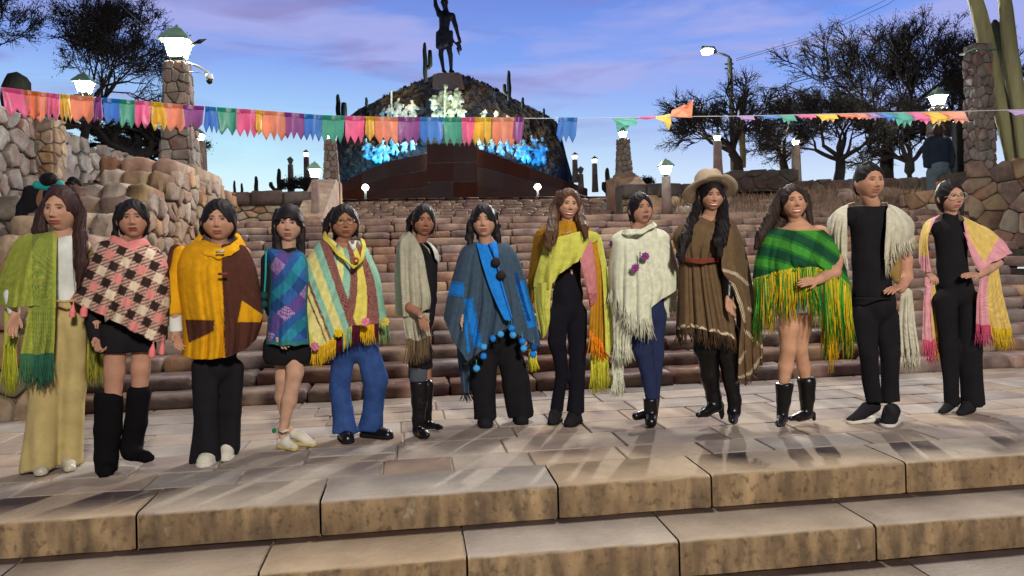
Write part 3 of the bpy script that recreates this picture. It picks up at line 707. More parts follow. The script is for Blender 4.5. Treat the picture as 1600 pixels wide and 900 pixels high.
# ---- cacti
def cactus(label, base, H, r, arms=(), m=M_CACTD, cat='cactus', group=None, ribs=10, seed=1, lean=0):
    t = thing('cactus', label, cat, tuple(base), 0, group); rg2 = random.Random(seed)
    def col(name, path, rad, par):
        mb = MB(); seg = ribs*2; pts = [np.array(p, float) for p in path]; vs = []
        for i, p in enumerate(pts):
            d = pts[min(i+1, len(pts)-1)]-pts[max(i-1, 0)]; d /= np.linalg.norm(d)+1e-9
            a = np.cross(d, (0, 1, .02)); a /= np.linalg.norm(a); bb = np.cross(d, a)
            for k in range(seg):
                q = 2*math.pi*k/seg; rr_ = rad[i]*(1.07 if k % 2 else .88); vs.append(p+rr_*(a*math.cos(q)+bb*math.sin(q)))
        fs = [(i*seg+k, i*seg+(k+1) % seg, (i+1)*seg+(k+1) % seg, (i+1)*seg+k) for i in range(len(pts)-1) for k in range(seg)]
        fs.append(tuple((len(pts)-1)*seg+k for k in range(seg))); mb.add(vs, fs); return mb.build(name, m, par, True)
    n = 9; path = [(lean*(i/n)+r*.12*math.sin(i*1.3+seed), 0, H*i/n) for i in range(n+1)]; rad = [r*(.82+.18*math.sin(math.pi*min(1, i/n*1.2))) for i in range(n)]+[r*.15]
    rad[-2] = r*.75; path.insert(n, (lean*.97, 0, H*.965)); rad.insert(n, r*.55)
    col('stem', path, rad, t)
    for (h, dx, up, ra) in arms:
        px = lean*h/H; pth = [(px, 0, h), (px+dx*.6, 0, h-.02*up), (px+dx, 0, h+abs(dx)*.5), (px+dx, 0, h+up*.6), (px+dx, 0, h+up*.96), (px+dx, 0, h+up)]
        col('arm', pth, [ra*.7, ra*.9, ra, ra, ra*.8, ra*.2], t)
    return t
def cact_px(label, u, vb, vt, Y, wpx, arms=(), **k):
    b = P(u, vb, Y); tpt = P(u, vt, Y); sc = Y/F
    return cactus(label, b, tpt[2]-b[2], wpx*sc/2, [(h*sc, dx*sc, up*sc, ra*sc) for h, dx, up, ra in arms], **k)
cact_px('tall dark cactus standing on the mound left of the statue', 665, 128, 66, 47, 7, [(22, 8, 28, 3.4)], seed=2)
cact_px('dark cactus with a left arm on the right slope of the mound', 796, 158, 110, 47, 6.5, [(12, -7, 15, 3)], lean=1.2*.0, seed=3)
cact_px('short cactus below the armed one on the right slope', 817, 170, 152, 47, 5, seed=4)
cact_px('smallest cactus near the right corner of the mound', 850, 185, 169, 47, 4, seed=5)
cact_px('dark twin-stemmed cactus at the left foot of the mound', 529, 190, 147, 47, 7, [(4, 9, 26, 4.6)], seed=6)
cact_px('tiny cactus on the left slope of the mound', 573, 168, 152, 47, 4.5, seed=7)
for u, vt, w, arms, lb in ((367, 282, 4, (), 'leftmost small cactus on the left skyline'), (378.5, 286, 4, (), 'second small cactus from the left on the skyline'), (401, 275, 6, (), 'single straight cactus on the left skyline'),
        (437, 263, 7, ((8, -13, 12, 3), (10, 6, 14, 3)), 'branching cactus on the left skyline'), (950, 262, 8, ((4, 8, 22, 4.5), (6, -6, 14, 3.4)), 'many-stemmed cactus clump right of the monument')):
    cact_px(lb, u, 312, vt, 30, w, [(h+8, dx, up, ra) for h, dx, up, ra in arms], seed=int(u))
cact_px('rightmost thick cactus rising past the top right corner', 1604, 262, -60, 13.6, 21, [], m=M_CACT, ribs=13, seed=11, lean=-.42)
cact_px('tall pale cactus leaning left beside the stone gate pillar', 1586, 262, -50, 13.9, 24, [], m=M_CACT, ribs=13, seed=12, lean=-.80)
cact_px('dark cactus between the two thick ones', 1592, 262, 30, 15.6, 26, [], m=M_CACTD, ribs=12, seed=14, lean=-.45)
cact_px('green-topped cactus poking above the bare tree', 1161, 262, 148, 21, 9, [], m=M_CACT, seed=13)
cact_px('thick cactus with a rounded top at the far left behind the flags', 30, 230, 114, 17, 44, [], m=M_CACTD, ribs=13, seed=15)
# ================================================================== TREES, MONUMENT, BUNTING
def tree(label, u, vb, Y, H, R, seed, leafy=.5, trunk_r=.16, levels=5, spread=.55, cat='tree', crown0=.25, group=None, dense=1.0, zb=None, leafsize=.05, twigr=.012):
    b = P(u, vb, Y); 
    if zb is not None: b[2] = zb
    t = thing('bare_tree' if leafy < .4 else 'tree', label, cat, tuple(b), 0, group); r = random.Random(seed)
    tr = MB(); lim = MB(); tw = MB(); lf = MB(); tips = []
    def grow(p, d, L, rad, lv):
        n = 3; pts = [p]; q = p.copy(); dd = d.copy()
        for i in range(n):
            dd = dd+np.array([r.gauss(0, .16), r.gauss(0, .16), r.gauss(0, .10)+.02]); dd /= np.linalg.norm(dd); q = q+dd*L/n; pts.append(q.copy())
        rr_ = [rad*(1-.28*i/n) for i in range(n+1)]
        (tr if lv == 0 else lim if lv < 3 else tw).tube(pts, rr_, 9 if lv < 1 else 7 if lv < 2 else 4 if lv < 4 else 3, cap=False)
        if lv >= levels: tips.append((q, dd)); return
        nb = r.choice((2, 3, 3)) if lv < levels-1 else r.choice((3, 4))
        if lv == 0: nb = 5
        for k in range(nb):
            a = r.uniform(0, 6.283); tilt = spread*r.uniform(.5, 1.3)*(1.25 if lv == 0 else 1)
            e = np.cross(dd, np.array([math.cos(a), math.sin(a), .1])); e /= np.linalg.norm(e)+1e-9
            nd = dd*math.cos(tilt)+e*math.sin(tilt); nd[2] = nd[2]*.8+.08; nd /= np.linalg.norm(nd)
            st = pts[-1] if (k < 2 or lv == 0) else pts[r.randrange(1, n)+1-1]
            grow(st.copy(), nd, L*r.uniform(.62, .86), max(rr_[-1]*r.uniform(.55, .75), twigr*.6), lv+1)
    grow(np.zeros(3), np.array([r.uniform(-.12, .12), 0, 1.]), H*crown0, trunk_r*.62, 0)
    # scale crown to the wanted size
    av = np.array([q for q, _ in tips]); mx = np.percentile(np.abs(av[:, 0]), 96); mz = np.percentile(av[:, 2], 98)
    sx, sz = R/mx, H/mz
    sc3 = np.array([sx, sx, sz]); tw2 = MB(); rs_ = twigr
    for m_ in (tr, lim, tw): m_.v = [(x*sx, y*sx, z*sz) for x, y, z in m_.v]
    for q0, dd in tips:
        q = q0*sc3
        for k in range(int(3*dense)+ (r.random() < 3*dense % 1)):
            d2 = dd+np.array([r.gauss(0, .5), r.gauss(0, .5), r.gauss(0, .4)+.1]); d2 /= np.linalg.norm(d2)
            L = r.uniform(.12, .36)*max(.35, min(1, H/3.5)); e = q+d2*L
            tw2.tube([q, (q+e)/2+np.array([r.gauss(0, .02), 0, r.gauss(0, .02)]), e], [rs_*.6, rs_*.45, rs_*.25], 3, cap=False)
            if r.random() < leafy:
                for m_ in range(5):
                    c = q+(e-q)*r.uniform(.1, 1.15)+np.array([r.gauss(0, .05), r.gauss(0, .05), r.gauss(0, .05)]); s = leafsize*r.uniform(.35, .9)
                    v = np.array([r.gauss(0, 1), r.gauss(0, 1), r.gauss(0, 1)]); v /= np.linalg.norm(v); w = np.cross(v, (r.random(), r.random(), 1)); w /= np.linalg.norm(w)
                    lf.add([c-v*s, c+w*s*.4, c+v*s, c-w*s*.4], [(0, 1, 2, 3)])
    tw.add(tw2.v, tw2.f)
    for m_, nme, mt in ((tr, 'trunk', M_BARK), (lim, 'limbs', M_BARK), (tw, 'twigs', M_BARK), (lf, 'leaves', M_LEAF)):
        if m_.v:
            o = m_.build(nme, mt, t, nme in ('trunk', 'limbs'))
            if nme in ('twigs', 'leaves'): tag(o, kind='stuff')
    return t
tree('wide bare tree behind the street light pole, right of the stairs', 1152, 285, 21, 2.7, 1.9, 5, leafy=.30, levels=6, dense=1.1, crown0=.16, trunk_r=.12, leafsize=.03)
tree('second bare tree, right of the street light pole', 1232, 290, 22, 2.5, 1.6, 16, leafy=.6, levels=6, dense=1.3, crown0=.18, trunk_r=.12, leafsize=.035)
tree('large dark dense bare tree with tall crown at the right', 1385, 292, 19.5, 4.05, 2.6, 7, leafy=.7, levels=6, dense=1.9, crown0=.16, trunk_r=.15, leafsize=.035)
tree('dark bushy tree in front of the tall one, right of the second', 1312, 298, 18.6, 2.5, 1.6, 18, leafy=.8, levels=6, dense=1.8, crown0=.16, trunk_r=.10, leafsize=.035)
tree('bare tree behind the glaring lantern, right', 1470, 292, 20.5, 3.9, 2.1, 9, leafy=.7, levels=6, dense=1.8, crown0=.16, trunk_r=.12, leafsize=.035)
tree('small bushy tree just left of the standing man', 1425, 298, 18.2, 2.2, 1.3, 10, leafy=.9, levels=5, dense=2.6, crown0=.12, trunk_r=.07, leafsize=.035)
tree('dark leafy tree behind the left lantern, its branches spreading right', 125, 250, 19.5, 4.1, 2.4, 23, leafy=.9, levels=6, dense=1.7, crown0=.2, trunk_r=.16, leafsize=.045)
tree('second leafy tree at the far left edge', -20, 250, 18.5, 4.9, 2.2, 12, leafy=.9, levels=6, dense=1.7, crown0=.2, trunk_r=.16, leafsize=.045)
tree('low leafy shrub above the tall rubble wall, left of the tall lamp pillar', 205, 275, 20.5, 1.75, 1.7, 29, leafy=1., levels=6, dense=1.6, crown0=.05, trunk_r=.05, cat='shrub', leafsize=.045)
tree('small dark bush on the skyline right of the monument', 1003, 300, 30, .55, .75, 14, leafy=1, levels=4, dense=3, crown0=.1, trunk_r=.03, cat='bush', twigr=.012, leafsize=.05)
tree('small dark bush beside the left lamp pillar', 470, 306, 26, .5, .8, 15, leafy=1, levels=4, dense=3, crown0=.1, trunk_r=.03, cat='bush', twigr=.012, leafsize=.05)
tree('shrub behind the masonry wall among the cacti at right', 1590, 262, 14.2, 1.0, .7, 19, leafy=1, levels=4, dense=3, crown0=.1, trunk_r=.04, cat='shrub', leafsize=.04)
# ---- monument
MY = 50.0
def mp(u, v, dy=0):
    p = P(u, v, MY+dy); return (p[0], p[1]-MY, p[2])
def monument():
    t = thing('monument', 'dark stepped stone monument with lit sculpted groups on a rocky mound behind the stairs', 'monument', (0, MY, 0))
    # mound body: profile of the silhouette, extruded with slopes
    def prism(name, front, dyf, back, dyb, m, dmid=0):
        mb = MB(); n = len(front)
        mb.add([mp(u, v, dyf) for u, v in front]+[mp(u, v, dyb) for u, v in back], [tuple(range(n))]+[tuple(range(n, 2*n))[::-1]]+[(i, i+n, (i+1) % n+n, (i+1) % n) for i in range(n)])
        return mb.build(name, m, t)
    # lower terrace walls, built of big courses
    rq = random.Random(9)
    def courses(name, top, u0, u1, vbot, dy, nrow=5, blk=30, mt=M_MONU):
        """wall with a sloping top, in stone panels"""
        vb = vbot
        rows_ = np.linspace(0, 1, nrow+1)
        u = u0
        while u < u1-1:
            w = min(rq.uniform(.8, 1.3)*blk, u1-u)
            if u1-(u+w) < blk*.4: w = u1-u
            for r0, r1 in zip(rows_[:-1], rows_[1:]):
                g = .02
                q = []
                for (uu, rr_) in ((u+g, r0), (u+w-g, r0), (u+w-g, r1), (u+g, r1)):
                    vt = top(uu); q.append((uu, vb+(vt-vb)*rr_-(.10 if rr_ == r0 else -.10)))
                d = dy+rq.uniform(-.02, .02); mb = MB(); f = [mp(a, b, d) for a, b in q]; bk = [mp(a, b, d+1.2) for a, b in q]
                mb.add(f+bk, [(0, 1, 2, 3), (7, 6, 5, 4), (0, 4, 5, 1), (1, 5, 6, 2), (2, 6, 7, 3), (3, 7, 4, 0)]); mb.build('stone_panel', mt, t)
            u += w
    topc = lambda u: 224.5-1.5*(u-668)/80
    topl = lambda u: 290-(u-528)*(290-240)/(668-528)-10*math.sin(math.pi*(u-528)/140)
    topr = lambda u: 232+(u-746)*.365
    courses('centre', topc, 667, 746, 345, -6.5, 4, 40)
    courses('left', topl, 527, 667, 345, -5.0, 4, 47)
    courses('right', topr, 746, 918, 345, -5.0, 4, 43)
    # back body behind (dark trapezoid)
    body = [(506, 345), (503, 300), (522, 240), (531, 196), (560, 172), (610, 148), (655, 128), (682, 116), (718, 116), (760, 134), (812, 160), (860, 184), (873, 196), (884, 240), (898, 290), (900, 345)]
    prism('mound_core', body, 2.5, [(700+(u-700)*.8, v+4 if v < 200 else v) for u, v in body], 9, M_ROCK)
    # rocky relief surface: displaced grid in front of the core
    nu_, nv_ = 96, 46
    def sil(u):
        xs = [p[0] for p in body[2:-2]]; ys = [p[1] for p in body[2:-2]]; return np.interp(u, xs, ys)
    mb = MB()
    for j in range(nv_+1):
        for i in range(nu_+1):
            u = 520+(884-520)*i/nu_; tv = j/nv_; v = sil(u)-1+(300-sil(u))*tv
            r_ = mnoise.fractal(Vector((u*.06, v*.08, 1.3)), .9, 2.1, 5); ed = math.sin(math.pi*i/nu_)**.4
            mb.v.append(mp(u, v+1.5*r_*(tv < .05), 2.4-.6*ed-2.2*tv*ed-abs(r_)*.9*ed))
    for j in range(nv_):
        for i in range(nu_): a = j*(nu_+1)+i; mb.f.append((a, a+1, a+nu_+2, a+nu_+1))
    mb.build('rock_face', M_ROCK, t, False)
    # plinth under the statue
    prism('statue_plinth', [(676, 140), (676, 118), (684, 114), (716, 113), (722, 119), (726, 140)], .3, [(680, 140), (680, 118), (686, 115), (714, 114), (718, 119), (722, 140)], 4, M_DARKSTONE)
    # shrubs on the crest
    fz = MB()
    for i in range(700):
        u = rq.uniform(545, 868); v = sil(u)+rq.uniform(-1, 3); h = rq.uniform(1, 4.5)*(1.3 if 590 < u < 660 or 730 < u < 780 else .5)
        a = mp(u, v, 2.0); b_ = mp(u+rq.gauss(0, 1.5), v-h, 2.0); fz.add([a, (a[0]+.12, a[1], a[2]), b_], [(0, 1, 2)])
    tag(fz.build('crest_grass', M_CACTD, t), kind='stuff')
    # sculpted figures, rough torsos with heads and limbs
    def fig(name, u, v, hpx, dy, seed, lean=0, m=M_FIG, arm=True):
        r = random.Random(seed); sc = hpx/40.
        pr = []
        def c(a, ra, b_, rb, fy=.8): pr.append((np.array(mp(u+a[0]*sc, v+a[1]*sc, dy+a[2]*sc)), ra*sc*MY/F, np.array(mp(u+b_[0]*sc, v+b_[1]*sc, dy+b_[2]*sc)), rb*sc*MY/F, fy))
        L = lean
        c((L*1.2, -37, 0), 3.6, (L*1.2, -36, 0), 3.2); c((L, -31, 0), 2.4, (L*.9, -28, 0), 3)
        c((L*.8-5, -27, 0), 4, (L*.8+5, -27, 0), 4); c((L*.7, -24, 0), 7.5, (L*.3, -12, 0), 6)
        c((-3, -12, 0), 5, (r.uniform(-8, -2), -4, -.2), 4); c((3, -12, 0), 5, (r.uniform(2, 9), -4, -.2), 4); c((-4, -4, -.2), 4, (-3, 2, 0), 3); c((5, -4, -.2), 4, (5, 2, 0), 3)
        if arm:
            a1 = r.uniform(-14, 14); c((L*.8-6, -27, 0), 3.0, (-11, -20+a1*.4, -.2), 2.5); c((-11, -20+a1*.4, -.2), 2.5, (-13+r.uniform(0, 10), -20+a1, -.4), 2)
            a2 = r.uniform(-14, 10); c((L*.8+6, -27, 0), 3.0, (11, -20+a2*.4, -.2), 2.5); c((11, -20+a2*.4, -.2), 2.5, (13-r.uniform(0, 10), -20+a2, -.4), 2)
        vs, q = blob(pr, .085*max(.8, sc), .05, disp=lambda X, Y, Z: .05*np.sin(X*9+seed)*np.sin(Z*8)*np.sin(Y*7))
        link(name, mesh(name, vs, q), m, t)
    k = 0
    for (u, v, h) in ((684, 184, 36), (697, 176, 44), (712, 178, 40), (704, 192, 30), (722, 190, 26), (690, 192, 26), (677, 170, 22), (716, 160, 24)):
        fig('sculpted_figure', u, v, h, -1.0-k*.12, 100+k, lean=((k*37) % 7-3)*.7); k += 1
    for q_ in ([mp(694.5, 188, -2.2), mp(695.5, 133, -2.2)], [mp(612, 178, -1), mp(611, 140, -1)]): mb = MB(); mb.tube(q_, .07, 5); mb.build('sculpted_lance', M_FIG, t)
    for (u, v, h) in ((622, 184, 30), (645, 186, 30), (634, 188, 22), (598, 186, 18), (608, 186, 22)):
        fig('sculpted_figure', u, v, h, .2-k*.05, 100+k, lean=((k*31) % 9-4)*.7); k += 1
    # lower rock groups lit blue
    for (u, v, h) in ((575, 246, 30), (590, 252, 34), (603, 250, 28), (617, 240, 26), (632, 238, 22), (645, 234, 20), (752, 234, 20), (768, 236, 24), (783, 240, 26), (797, 238, 24), (812, 246, 30), (822, 252, 34), (836, 256, 30), (846, 254, 38), (835, 232, 20), (755, 186, 16), (775, 186, 14), (795, 190, 12)):
        fig('sculpted_figure', u, v, h, -1.4-(k % 5)*.1, 100+k, lean=((k*29) % 11-5)*1.6); k += 1
    def spot(nm, u, v, dy, pw, col, r=.2): point(nm, mp(u, v, dy), pw, col, r, t)
    spot('white_floodlight', 697, 208, -3.6, 1648, (.86, 1, .62)); spot('white_floodlight', 680, 160, -4.2, 309, (.86, 1, .62)); spot('white_floodlight', 714, 160, -4.2, 309, (.86, 1, .62))
    spot('blue_floodlight', 590, 262, -3.3, 990, (.02, .36, 1)); spot('blue_floodlight', 640, 243, -3.3, 602, (.02, .42, 1)); spot('blue_floodlight', 612, 252, -3.3, 602, (.02, .42, 1))
    spot('blue_floodlight', 770, 243, -3.3, 602, (.02, .36, 1)); spot('blue_floodlight', 818, 260, -3.3, 990, (.01, .30, 1)); spot('blue_floodlight', 845, 240, -3.3, 268, (.01, .25, 1))
    spot('pale_blue_floodlight', 622, 205, -3.2, 135, (.35, .75, 1)); spot('pale_blue_floodlight', 652, 205, -3.2, 112, (.1, .5, 1)); spot('pale_blue_floodlight', 770, 190, -1.6, 88, (.1, .5, 1))
    spot('peach_floodlight', 632, 148, -1.5, 225, (1, .8, .5)); spot('peach_floodlight', 770, 158, -2.0, 485, (1, .8, .5))
monument()
# ---- bronze statue on the plinth
def statue():
    Y = MY+1.0; t = thing('statue', 'dark bronze statue of a man with one arm raised on top of the monument', 'statue', tuple(P(697, 115, Y)))
    o = np.array(P(697, 115, Y)); sc = Y/F
    def q(u, v, dy=0): return P(u, v, Y)-o+np.array([0, dy, 0])
    pr = []
    def c(u0, v0, r0, u1, v1, r1, fy=.8, d0=0, d1=0): pr.append((q(u0, v0, d0), r0*sc, q(u1, v1, d1), r1*sc, fy, .06))
    c(694.5, 4, 6.3, 695, 9, 4.6, 1); c(696, 13, 4, 697, 18, 4.5)      # head, neck
    c(687, 22, 5.2, 706, 25, 5.0); c(692, 24, 7, 700, 26, 7); c(695, 30, 9.2, 694, 46, 7.6); c(694, 48, 8.4, 695, 58, 9)  # torso
    c(691, 60, 7.2, 689, 84, 3.7); c(689, 86, 4.0, 693, 110, 2.3); c(693, 111, 2.6, 697, 113.5, 2)      # his right leg
    c(699, 60, 7.2, 703, 84, 3.9, d1=-.1); c(704, 86, 4.0, 705, 110, 2.4, d0=-.1); c(704, 111.5, 2.8, 709, 113.5, 2, d1=-.3)
    c(687, 22, 4.6, 681, 9, 3.4); c(681, 9, 3.3, 679, -8, 2.6); c(679, -8, 2.6, 680, -14, 2.8)   # raised arm
    c(707, 25, 4.6, 712, 41, 3.5); c(712, 41, 3.4, 717, 60, 2.3); c(717.5, 60, 2.6, 719, 66, 2.4)
    vs, f = blob(pr, .055, .08); link('statue_body', mesh('statue_body', vs, f), M_BRONZE, t)
    pr = []
    c(688, 52, 6.2, 688, 72, 6.6); c(696, 53, 9, 695, 68, 9.2); c(703, 52, 5, 702, 68, 6)
    vs, f = blob(pr, .055, .08, disp=lambda X, Y_, Z: .03*np.sin(X*22)); link('loincloth', mesh('loincloth', vs, f), M_BRONZE, t)
    pr = []
    c(704, 52, 2.6, 708, 64, 1.8); c(708, 64, 1.8, 714, 70, 1.6); c(716, 68, 3.4, 719, 77, 3.0); c(715, 76, 2.2, 718, 86, 1.0)
    vs, f = blob(pr, .05, .08); link('hanging_cloth', mesh('hanging_cloth', vs, f), M_BRONZE, t)
statue()
# ---- overhead wires
def wire(label, pts, r=.010):
    o = pts[0]; mb = MB(); mb.tube([p-o for p in pts], r, 4); ob = mb.build('overhead_wire', M_BLACK, None, loc=tuple(o)); tag(ob, label, 'wire')
wire('thin overhead cable running down to the left lantern', [P(150, -30, 16), P(200, 18, 14.5), P(253, 66, 11.5)])
wire('thin pair of cables crossing the sky at the upper right, upper one', [P(1150, 92, 24), P(1260, 60, 23), P(1380, 2, 22), P(1420, -25, 21)], .008)
wire('thin pair of cables crossing the sky at the upper right, lower one', [P(1150, 95, 24), P(1262, 64, 23), P(1385, 8, 22), P(1430, -20, 21)], .008)
# ---- security camera on its bracket
def sec_cam():
    Y = 11.2; o = P(292, 98, Y); t = thing('security_camera', 'white dome security camera on an arm fixed to the tall lamp pillar', 'camera', tuple(o))
    q = lambda u, v: P(u, v, Y)-o
    mb = MB(); mb.tube([q(292, 98), q(310, 104), q(325, 113), q(327, 116)], .018, 6); mb.build('arm', M_WHITE, t, True)
    mb = MB(); mb.tube([q(296, 112), q(322, 114)], .007, 4); mb.build('stay_wire', M_STEEL, t)
    mb = MB(); mb.lathe([(.02, .05), (.05, .04), (.055, -.03), (.05, -.04)], seg=12); mb.build('housing', M_WHITE, t, True, loc=tuple(q(327.5, 120)))
    mb = MB(); mb.lathe([(.05, 0), (.048, -.03), (.03, -.06), (.01, -.07)], seg=12); mb.build('dome', M_BLACK, t, True, loc=tuple(q(327.5, 124.5)))
    # small antenna / horn on the other side
    t2 = thing('loudspeaker_horn', 'small dark bird-shaped antenna beside the tall pillar lantern', 'antenna', tuple(P(303, 67, Y)))
    o2 = P(303, 67, Y); mb = MB(); mb.tube([P(297, 70, Y)-o2, P(306, 67, Y)-o2, P(312, 65, Y)-o2, P(323, 61, Y)-o2], [.012, .02, .035, .004], 6); mb.build('rod', M_BLACK, t2, True)
sec_cam()
# ---- bunting
PINK, ORG, PEACH, YEL, PUR, BLU, TEAL, RED = lin(250, 110, 175), lin(252, 145, 80), lin(252, 168, 130), lin(252, 215, 30), lin(172, 70, 175), lin(30, 150, 235), lin(40, 185, 160), lin(250, 110, 80)
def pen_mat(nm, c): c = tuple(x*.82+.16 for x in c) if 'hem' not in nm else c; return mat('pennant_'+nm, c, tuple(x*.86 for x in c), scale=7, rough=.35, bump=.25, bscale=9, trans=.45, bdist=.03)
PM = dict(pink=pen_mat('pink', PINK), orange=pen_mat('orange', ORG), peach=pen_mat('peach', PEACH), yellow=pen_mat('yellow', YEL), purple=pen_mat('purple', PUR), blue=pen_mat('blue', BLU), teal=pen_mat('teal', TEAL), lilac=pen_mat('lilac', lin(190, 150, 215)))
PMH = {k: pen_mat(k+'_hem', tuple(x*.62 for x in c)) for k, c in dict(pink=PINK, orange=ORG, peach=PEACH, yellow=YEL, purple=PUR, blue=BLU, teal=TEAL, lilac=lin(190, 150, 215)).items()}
def by(u): return 6.6+u/1600*1.6          # the line runs away to the right
def bunting():
    t = thing('bunting', 'garland of coloured swallowtail pennants strung across above the people', 'bunting', tuple(P(0, 137, by(0))))
    o = P(0, 137, by(0))
    line = [(-60, 128), (0, 137), (80, 147), (150, 153), (222, 159), (300, 166), (400, 173), (500, 181), (600, 184), (700, 184.5), (820, 185), (900, 185), (960, 184.5), (1080, 182), (1150, 181.5), (1300, 178), (1500, 174), (1680, 169)]
    xs, ys = [a for a, _ in line], [b for _, b in line]
    L = lambda u: float(np.interp(u, xs, ys))
    mb = MB(); mb.tube([P(u, L(u), by(u))-o for u in range(-60, 1681, 30)], .0035, 4); mb.build('cord', M_WHITE, t)
    rq = random.Random(4)
    def flag(u0, u1, h, colr, tails=3, shift=0, curl=0, scrunch=0, label=None, fly=None):
        """a plastic pennant: hem on the cord, zigzag tails; wind curls it"""
        if fly:   # free outline given in pixels
            cx = sum(a for a, b in fly)/len(fly); cy = sum(b for a, b in fly)/len(fly); mb = MB(); n = len(fly)
            vs = [P(u, v, by(u)+(.05*math.sin(i*2.1)))-o for i, (u, v) in enumerate(fly)]+[P(cx, cy, by(cx)-.06)-o]
            mb.add(vs, [(i, (i+1) % n, n) for i in range(n)]); ob = mb.build('pennant', PM[colr], t, False)
            return ob
        n = 18; m = 7; mb = MB(); W_ = u1-u0; h = h*1.15; ph = rq.uniform(0, 6); skew = shift+rq.uniform(-2, 2); cur = rq.uniform(-1, 1)
        for j in range(m+1):
            for i in range(n+1):
                a = i/n; zig = abs(((a*tails) % 1)-.5)*2      # 1 at the valley edges
                tail = h*(1-.30*zig) if tails else h
                b = j/m; hh = tail*b
                uu = u0+W_*a+skew*b+ (W_*.03*math.sin(a*9+ph)*b)-(a-.5)*W_*scrunch*(1-b*1.2)
                vv = L(uu if False else u0+W_*a)-1.0+hh+rq.uniform(-.3, .3)*b
                dy = -.035*math.sin(a*5+ph)*b*(1+scrunch*3)-.014*math.sin(a*(8+16*scrunch)+ph*2)*(.3+b)+curl*b*b*.2*math.cos(a*3)+cur*.03*b
                mb.v.append(P(uu, vv, by(u0+W_*a)+dy)-o)
        for j in range(m):
            for i in range(n): q = j*(n+1)+i; mb.f.append((q, q+1, q+n+2, q+n+1))
        ob = mb.build('pennant', PM[colr], t, True)
        md = ob.modifiers.new('s', 'SOLIDIFY'); md.thickness = .0015
        # folded hem band over the cord
        hb = MB()
        for j in range(2):
            for i in range(n+1):
                a = i/n; hb.v.append(P(u0+W_*a-(a-.5)*W_*scrunch*.8, L(u0+W_*a)-1.4+j*6.5, by(u0+W_*a)-.010-.014*math.sin(a*(8+16*scrunch)+ph*2)*(.3+j*.15))-o)
        for i in range(n): hb.f.append((i, i+1, n+2+i, n+1+i))
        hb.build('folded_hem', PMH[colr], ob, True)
    F_ = [(2, 44, 40, 'pink', 2, 6), (38, 60, 40, 'orange', 1, 2), (54, 74, 42, 'peach', 1, 0), (73, 94, 38, 'pink', 2, -1, 0, .1), (92, 110, 38, 'yellow', 3, 4, 0, .3), (109, 146, 38, 'peach', 2, 1), (145, 163, 36, 'purple', 2, 0, 0, .5), (161, 187, 36, 'blue', 2, 2),
          (184, 211, 40, 'teal', 2, 0), (211, 236, 38, 'pink', 2, 0), (234, 259, 40, 'yellow', 2, 2, 0, .2), (256, 286, 40, 'peach', 2, 2), (283, 319, 34, 'purple', 2, 0), (318, 341, 36, 'blue', 3, 2, 0, .3), (339, 370, 38, 'teal', 2, 0), (369, 402, 38, 'pink', 3, 0),
          (399, 412, 34, 'yellow', 1, 0, 0, .2), (410, 446, 40, 'peach', 3, 0), (443, 475, 36, 'purple', 3, 0), (475, 503, 36, 'blue', 3, 0), (503, 539, 38, 'teal', 3, 0), (539, 570, 38, 'pink', 3, 0), (571, 585, 34, 'yellow', 1, 0, 0, .1), (585, 622, 38, 'peach', 3, 0),
          (622, 657, 38, 'purple', 3, 0), (657, 692, 38, 'blue', 3, 0), (692, 722, 40, 'teal', 3, 0), (720, 744, 40, 'pink', 3, 0, 0, .1), (741, 769, 38, 'yellow', 3, 0, 0, .1), (769, 804, 40, 'peach', 3, 0), (803, 819, 36, 'purple', 1, -3), (873, 902, 34, 'blue', 3, -4)]
    for f in F_: flag(*f)
    flag(0, 0, 0, 'teal', fly=[(956, 185), (996, 184), (994, 197), (984, 196), (979, 206), (974, 198), (964, 206), (962, 192)])
    flag(0, 0, 0, 'pink', fly=[(988, 184), (1020, 181), (1026, 184), (1010, 187)])
    flag(0, 0, 0, 'yellow', fly=[(1018, 183), (1048, 178), (1049, 193), (1045, 204), (1040, 196), (1036, 190), (1026, 186)])
    flag(0, 0, 0, 'orange', fly=[(1046, 183), (1050, 172), (1064, 166), (1071, 163), (1075, 168), (1083, 154), (1081, 184)])
    u = 1147; seq = [('lilac', 28, 9, 1149), ('blue', 30, 8, 1188), ('teal', 28, 15, 1212), ('pink', 34, 8, 1240), ('yellow', 34, 13, 1272), ('orange', 34, 8, 1304), ('peach', 26, 13, 1330), ('lilac', 26, 12, 1350), ('blue', 34, 14, 1366), ('teal', 38, 24, 1384), ('pink', 36, 22, 1412), ('yellow', 38, 24, 1438), ('peach', 42, 22, 1464), ('lilac', 44, 12, 1572)]
    for c_, w, h, u0 in seq:
        v = L(u0); n = 4; pts = [(u0, v), (u0+w, L(u0+w)-.5)]
        for k in range(n*2):
            a = 1-(k+.5)/(n*2); pts.append((u0+w*a+h*.5, v+h*(.95 if k % 2 == 0 else .5)*(.7+.5*rq.random())*(.55+.45*math.sin(math.pi*a))))
        flag(0, 0, 0, c_, fly=pts)
bunting()
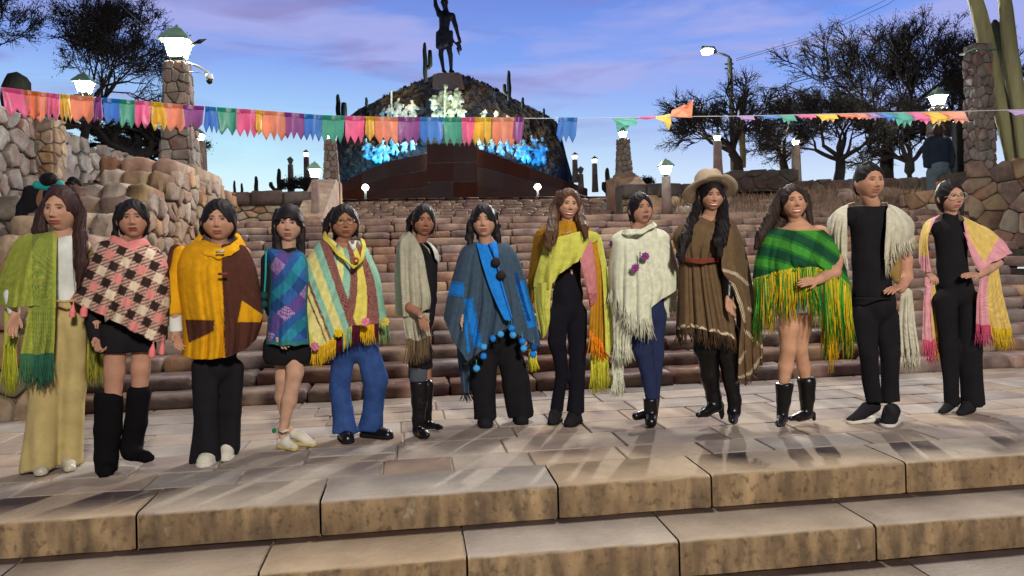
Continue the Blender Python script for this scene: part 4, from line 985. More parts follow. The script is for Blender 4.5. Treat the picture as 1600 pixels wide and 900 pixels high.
# ---- lamp over the square behind the photographer: what lights the faces
def plaza_lamp():
    t = thing('plaza_floodlight', 'floodlight pole of the square behind the photographer', 'floodlight', (3.0, -7.0, -1.2))
    mb = MB(); mb.tube([(0, 0, 0), (0, 0, 7.6)], [.10, .06], 10); mb.build('pole', M_STEEL, t, True)
    mb = MB(); mb.box(-.35, .35, -.1, .12, 7.5, 7.9, ch=.03); mb.build('lamp_head', M_STEEL, t)
    mb = MB(); mb.box(-.3, .3, .125, .14, 7.54, 7.86); mb.build('lamp_lens', emis('plaza_lens', (1, .93, .8), 20), t)
    L = bpy.data.lights.new('floodlight', 'SPOT'); L.energy = FRONT_W; L.color = (1, .92, .80); L.shadow_soft_size = .6; L.spot_size = math.radians(110); L.spot_blend = .6
    o = bpy.data.objects.new('floodlight', L); S.collection.objects.link(o); o.parent = t; o.location = (0, .3, 7.7)
    d = Vector((-3.0, 13, -7.0)); o.rotation_euler = d.to_track_quat('-Z', 'Y').to_euler()
FRONT_W = 7500
plaza_lamp()
# ---- floodlight hung high over the stairs, above the frame: it throws the people's short shadows towards the camera
def hung_lamp():
    t = thing('hanging_floodlight', 'floodlight hung from a cable high above the stairs', 'floodlight', (1.0, 8.6, 8.9))
    mb = MB(); mb.box(-.3, .3, -.16, .16, .0, .22, ch=.04); mb.build('lamp_head', M_STEEL, t)
    mb = MB(); mb.box(-.26, .26, -.13, .13, -.012, -.002); mb.build('lamp_lens', emis('hung_lens', (1, .95, .86), 20), t)
    mb = MB(); mb.tube([(-16, 4, 3.2), (-8, 2, 1.2), (0, 0, .24), (8, 2, 1.2), (16, 4, 3.2)], .012, 5); mb.build('suspension_cable', M_BLACK, t)
    L = bpy.data.lights.new('floodlight', 'SPOT'); L.energy = TOP_W; L.color = (1, .95, .86); L.shadow_soft_size = .55; L.spot_size = math.radians(150); L.spot_blend = .5
    o = bpy.data.objects.new('floodlight', L); S.collection.objects.link(o); o.parent = t; o.location = (0, 0, -.06); o.rotation_euler = Vector((0, -.25, -1)).to_track_quat('-Z', 'Y').to_euler()
TOP_W = 3000
hung_lamp()
# ================================================================== PEOPLE
M_CLOTH = mat('woven_cloth', (1, 1, 1), vcol=True, scale=25, rough=.95, bump=.5, bscale=160, sheen=0, spec=.06, bdist=.006)
M_SKIN = mat('skin', (1, 1, 1), vcol=True, scale=14, rough=.55, bump=.12, bscale=60, spec=.14, bdist=.003)
def cmat(nm, c, rough=.9, bump=.35, sc=60, spec=.06, sheen=0.0, c2=None, metal=0, stretch=None): return mat('cloth_'+nm, c, c2 or tuple(x*.78 for x in c), scale=9, rough=rough, bump=bump, bscale=sc, spec=spec, sheen=sheen, bdist=.006, metal=metal, stretch=stretch)
M_BLK = cmat('black', lin(30, 29, 33)); M_BLK2 = cmat('soft_black', lin(36, 34, 38)); M_LEATHER = cmat('black_leather', lin(14, 13, 15), rough=.30, spec=.4, bump=.3, sc=25, sheen=0)
M_SUEDE = cmat('black_suede', lin(17, 16, 19), rough=.95); M_NAVYJ = cmat('navy_denim', lin(42, 50, 82)); M_JEAN = cmat('blue_denim', lin(52, 78, 132), c2=lin(38, 58, 104))
M_KHAKI = cmat('khaki', lin(176, 158, 108)); M_WTOP = cmat('white_knit', lin(205, 208, 206)); M_DENL = cmat('pale_denim', lin(190, 205, 215))
M_OFFW = cmat('off_white', lin(205, 200, 185)); M_SOLE = cmat('rubber_sole', lin(205, 200, 190), rough=.6); M_SILV = cmat('silver_leather', lin(176, 168, 150), rough=.35, spec=.6)
M_GOLD = mat('gold_metal', lin(200, 165, 90), rough=.3, metal=.9, bump=0); M_FELT = cmat('beige_felt', lin(176, 158, 136), rough=.95); M_GREYJ = cmat('grey_knee', lin(74, 80, 90))
M_BELT = cmat('red_belt', lin(140, 66, 48), rough=.5); M_TEAL = cmat('teal_cloth', lin(40, 150, 150)); M_GLASS = mat('spectacle_rim', lin(120, 100, 70), rough=.3, metal=.8, bump=0)
def hairmat(nm, c): return mat('hair_'+nm, c, tuple(x*.5 for x in c), scale=26, rough=.55, bump=.55, bscale=150, spec=.16, stretch=(1, 1, .06), bdist=.006)
HB = hairmat('black', lin(30, 25, 26)); HD = hairmat('dark_brown', lin(50, 36, 30)); HW = hairmat('wavy_brown', lin(88, 60, 42)); HR = hairmat('red_brown', lin(58, 38, 36))
def rotm(yaw, pitch, roll):
    y, p_, r = [math.radians(a) for a in (yaw, pitch, roll)]
    return np.array(Matrix.Rotation(y, 3, 'Z') @ Matrix.Rotation(r, 3, 'Y') @ Matrix.Rotation(p_, 3, 'X'))
def wrink(a, seed=0, fx=38., fz=16.):
    def f(X, Y, Z): return a*(np.sin(X*fx+2.1*np.sin(Z*5+seed)+seed)*.5+np.sin(Z*fz+X*14+seed*2+1.5*np.sin(X*21))*.35+np.sin(Y*33+Z*7+seed)*.3)
    return f
def head_mesh(skin, lip, smile=0, age=0, browc=None, beard=0, eyes_open=1., wide=1., jawk=.27, seed=0, hk_=1.):
    nu, nv = 104, 130; rq = random.Random(seed); exp = np.exp
    skin = np.array(skin); lip = np.array(lip); browc = np.array(browc if browc is not None else lin(22, 16, 14))
    es = .0305+rq.uniform(-.0012, .0012); nw = 1+rq.uniform(-.12, .15); mwk = 1+rq.uniform(-.08, .10); mz0 = -.0655+rq.uniform(-.002, .002); nl = rq.uniform(-.002, .0015)
    w_ = np.linspace(0, 1, nv+1)[:, None]; th = math.pi*w_+.30*np.sin(2*math.pi*w_); u = np.linspace(0, 2*math.pi, nu, endpoint=False)[None]
    ph = u-.60*np.sin(u); z0 = np.cos(th)+0*u; x0 = np.sin(th)*np.sin(ph); y0 = -np.sin(th)*np.cos(ph)
    z = z0*.118; lower = np.maximum(0., -z0)
    jaw = 1-jawk*sm(lower, .25, 1.0)
    x = x0*.080*jaw*wide*(1+.035*exp(-((z+.022)/.03)**2))*(1-.05*sm(z0, .1, .8))
    y = y0*np.where(y0 < 0, .092, .100)
    y = y+np.where(y0 < 0, .012*lower**2-.004*lower, -.045*sm(lower, .3, 1)*y0)
    fr = sm(-y0, .25, .8); ax = np.abs(x); d = 0
    g = lambda cx, cz, sx, sz: exp(-((x-cx)/sx)**2-((z-cz)/sz)**2)
    d = d+.0045*g(0, .028, .05, .012)
    d = d-.0080*exp(-((ax-es)/.016)**2-((z-.006)/.012)**2)
    d = d+.0045*exp(-((ax-es)/.0115)**2-((z-.003)/.0070)**2)
    d = d+.0050*exp(-((ax-.041)/.018)**2-((z+.022)/.016)**2)*(1+.9*smile)
    nz_ = z-nl
    d = d+sm(nz_, -.046, -.034)*(1-sm(z, .004, .030))*(.006+.011*sm(-nz_, -.012, .034))*exp(-(x/(.0095*nw))**2)
    d = d+.0085*exp(-(x/(.011*nw))**2-((nz_+.033)/.009)**2)+.0065*exp(-((ax-.0125*nw)/.007)**2-((nz_+.036)/.007)**2)
    mw = (.0225+.007*smile)*mwk; mz = mz0+(.0065*smile)*(ax/mw)**2; op = .0036 if smile > .5 else 0
    d = d+.0060*exp(-(x/mw)**4)*exp(-((z-mz-.006-op*.4)/.0055)**2)+.0070*exp(-(x/(mw*.85))**4)*exp(-((z-mz+.0068+op)/.0065)**2)
    d = d-.0038*exp(-(x/mw)**4)*exp(-((z-mz)/.0028)**2)
    d = d+.0075*g(0, -.100, .022, .014)-.003*g(0, -.084, .025, .006)
    d = d-.0028*exp(-((ax-.031-.18*(-.040-z))/.0045)**2-((z+.050)/.016)**2)*(smile+.5*age+.12)
    y = y-d*fr
    e = exp(-((y-.006)/.012)**2-((z+.008)/.026)**2)*(y0 > -.30)*(np.abs(x0) > .4); x = x+np.sign(x)*.014*e
    C = np.ones(x.shape+(3,))*skin; f_ = (fr > .1)*1.
    def blend(C, w, c): w = (w*f_)[..., None]; return C*(1-w)+np.array(c)*w
    ck = exp(-((ax-.042)/.018)**2-((z+.022)/.016)**2); C = blend(C, .35*ck, skin*np.array([1.14, .88, .84]))
    C = blend(C, .25*exp(-(x/.012)**2-((nz_+.033)/.01)**2), skin*np.array([1.1, .88, .85]))
    lm = np.minimum(1, exp(-(x/(mw*1.04))**6)*(exp(-((z-mz-.0045-op*.5)/(.0052-.02*ax*.1))**4)+exp(-((z-mz+.0065+op)/.0062)**4))); C = blend(C, .9*lm, lip)
    if smile > .5: C = blend(C, exp(-(x/(mw*.80))**6)*exp(-((z-mz+.0008)/.0040)**4), lin(232, 224, 212)); C = blend(C, exp(-(x/(mw*.95))**6)*exp(-((z-mz+.0052)/.0014)**2)*.7, np.array(lip)*.3)
    else: C = blend(C, exp(-(x/(mw*.95))**6)*exp(-((z-mz)/.0018)**2)*.8, np.array(lip)*.22)
    so = exp(-((ax-es)/.019)**4-((z-.007)/.012)**4); C = blend(C, .30*so, skin*np.array([.62, .52, .50]))      # darker lids
    for sx_ in (-1, 1):
        ex = x-sx_*es; ez = z-.0035-.0018*(ex*sx_/.013)
        eo = .0048*eyes_open+.0013
        ew = exp(-(ex/.0135)**6)*exp(-(ez/eo)**4); C = blend(C, ew, lin(150, 132, 124))
        ir = exp(-(ex/.0075)**4)*ew; C = blend(C, ir, lin(16, 10, 8))
        la = exp(-(ex/.0150)**6)*exp(-((ez-eo-.0010+1.1*(ex/.03)**2*.01)/.0024)**2); C = blend(C, .95*la, lin(10, 7, 7))
        ll = exp(-(ex/.0135)**6)*exp(-((ez+eo+.0006)/.0014)**2); C = blend(C, .5*ll, skin*.25)
        bz = z-.0215+.012*(ex/.02)**2*np.where(ex*sx_ > 0, 1, .2); br = exp(-(ex/.0195)**6)*exp(-(bz/(.0036-.0012*np.clip(ex*sx_/.02, -1, 1)))**2); C = blend(C, .88*br, browc)
        no = exp(-((x-sx_*.0078*nw)/.0036)**2-((nz_+.0425)/.0022)**2); C = blend(C, .8*no, skin*.10)
    if beard: C = blend(C, np.minimum(1, beard*(exp(-(x/.026)**4)*exp(-((z+.0535)/.0042)**2)*.75+exp(-(x/.018)**2-((z+.1)/.014)**2)*.35)), lin(24, 18, 16))
    if age: C = blend(C, .3*age*exp(-((ax-es)/.014)**2-((z+.013)/.004)**2), skin*.55)
    fs = []
    for j in range(nv):
        for i in range(nu): fs.append((j*nu+i, (j+1)*nu+i, (j+1)*nu+(i+1) % nu, j*nu+(i+1) % nu))
    return np.stack([x, y, z], -1).reshape(-1, 3), fs, C.reshape(-1, 3)
class Person:
    def __init__(s, label, foot, crop, group=None, skin=lin(168, 122, 94), Y=None, z0=0., name='person', cat='person'):
        s.ox, s.oy, s.sc = crop; u, v = s.ox+foot[0]/s.sc, s.oy+foot[1]/s.sc
        if Y is None: b = Ground(u, v, z0)
        else: b = P(u, v, Y)
        s.Y = b[1]; s.o = np.array([b[0], b[1], b[2] if Y is not None else z0]); s.m = s.Y/F/s.sc; s.skin = np.array(skin); s.skin = s.skin*.84+s.skin.mean()*np.array([1.12, 1.0, .93])*.20
        s.t = thing(name, label, cat, tuple(s.o), 0, group); s.body = []; s.gz = s.o[2]
    def p(s, x, y, dy=0):        # crop pixel at this person's depth -> local metres
        return P(s.ox+x/s.sc, s.oy+y/s.sc, s.Y+dy)-s.o
    def prims(s, chains, fy=1., k=None, rs=1.):
        out = []
        for ch in chains:
            f = fy
            if isinstance(ch, tuple): ch, f = ch
            q = [(s.p(a[0], a[1], a[2] if len(a) > 3 else 0), a[-1]*s.m*rs) for a in ch]
            if len(q) == 1: q = q*2
            for (A, ra), (B, rb) in zip(q[:-1], q[1:]): out.append((A, ra, B, rb, f) if k is None else (A, ra, B, rb, f, k))
        return out
    def addbody(s, vs, fs, col=None):
        n = sum(len(v) for v, _, _ in s.body); c = np.tile(s.skin if col is None else col, (len(vs), 1)) if (col is None or np.ndim(col) == 1) else col
        s.body.append((np.array(vs), [tuple(int(i)+n for i in f) for f in fs], c))
    def finish(s):
        vs = np.concatenate([b[0] for b in s.body]); fs = [f for b in s.body for f in b[1]]; cs = np.concatenate([b[2] for b in s.body])
        link('body', mesh('body', vs, fs, True, cs), M_SKIN, s.t)
    def flesh(s, chains, fy=.85, h=.010, k=.02, rs=1.):
        vs, f = blob(s.prims(chains, fy, rs=rs), h, k); s.addbody(vs, f)
    def cloth(s, name, chains, m, fy=.8, h=.010, k=.018, cut_z=None, cut_top=None, folds=.004, cuts=(), seed=1, rs=1., fx=38., fz=16., label=None, parent=None, ground=False):
        cs = list(cuts)
        if ground: cs.append(lambda X, Y, Z: .0-Z+.002)
        c_ = chains[0][0] if isinstance(chains[0], tuple) else chains[0]; x_ = c_[-1][0]
        if cut_z is not None: zc = s.p(x_, cut_z)[2]; cs.append(lambda X, Y, Z: zc-Z)
        if cut_top is not None: zt = s.p(x_, cut_top)[2]; cs.append(lambda X, Y, Z: Z-zt)
        vs, f = blob(s.prims(chains, fy, rs=rs), h, k, cs, disp=wrink(folds*1.45, seed, fx, fz) if folds else None)
        o = link(name, mesh(name, vs, f), m, parent or s.t)
        if label: o['label'] = label
        return o
    def head(s, x, y, hpx, yaw=0, pitch=0, roll=0, lip=lin(140, 70, 66), dy=0., neck=None, necr=.9, **kw):
        """x,y: middle of the head (eye level); hpx: crown-to-chin height in crop pixels"""
        s.wide = kw.get('wide', 1.); vs, fs, c = head_mesh(s.skin, lip, seed=int(s.o[0]*1000), **kw); k = hpx*s.m/.228; s.hk = k; s.R = rotm(yaw, pitch, roll); s.hc = s.p(x, y, dy)
        s.addbody((vs*k)@s.R.T+s.hc, fs, c)
        jb = s.hl(0, .012, -.085); nb = s.p(*neck) if neck else jb+np.array([0, .01, -.09])
        v2, f2 = blob([(jb, .048*k*necr, nb, .052*k*necr, 1.)], .008, .02); s.addbody(v2, f2)
        s.neckbase = nb
    def hl(s, x, y, z): return (np.array([x, y, z])*s.hk)@s.R.T+s.hc
    def hair(s, m, chains=(), top=.070, open_w=.064, ss=.8, short=0, bangs=None, cap=1.0, h=.007, part=0, low=-.035, fy=.6, name='hair', back=True, thick=1., capz=1.):
        hc, R, k = s.hc, s.R, s.hk
        def loc(X, Y, Z):
            x, y, z = X-hc[0], Y-hc[1], Z-hc[2]; return [(x*R[0, i]+y*R[1, i]+z*R[2, i])/k for i in range(3)]
        def capf(X, Y, Z):
            x, y, z = loc(X, Y, Z); a, b, c = .0885*cap*thick*s.wide, .106*cap, .130*capz
            q = np.sqrt((x/a)**2+((y-.006)/b)**2+((z-.004)/c)**2); return (q-1)*.085*k
        top = top-.002; open_w = open_w*1.10*s.wide; cz = (top+low)/2-.03; rz = top-cz
        def face(X, Y, Z):
            x, y, z = loc(X, Y, Z); zz = z+part*np.abs(x)*1.2
            q = np.sqrt((x/open_w)**2+((y+.105)/.085)**2+((zz-cz)/rz)**2); d1 = (q-1)*.06*k
            return d1
        def lowcut(X, Y, Z):        # under the ears and jaw
            x, y, z = loc(X, Y, Z); return np.maximum(np.maximum(z+.045, y-.055)*k, -1)
        pr = s.prims(chains, fy, rs=ss)
        lo = hc-np.array([.12, .14, .16])*k; hi = hc+np.array([.12, .14, .16])*k
        # the cap as its own blob (custom field), then the strokes
        n = np.ceil((hi-lo)/h).astype(int); gx, gy, gz = [lo[i]+np.arange(n[i])*h for i in range(3)]
        G = (gx[:, None, None], gy[None, :, None], gz[None, None, :])
        Fd = capf(*G); x, y, z = loc(*G)
        Fd = np.maximum(Fd, -face(*G)); Fd = np.maximum(Fd, (-.012+.035*short-(.095-.02*short)*np.clip((y+.055-.05*short)/.09, 0, 1)-z)*k)
        Fd = Fd+.0016*np.sin(x*230+4*np.sin(z*30+y*20))*np.ones_like(Fd)
        Fd[0], Fd[-1] = 1, 1; Fd[:, 0] = 1; Fd[:, -1] = 1; Fd[:, :, 0] = 1; Fd[:, :, -1] = 1
        v, f = surf_net(Fd, lo, h); 
        if bangs:   # fringe hair over the forehead: a thin shell
            def bf(X, Y, Z):
                x, y, z = loc(X, Y, Z); q = np.sqrt((x/(.087*s.wide))**2+((y)/.106)**2+((z+.0)/.127)**2); d = np.abs(q-1.0)*.085*k-.006*k
                edge = bangs+.006*np.sin(x*150)+.010*(x/.06)**2*(-1)
                return np.maximum(np.maximum(d, (edge-z)*k), (y+.01)*k)
            Fb = bf(*G); Fb[0], Fb[-1] = 1, 1; Fb[:, 0] = 1; Fb[:, -1] = 1; Fb[:, :, 0] = 1; Fb[:, :, -1] = 1
            v2, f2 = surf_net(Fb, lo, h); f = list(map(tuple, f))+[tuple(q+len(v)) for q in f2]; v = np.concatenate([v, v2])
        f = [tuple(q) for q in f]
        if pr:
            v3, f3 = blob(pr, h, .02, disp=lambda X, Y, Z: .0026*np.sin(X*240+5*np.sin(Z*14))+.0015*np.sin(X*410+Z*9)); f += [tuple(q+len(v)) for q in f3]; v = np.concatenate([v, v3])
        # loose strands along the strokes
        o = link(name, mesh(name, v, f), m, s.t); rgq = random.Random(int(abs(hc[0]*1000)))
        if chains:
            mb = MB()
            for ch in chains:
                if isinstance(ch, tuple): ch = ch[0]
                if len(ch) < 3: continue
                for q in range(int(14)):
                    ang = rgq.uniform(0, 6.28); pts = []; w0 = rgq.uniform(.75, 1.12); ph = rgq.uniform(0, 6)
                    for i, a in enumerate(ch):
                        rr_ = a[-1]*s.m*w0*ss; c = s.p(a[0], a[1], a[2] if len(a) > 3 else 0)
                        pts.append(c+np.array([math.cos(ang)*rr_+.004*math.sin(ph+i*2), math.sin(ang)*rr_*.6, 0]))
                    pts[-1] = pts[-1]+np.array([rgq.gauss(0, .006), 0, -rgq.uniform(0, .03)])
                    mb.tube(pts, [.0028]*(len(pts)-1)+[.0008], 3)
            st = mb.build('strands', m, o, True); tag(st, kind='stuff')
        return o
    def hand(s, w, tip, n=(0, -1, 0), thumb=1, curl=.35, k=1.0, fore=None, rf=.026, spread=1.):
        """w: wrist (x,y,dy) crop; tip: fingertips (x,y,dy); n: palm normal (curl direction); fore: elbow point"""
        W_ = s.p(*w); T = s.p(*tip); d = T-W_; d /= np.linalg.norm(d); n = np.array(n, float); n -= d*np.dot(n, d); n /= np.linalg.norm(n); sd = np.cross(d, n); spread *= .5
        pr = []; k *= .84
        if fore is not None:
            E = s.p(*fore); pr.append((E, .040, W_, rf*k, 1., .02)); 
        pr.append((W_-d*.01, .023*k, W_+d*.02*k, .020*k, 1., .012))
        for i, (L1, L2, L3) in enumerate(((.036, .022, .018), (.042, .026, .020), (.038, .025, .019), (.030, .019, .016))):
            off = (i-1.5)*.0185*k*thumb*-1
            a = W_+sd*off*.55+d*.01; b_ = W_+sd*off+d*(.082-.004*abs(i-1.2))*k; pr.append((a, .0145*k, b_, .0108*k, 1., .008))
            fan = (i-1.5)*.09*spread*thumb*-1; dd = d*math.cos(fan)+sd*math.sin(fan); ang = 0; q = b_
            for L, r0, r1, c in ((L1, .0098, .0088, curl*.6), (L2, .0088, .0080, curl), (L3, .0080, .0066, curl*.7)):
                ang += c*(1+.12*(i-1.5)); e = dd*math.cos(ang)+n*math.sin(ang); q2 = q+e*L*k; pr.append((q, r0*k, q2, r1*k, 1., .003)); q = q2
        tb = W_+sd*.020*k*thumb+d*.022*k; t1 = tb+(sd*thumb*.62+d*.72+n*.25)*.040*k; t2 = t1+(sd*thumb*.25+d*.9+n*.35)*.032*k
        pr.append((tb, .015*k, t1, .0115*k, 1., .008)); pr.append((t1, .0105*k, t2, .0082*k, 1., .003))
        v, f = blob(pr, .0042, .006, big=.03); c = np.tile(s.skin, (len(v), 1)); s.addbody(v, f, c)
    def tors(s, chains, **k): s.flesh(chains, h=.014, **k)
    # ---------------- cloth sheets
    def loft(s, name, rows, D=None, B=None, closed=True, nu=120, nt=90, col=None, fold=(.012, 7), thick=.005, m=None, dy0=0., seed=1, parent=None, label=None, hemwob=1.5, fgrow=1.3):
        M = nu//2+1 if closed else nu
        a = np.linspace(0, math.pi, M) if closed else None; pp = (1-np.cos(a))/2 if closed else np.linspace(0, 1, M)
        R_ = []
        for r in rows:
            r = np.array([(q[0], q[1], q[2] if len(q) > 2 else 0.) for q in r], float)
            L = np.concatenate([[0], np.cumsum(np.hypot(*np.diff(r[:, :2], axis=0).T))]); L /= L[-1]
            # smooth the polyline a little
            x = np.stack([np.interp(pp, L, r[:, i]) for i in range(3)], 1)
            for _ in range(2): x[1:-1] = (x[:-2]+2*x[1:-1]+x[2:])/4
            R_.append(x)
        R_ = np.array(R_); nr = len(rows); tt = np.linspace(0, nr-1, nt+1); G = np.zeros((nt+1, M, 3)); DD = np.zeros(nt+1); BB = np.zeros(nt+1)
        D = D or [0.1]*nr; B = B or D; D = [d*(.84 if i > 1 else .92) for i, d in enumerate(D)]
        for j, t in enumerate(tt):
            i = min(int(t), nr-2); f = t-i; p0, p1, p2, p3 = R_[max(i-1, 0)], R_[i], R_[i+1], R_[min(i+2, nr-1)]
            G[j] = .5*((2*p1)+(-p0+p2)*f+(2*p0-5*p1+4*p2-p3)*f*f+(-p0+3*p1-3*p2+p3)*f**3) if nr > 2 else p1*(1-f)+p2*f
            DD[j] = D[i]*(1-f)+D[i+1]*f; BB[j] = B[i]*(1-f)+B[i+1]*f
        T = np.linspace(0, 1, nt+1)[:, None]*np.ones((1, M)); PP = np.ones((nt+1, 1))*pp[None]
        amp, fr = fold
        def wave(side):
            w = np.sin(PP*fr*6.283+seed+1.2*np.sin(T*2.2+seed)+1.7*np.sin(PP*3.3+seed))+.45*np.sin(PP*fr*2.3*6.283+seed*3+side)
            w = np.where(w > 0, w, w*.55)+.35*np.abs(np.sin(PP*fr*1.3*6.283+seed*1.7+.8*T))**.5
            return amp*1.35*w*T**fgrow
        vs = []; cols = []; sh = []
        halves = [(-1, DD)]+([(1, BB)] if closed else [])
        for side, d in halves:
            edge = np.sin(np.arccos(np.clip(1-2*PP, -1, 1))) if closed else np.ones_like(PP)
            dy = dy0+G[:, :, 2]+side*d[:, None]*edge*(1 if closed else 0)+wave(side)*(edge if closed else 1)*(-side)
            X = G[:, :, 0]; Yv = G[:, :, 1]+hemwob*np.sin(PP*fr*6.283+seed*2)*T**3
            Yw = s.Y+dy
            u = s.ox+X/s.sc; v = s.oy+Yv/s.sc; du = u-800; dv = v-HC; xx = du-ROLL*dv; yy = dv+ROLL*du
            V = np.stack([xx*Yw/F-s.o[0], Yw-s.o[1], CAMZ-yy*Yw/F-s.o[2]], -1)
            C = np.array(col(X, Yv, PP, T, side < 0)) if callable(col) else np.ones(V.shape)*np.array(col)
            sh.append((V, C))
        if closed:
            V = np.concatenate([sh[0][0], sh[1][0][:, 1:-1][:, ::-1]], 1); C = np.concatenate([sh[0][1], sh[1][1][:, 1:-1][:, ::-1]], 1)
        else: V, C = sh[0]
        n = V.shape[1]; fs = []; nn_ = n if closed else n-1
        I = np.arange(nt)[:, None]*n+np.arange(nn_)[None]; J = np.arange(nt)[:, None]*n+(np.arange(nn_)[None]+1) % n
        Q = np.stack([I, I+n, J+n, J], -1).reshape(-1, 4)
        o = link(name, mesh(name, V.reshape(-1, 3), Q, True, C.reshape(-1, 3)), m or M_CLOTH, parent or s.t)
        md = o.modifiers.new('thickness', 'SOLIDIFY'); md.thickness = thick; md.offset = 1
        if label: o['label'] = label
        s.hem = V[-1]; s.hemfront = sh[0][0][-1]; s.hempx = G[-1, :, 0]; s.sheetV = V; s.grid = sh[0][0]
        return o
    def hemseg(s, a, b, hf=None, px=None):
        hf = s.hemfront if hf is None else hf; px = s.hempx if px is None else px; return [q for q, x in zip(hf, px) if a <= x <= b]
    def fringe(s, pts, L, n, cols, name='fringe', r=.0028, clump=1, jit=.25, parent=None, out=.01, seed=3, m=None, sway=.02):
        """strands hanging from a polyline of local points; L metres (or list of 2); cols: list of colours, or f(t)"""
        rq = random.Random(seed); pts = np.array(pts); Ls = np.concatenate([[0], np.cumsum(np.linalg.norm(np.diff(pts, axis=0), axis=1))]); Ls /= Ls[-1]+1e-9
        mb = MB(); L0, L1 = (L if hasattr(L, '__len__') else (L, L))
        for i in range(n):
            t = (i+rq.uniform(.1, .9))/n; q = np.array([np.interp(t, Ls, pts[:, c]) for c in range(3)]); LL = (L0+(L1-L0)*t)*rq.uniform(1-jit, 1.05)
            q = q+np.array([0, -.004, .004]); c = cols(t) if callable(cols) else cols[rq.randrange(len(cols))]
            c = np.array(c)*rq.uniform(.8, 1.1); sx = rq.gauss(0, sway); sy = -abs(rq.gauss(0, out)); w = rq.gauss(0, .004)
            z = lambda f: q+np.array([sx*f*f+w*math.sin(f*9), sy*f, -LL*f])
            mb.tube([z(0), z(.35), z(.7), z(1)], [r*1.1, r, r, r*.5], 4, col=c)
        me = mesh(name, mb.v, mb.f, True, mb.c); o = link(name, me, m or M_CLOTH, parent or s.t); tag(o, kind='stuff'); return o
    def ball(s, name, x, y, dy, r, colr, rough=.25, seed=1, label=None, flat=1., mt=None):
        c = s.p(x, y, dy); mb = MB(); rq = random.Random(seed); nu_, nv_ = 14, 9; R = r*s.m; vs = []
        for j in range(nv_+1):
            th = math.pi*j/nv_
            for i in range(nu_):
                ph = 2*math.pi*i/nu_; k = R*(1+rq.uniform(-rough, rough)*.5); vs.append((k*math.sin(th)*math.cos(ph), k*math.sin(th)*math.sin(ph)*flat, k*math.cos(th)))
        fs = [(j*nu_+i, (j+1)*nu_+i, (j+1)*nu_+(i+1) % nu_, j*nu_+(i+1) % nu_) for j in range(nv_) for i in range(nu_)]
        o = link(name, mesh(name, vs, fs, True, [colr]*len(vs)), mt or M_CLOTH, s.t, loc=tuple(c))
        if label: o['label'] = label
        return o
    def flower(s, x, y, dy, r, colr, label=None):
        c = s.p(x, y, dy); R = r*s.m; mb = MB(); rq = random.Random(int(x))
        for ring, (rad, n, zz) in enumerate(((1, 8, 0), (.6, 6, -.25), (.28, 4, -.45))):
            for i in range(n):
                a = 6.283*i/n+ring*.4; d = np.array([math.cos(a), 0, math.sin(a)]); e = np.array([-math.sin(a), 0, math.cos(a)]); o_ = np.array([0, zz*R*.6, 0])
                cc = np.array(colr)*rq.uniform(.75, 1.2)
                mb.add([o_, o_+d*R*rad*.6+e*R*rad*.38+(0, -.1*R, 0), o_+d*R*rad+(0, .05*R, 0), o_+d*R*rad*.6-e*R*rad*.38+(0, -.1*R, 0), o_+d*R*rad*.55+(0, -.35*R, 0)], [(0, 1, 4), (1, 2, 4), (2, 3, 4), (3, 0, 4)], cc)
        me = mesh('crochet_flower', mb.v, mb.f, True, mb.c); o = link('crochet_flower', me, M_CLOTH, s.t, loc=tuple(c))
        if label: o['label'] = label
    def stroke(s, name, pts, r, m, seg=6, parent=None, dy=None):
        mb = MB(); q = [s.p(a[0], a[1], a[2] if len(a) > 2 else 0) for a in pts]; mb.tube(q, r, seg); return mb.build(name, m, parent or s.t, True)
    def glasses(s, R_=.021, m=None):
        mb = MB()
        for sx in (-1, 1):
            pts = [s.hl(sx*.032+R_*math.cos(a)*1.1, -.104, .000+R_*.85*math.sin(a)) for a in np.linspace(0, 6.283, 17)]; mb.tube(pts, .0016, 4, cap=False)
            mb.tube([s.hl(sx*.055, -.100, .003), s.hl(sx*.076, -.05, .004), s.hl(sx*.080, .01, 0)], .0014, 4)
        mb.tube([s.hl(-.010, -.106, .003), s.hl(.010, -.106, .003)], .0016, 4)
        mb.build('glasses', m or M_GLASS, s.t, True)
    def shoe(s, heel, toe, r, m, top=None, name='shoe', sole=None, rt=None, h=.006, kk=.02, heelh=0):
        """heel, toe: (x,y,dy) of the foot's middle line just above ground; r crop px"""
        A = s.p(*heel); B = s.p(*toe); gr = r*s.m; rt = (rt or r*.8)*s.m
        A[2] = max(gr*.55, A[2]) if heelh == 0 else heelh+gr*.55; B[2] = rt*.55; pr = [(A, gr*.95, B, rt, 1.), ((A*2+B)/3+np.array([0, 0, gr*.5]), gr*.8, (A+B*2)/3, rt*.9, 1.)]
        if top: T = s.p(*top[:3]); pr.append((A+np.array([0, 0, gr*.3]), gr*.8, T, top[3]*s.m, 1.))
        if heelh: HP = A+(A-B)/np.linalg.norm(A-B)*gr*.35; pr.append((np.array([HP[0], HP[1], .0]), gr*.30, HP, gr*.5, 1.)) ; 
        v, f = blob(pr, h, kk, [lambda X, Y, Z: .006-Z]); o = link(name, mesh(name, v, f), m, s.t)
        if sole is not None:
            pr2 = [(A*np.array([1, 1, 0])+np.array([0, 0, .012]), gr*1.03, B*np.array([1, 1, 0])+np.array([0, 0, .012]), rt*1.08, 1.)]
            v, f = blob(pr2, h, kk, [lambda X, Y, Z: .001-Z, lambda X, Y, Z: Z-.026]); link('sole', mesh('sole', v, f), sole, o)
        return o
C1 = (0, 260, 1.8); C2 = (240, 290, 2.0); C3 = (440, 300, 2.25); C4 = (680, 280, 2.25); C5 = (930, 260, 2.143); C6 = (1160, 240, 2.045); C7 = (1400, 180, 1.8)
def A3(c): return np.array(c, float)
def pick(shape, base): return np.ones(shape+(3,))*A3(base)
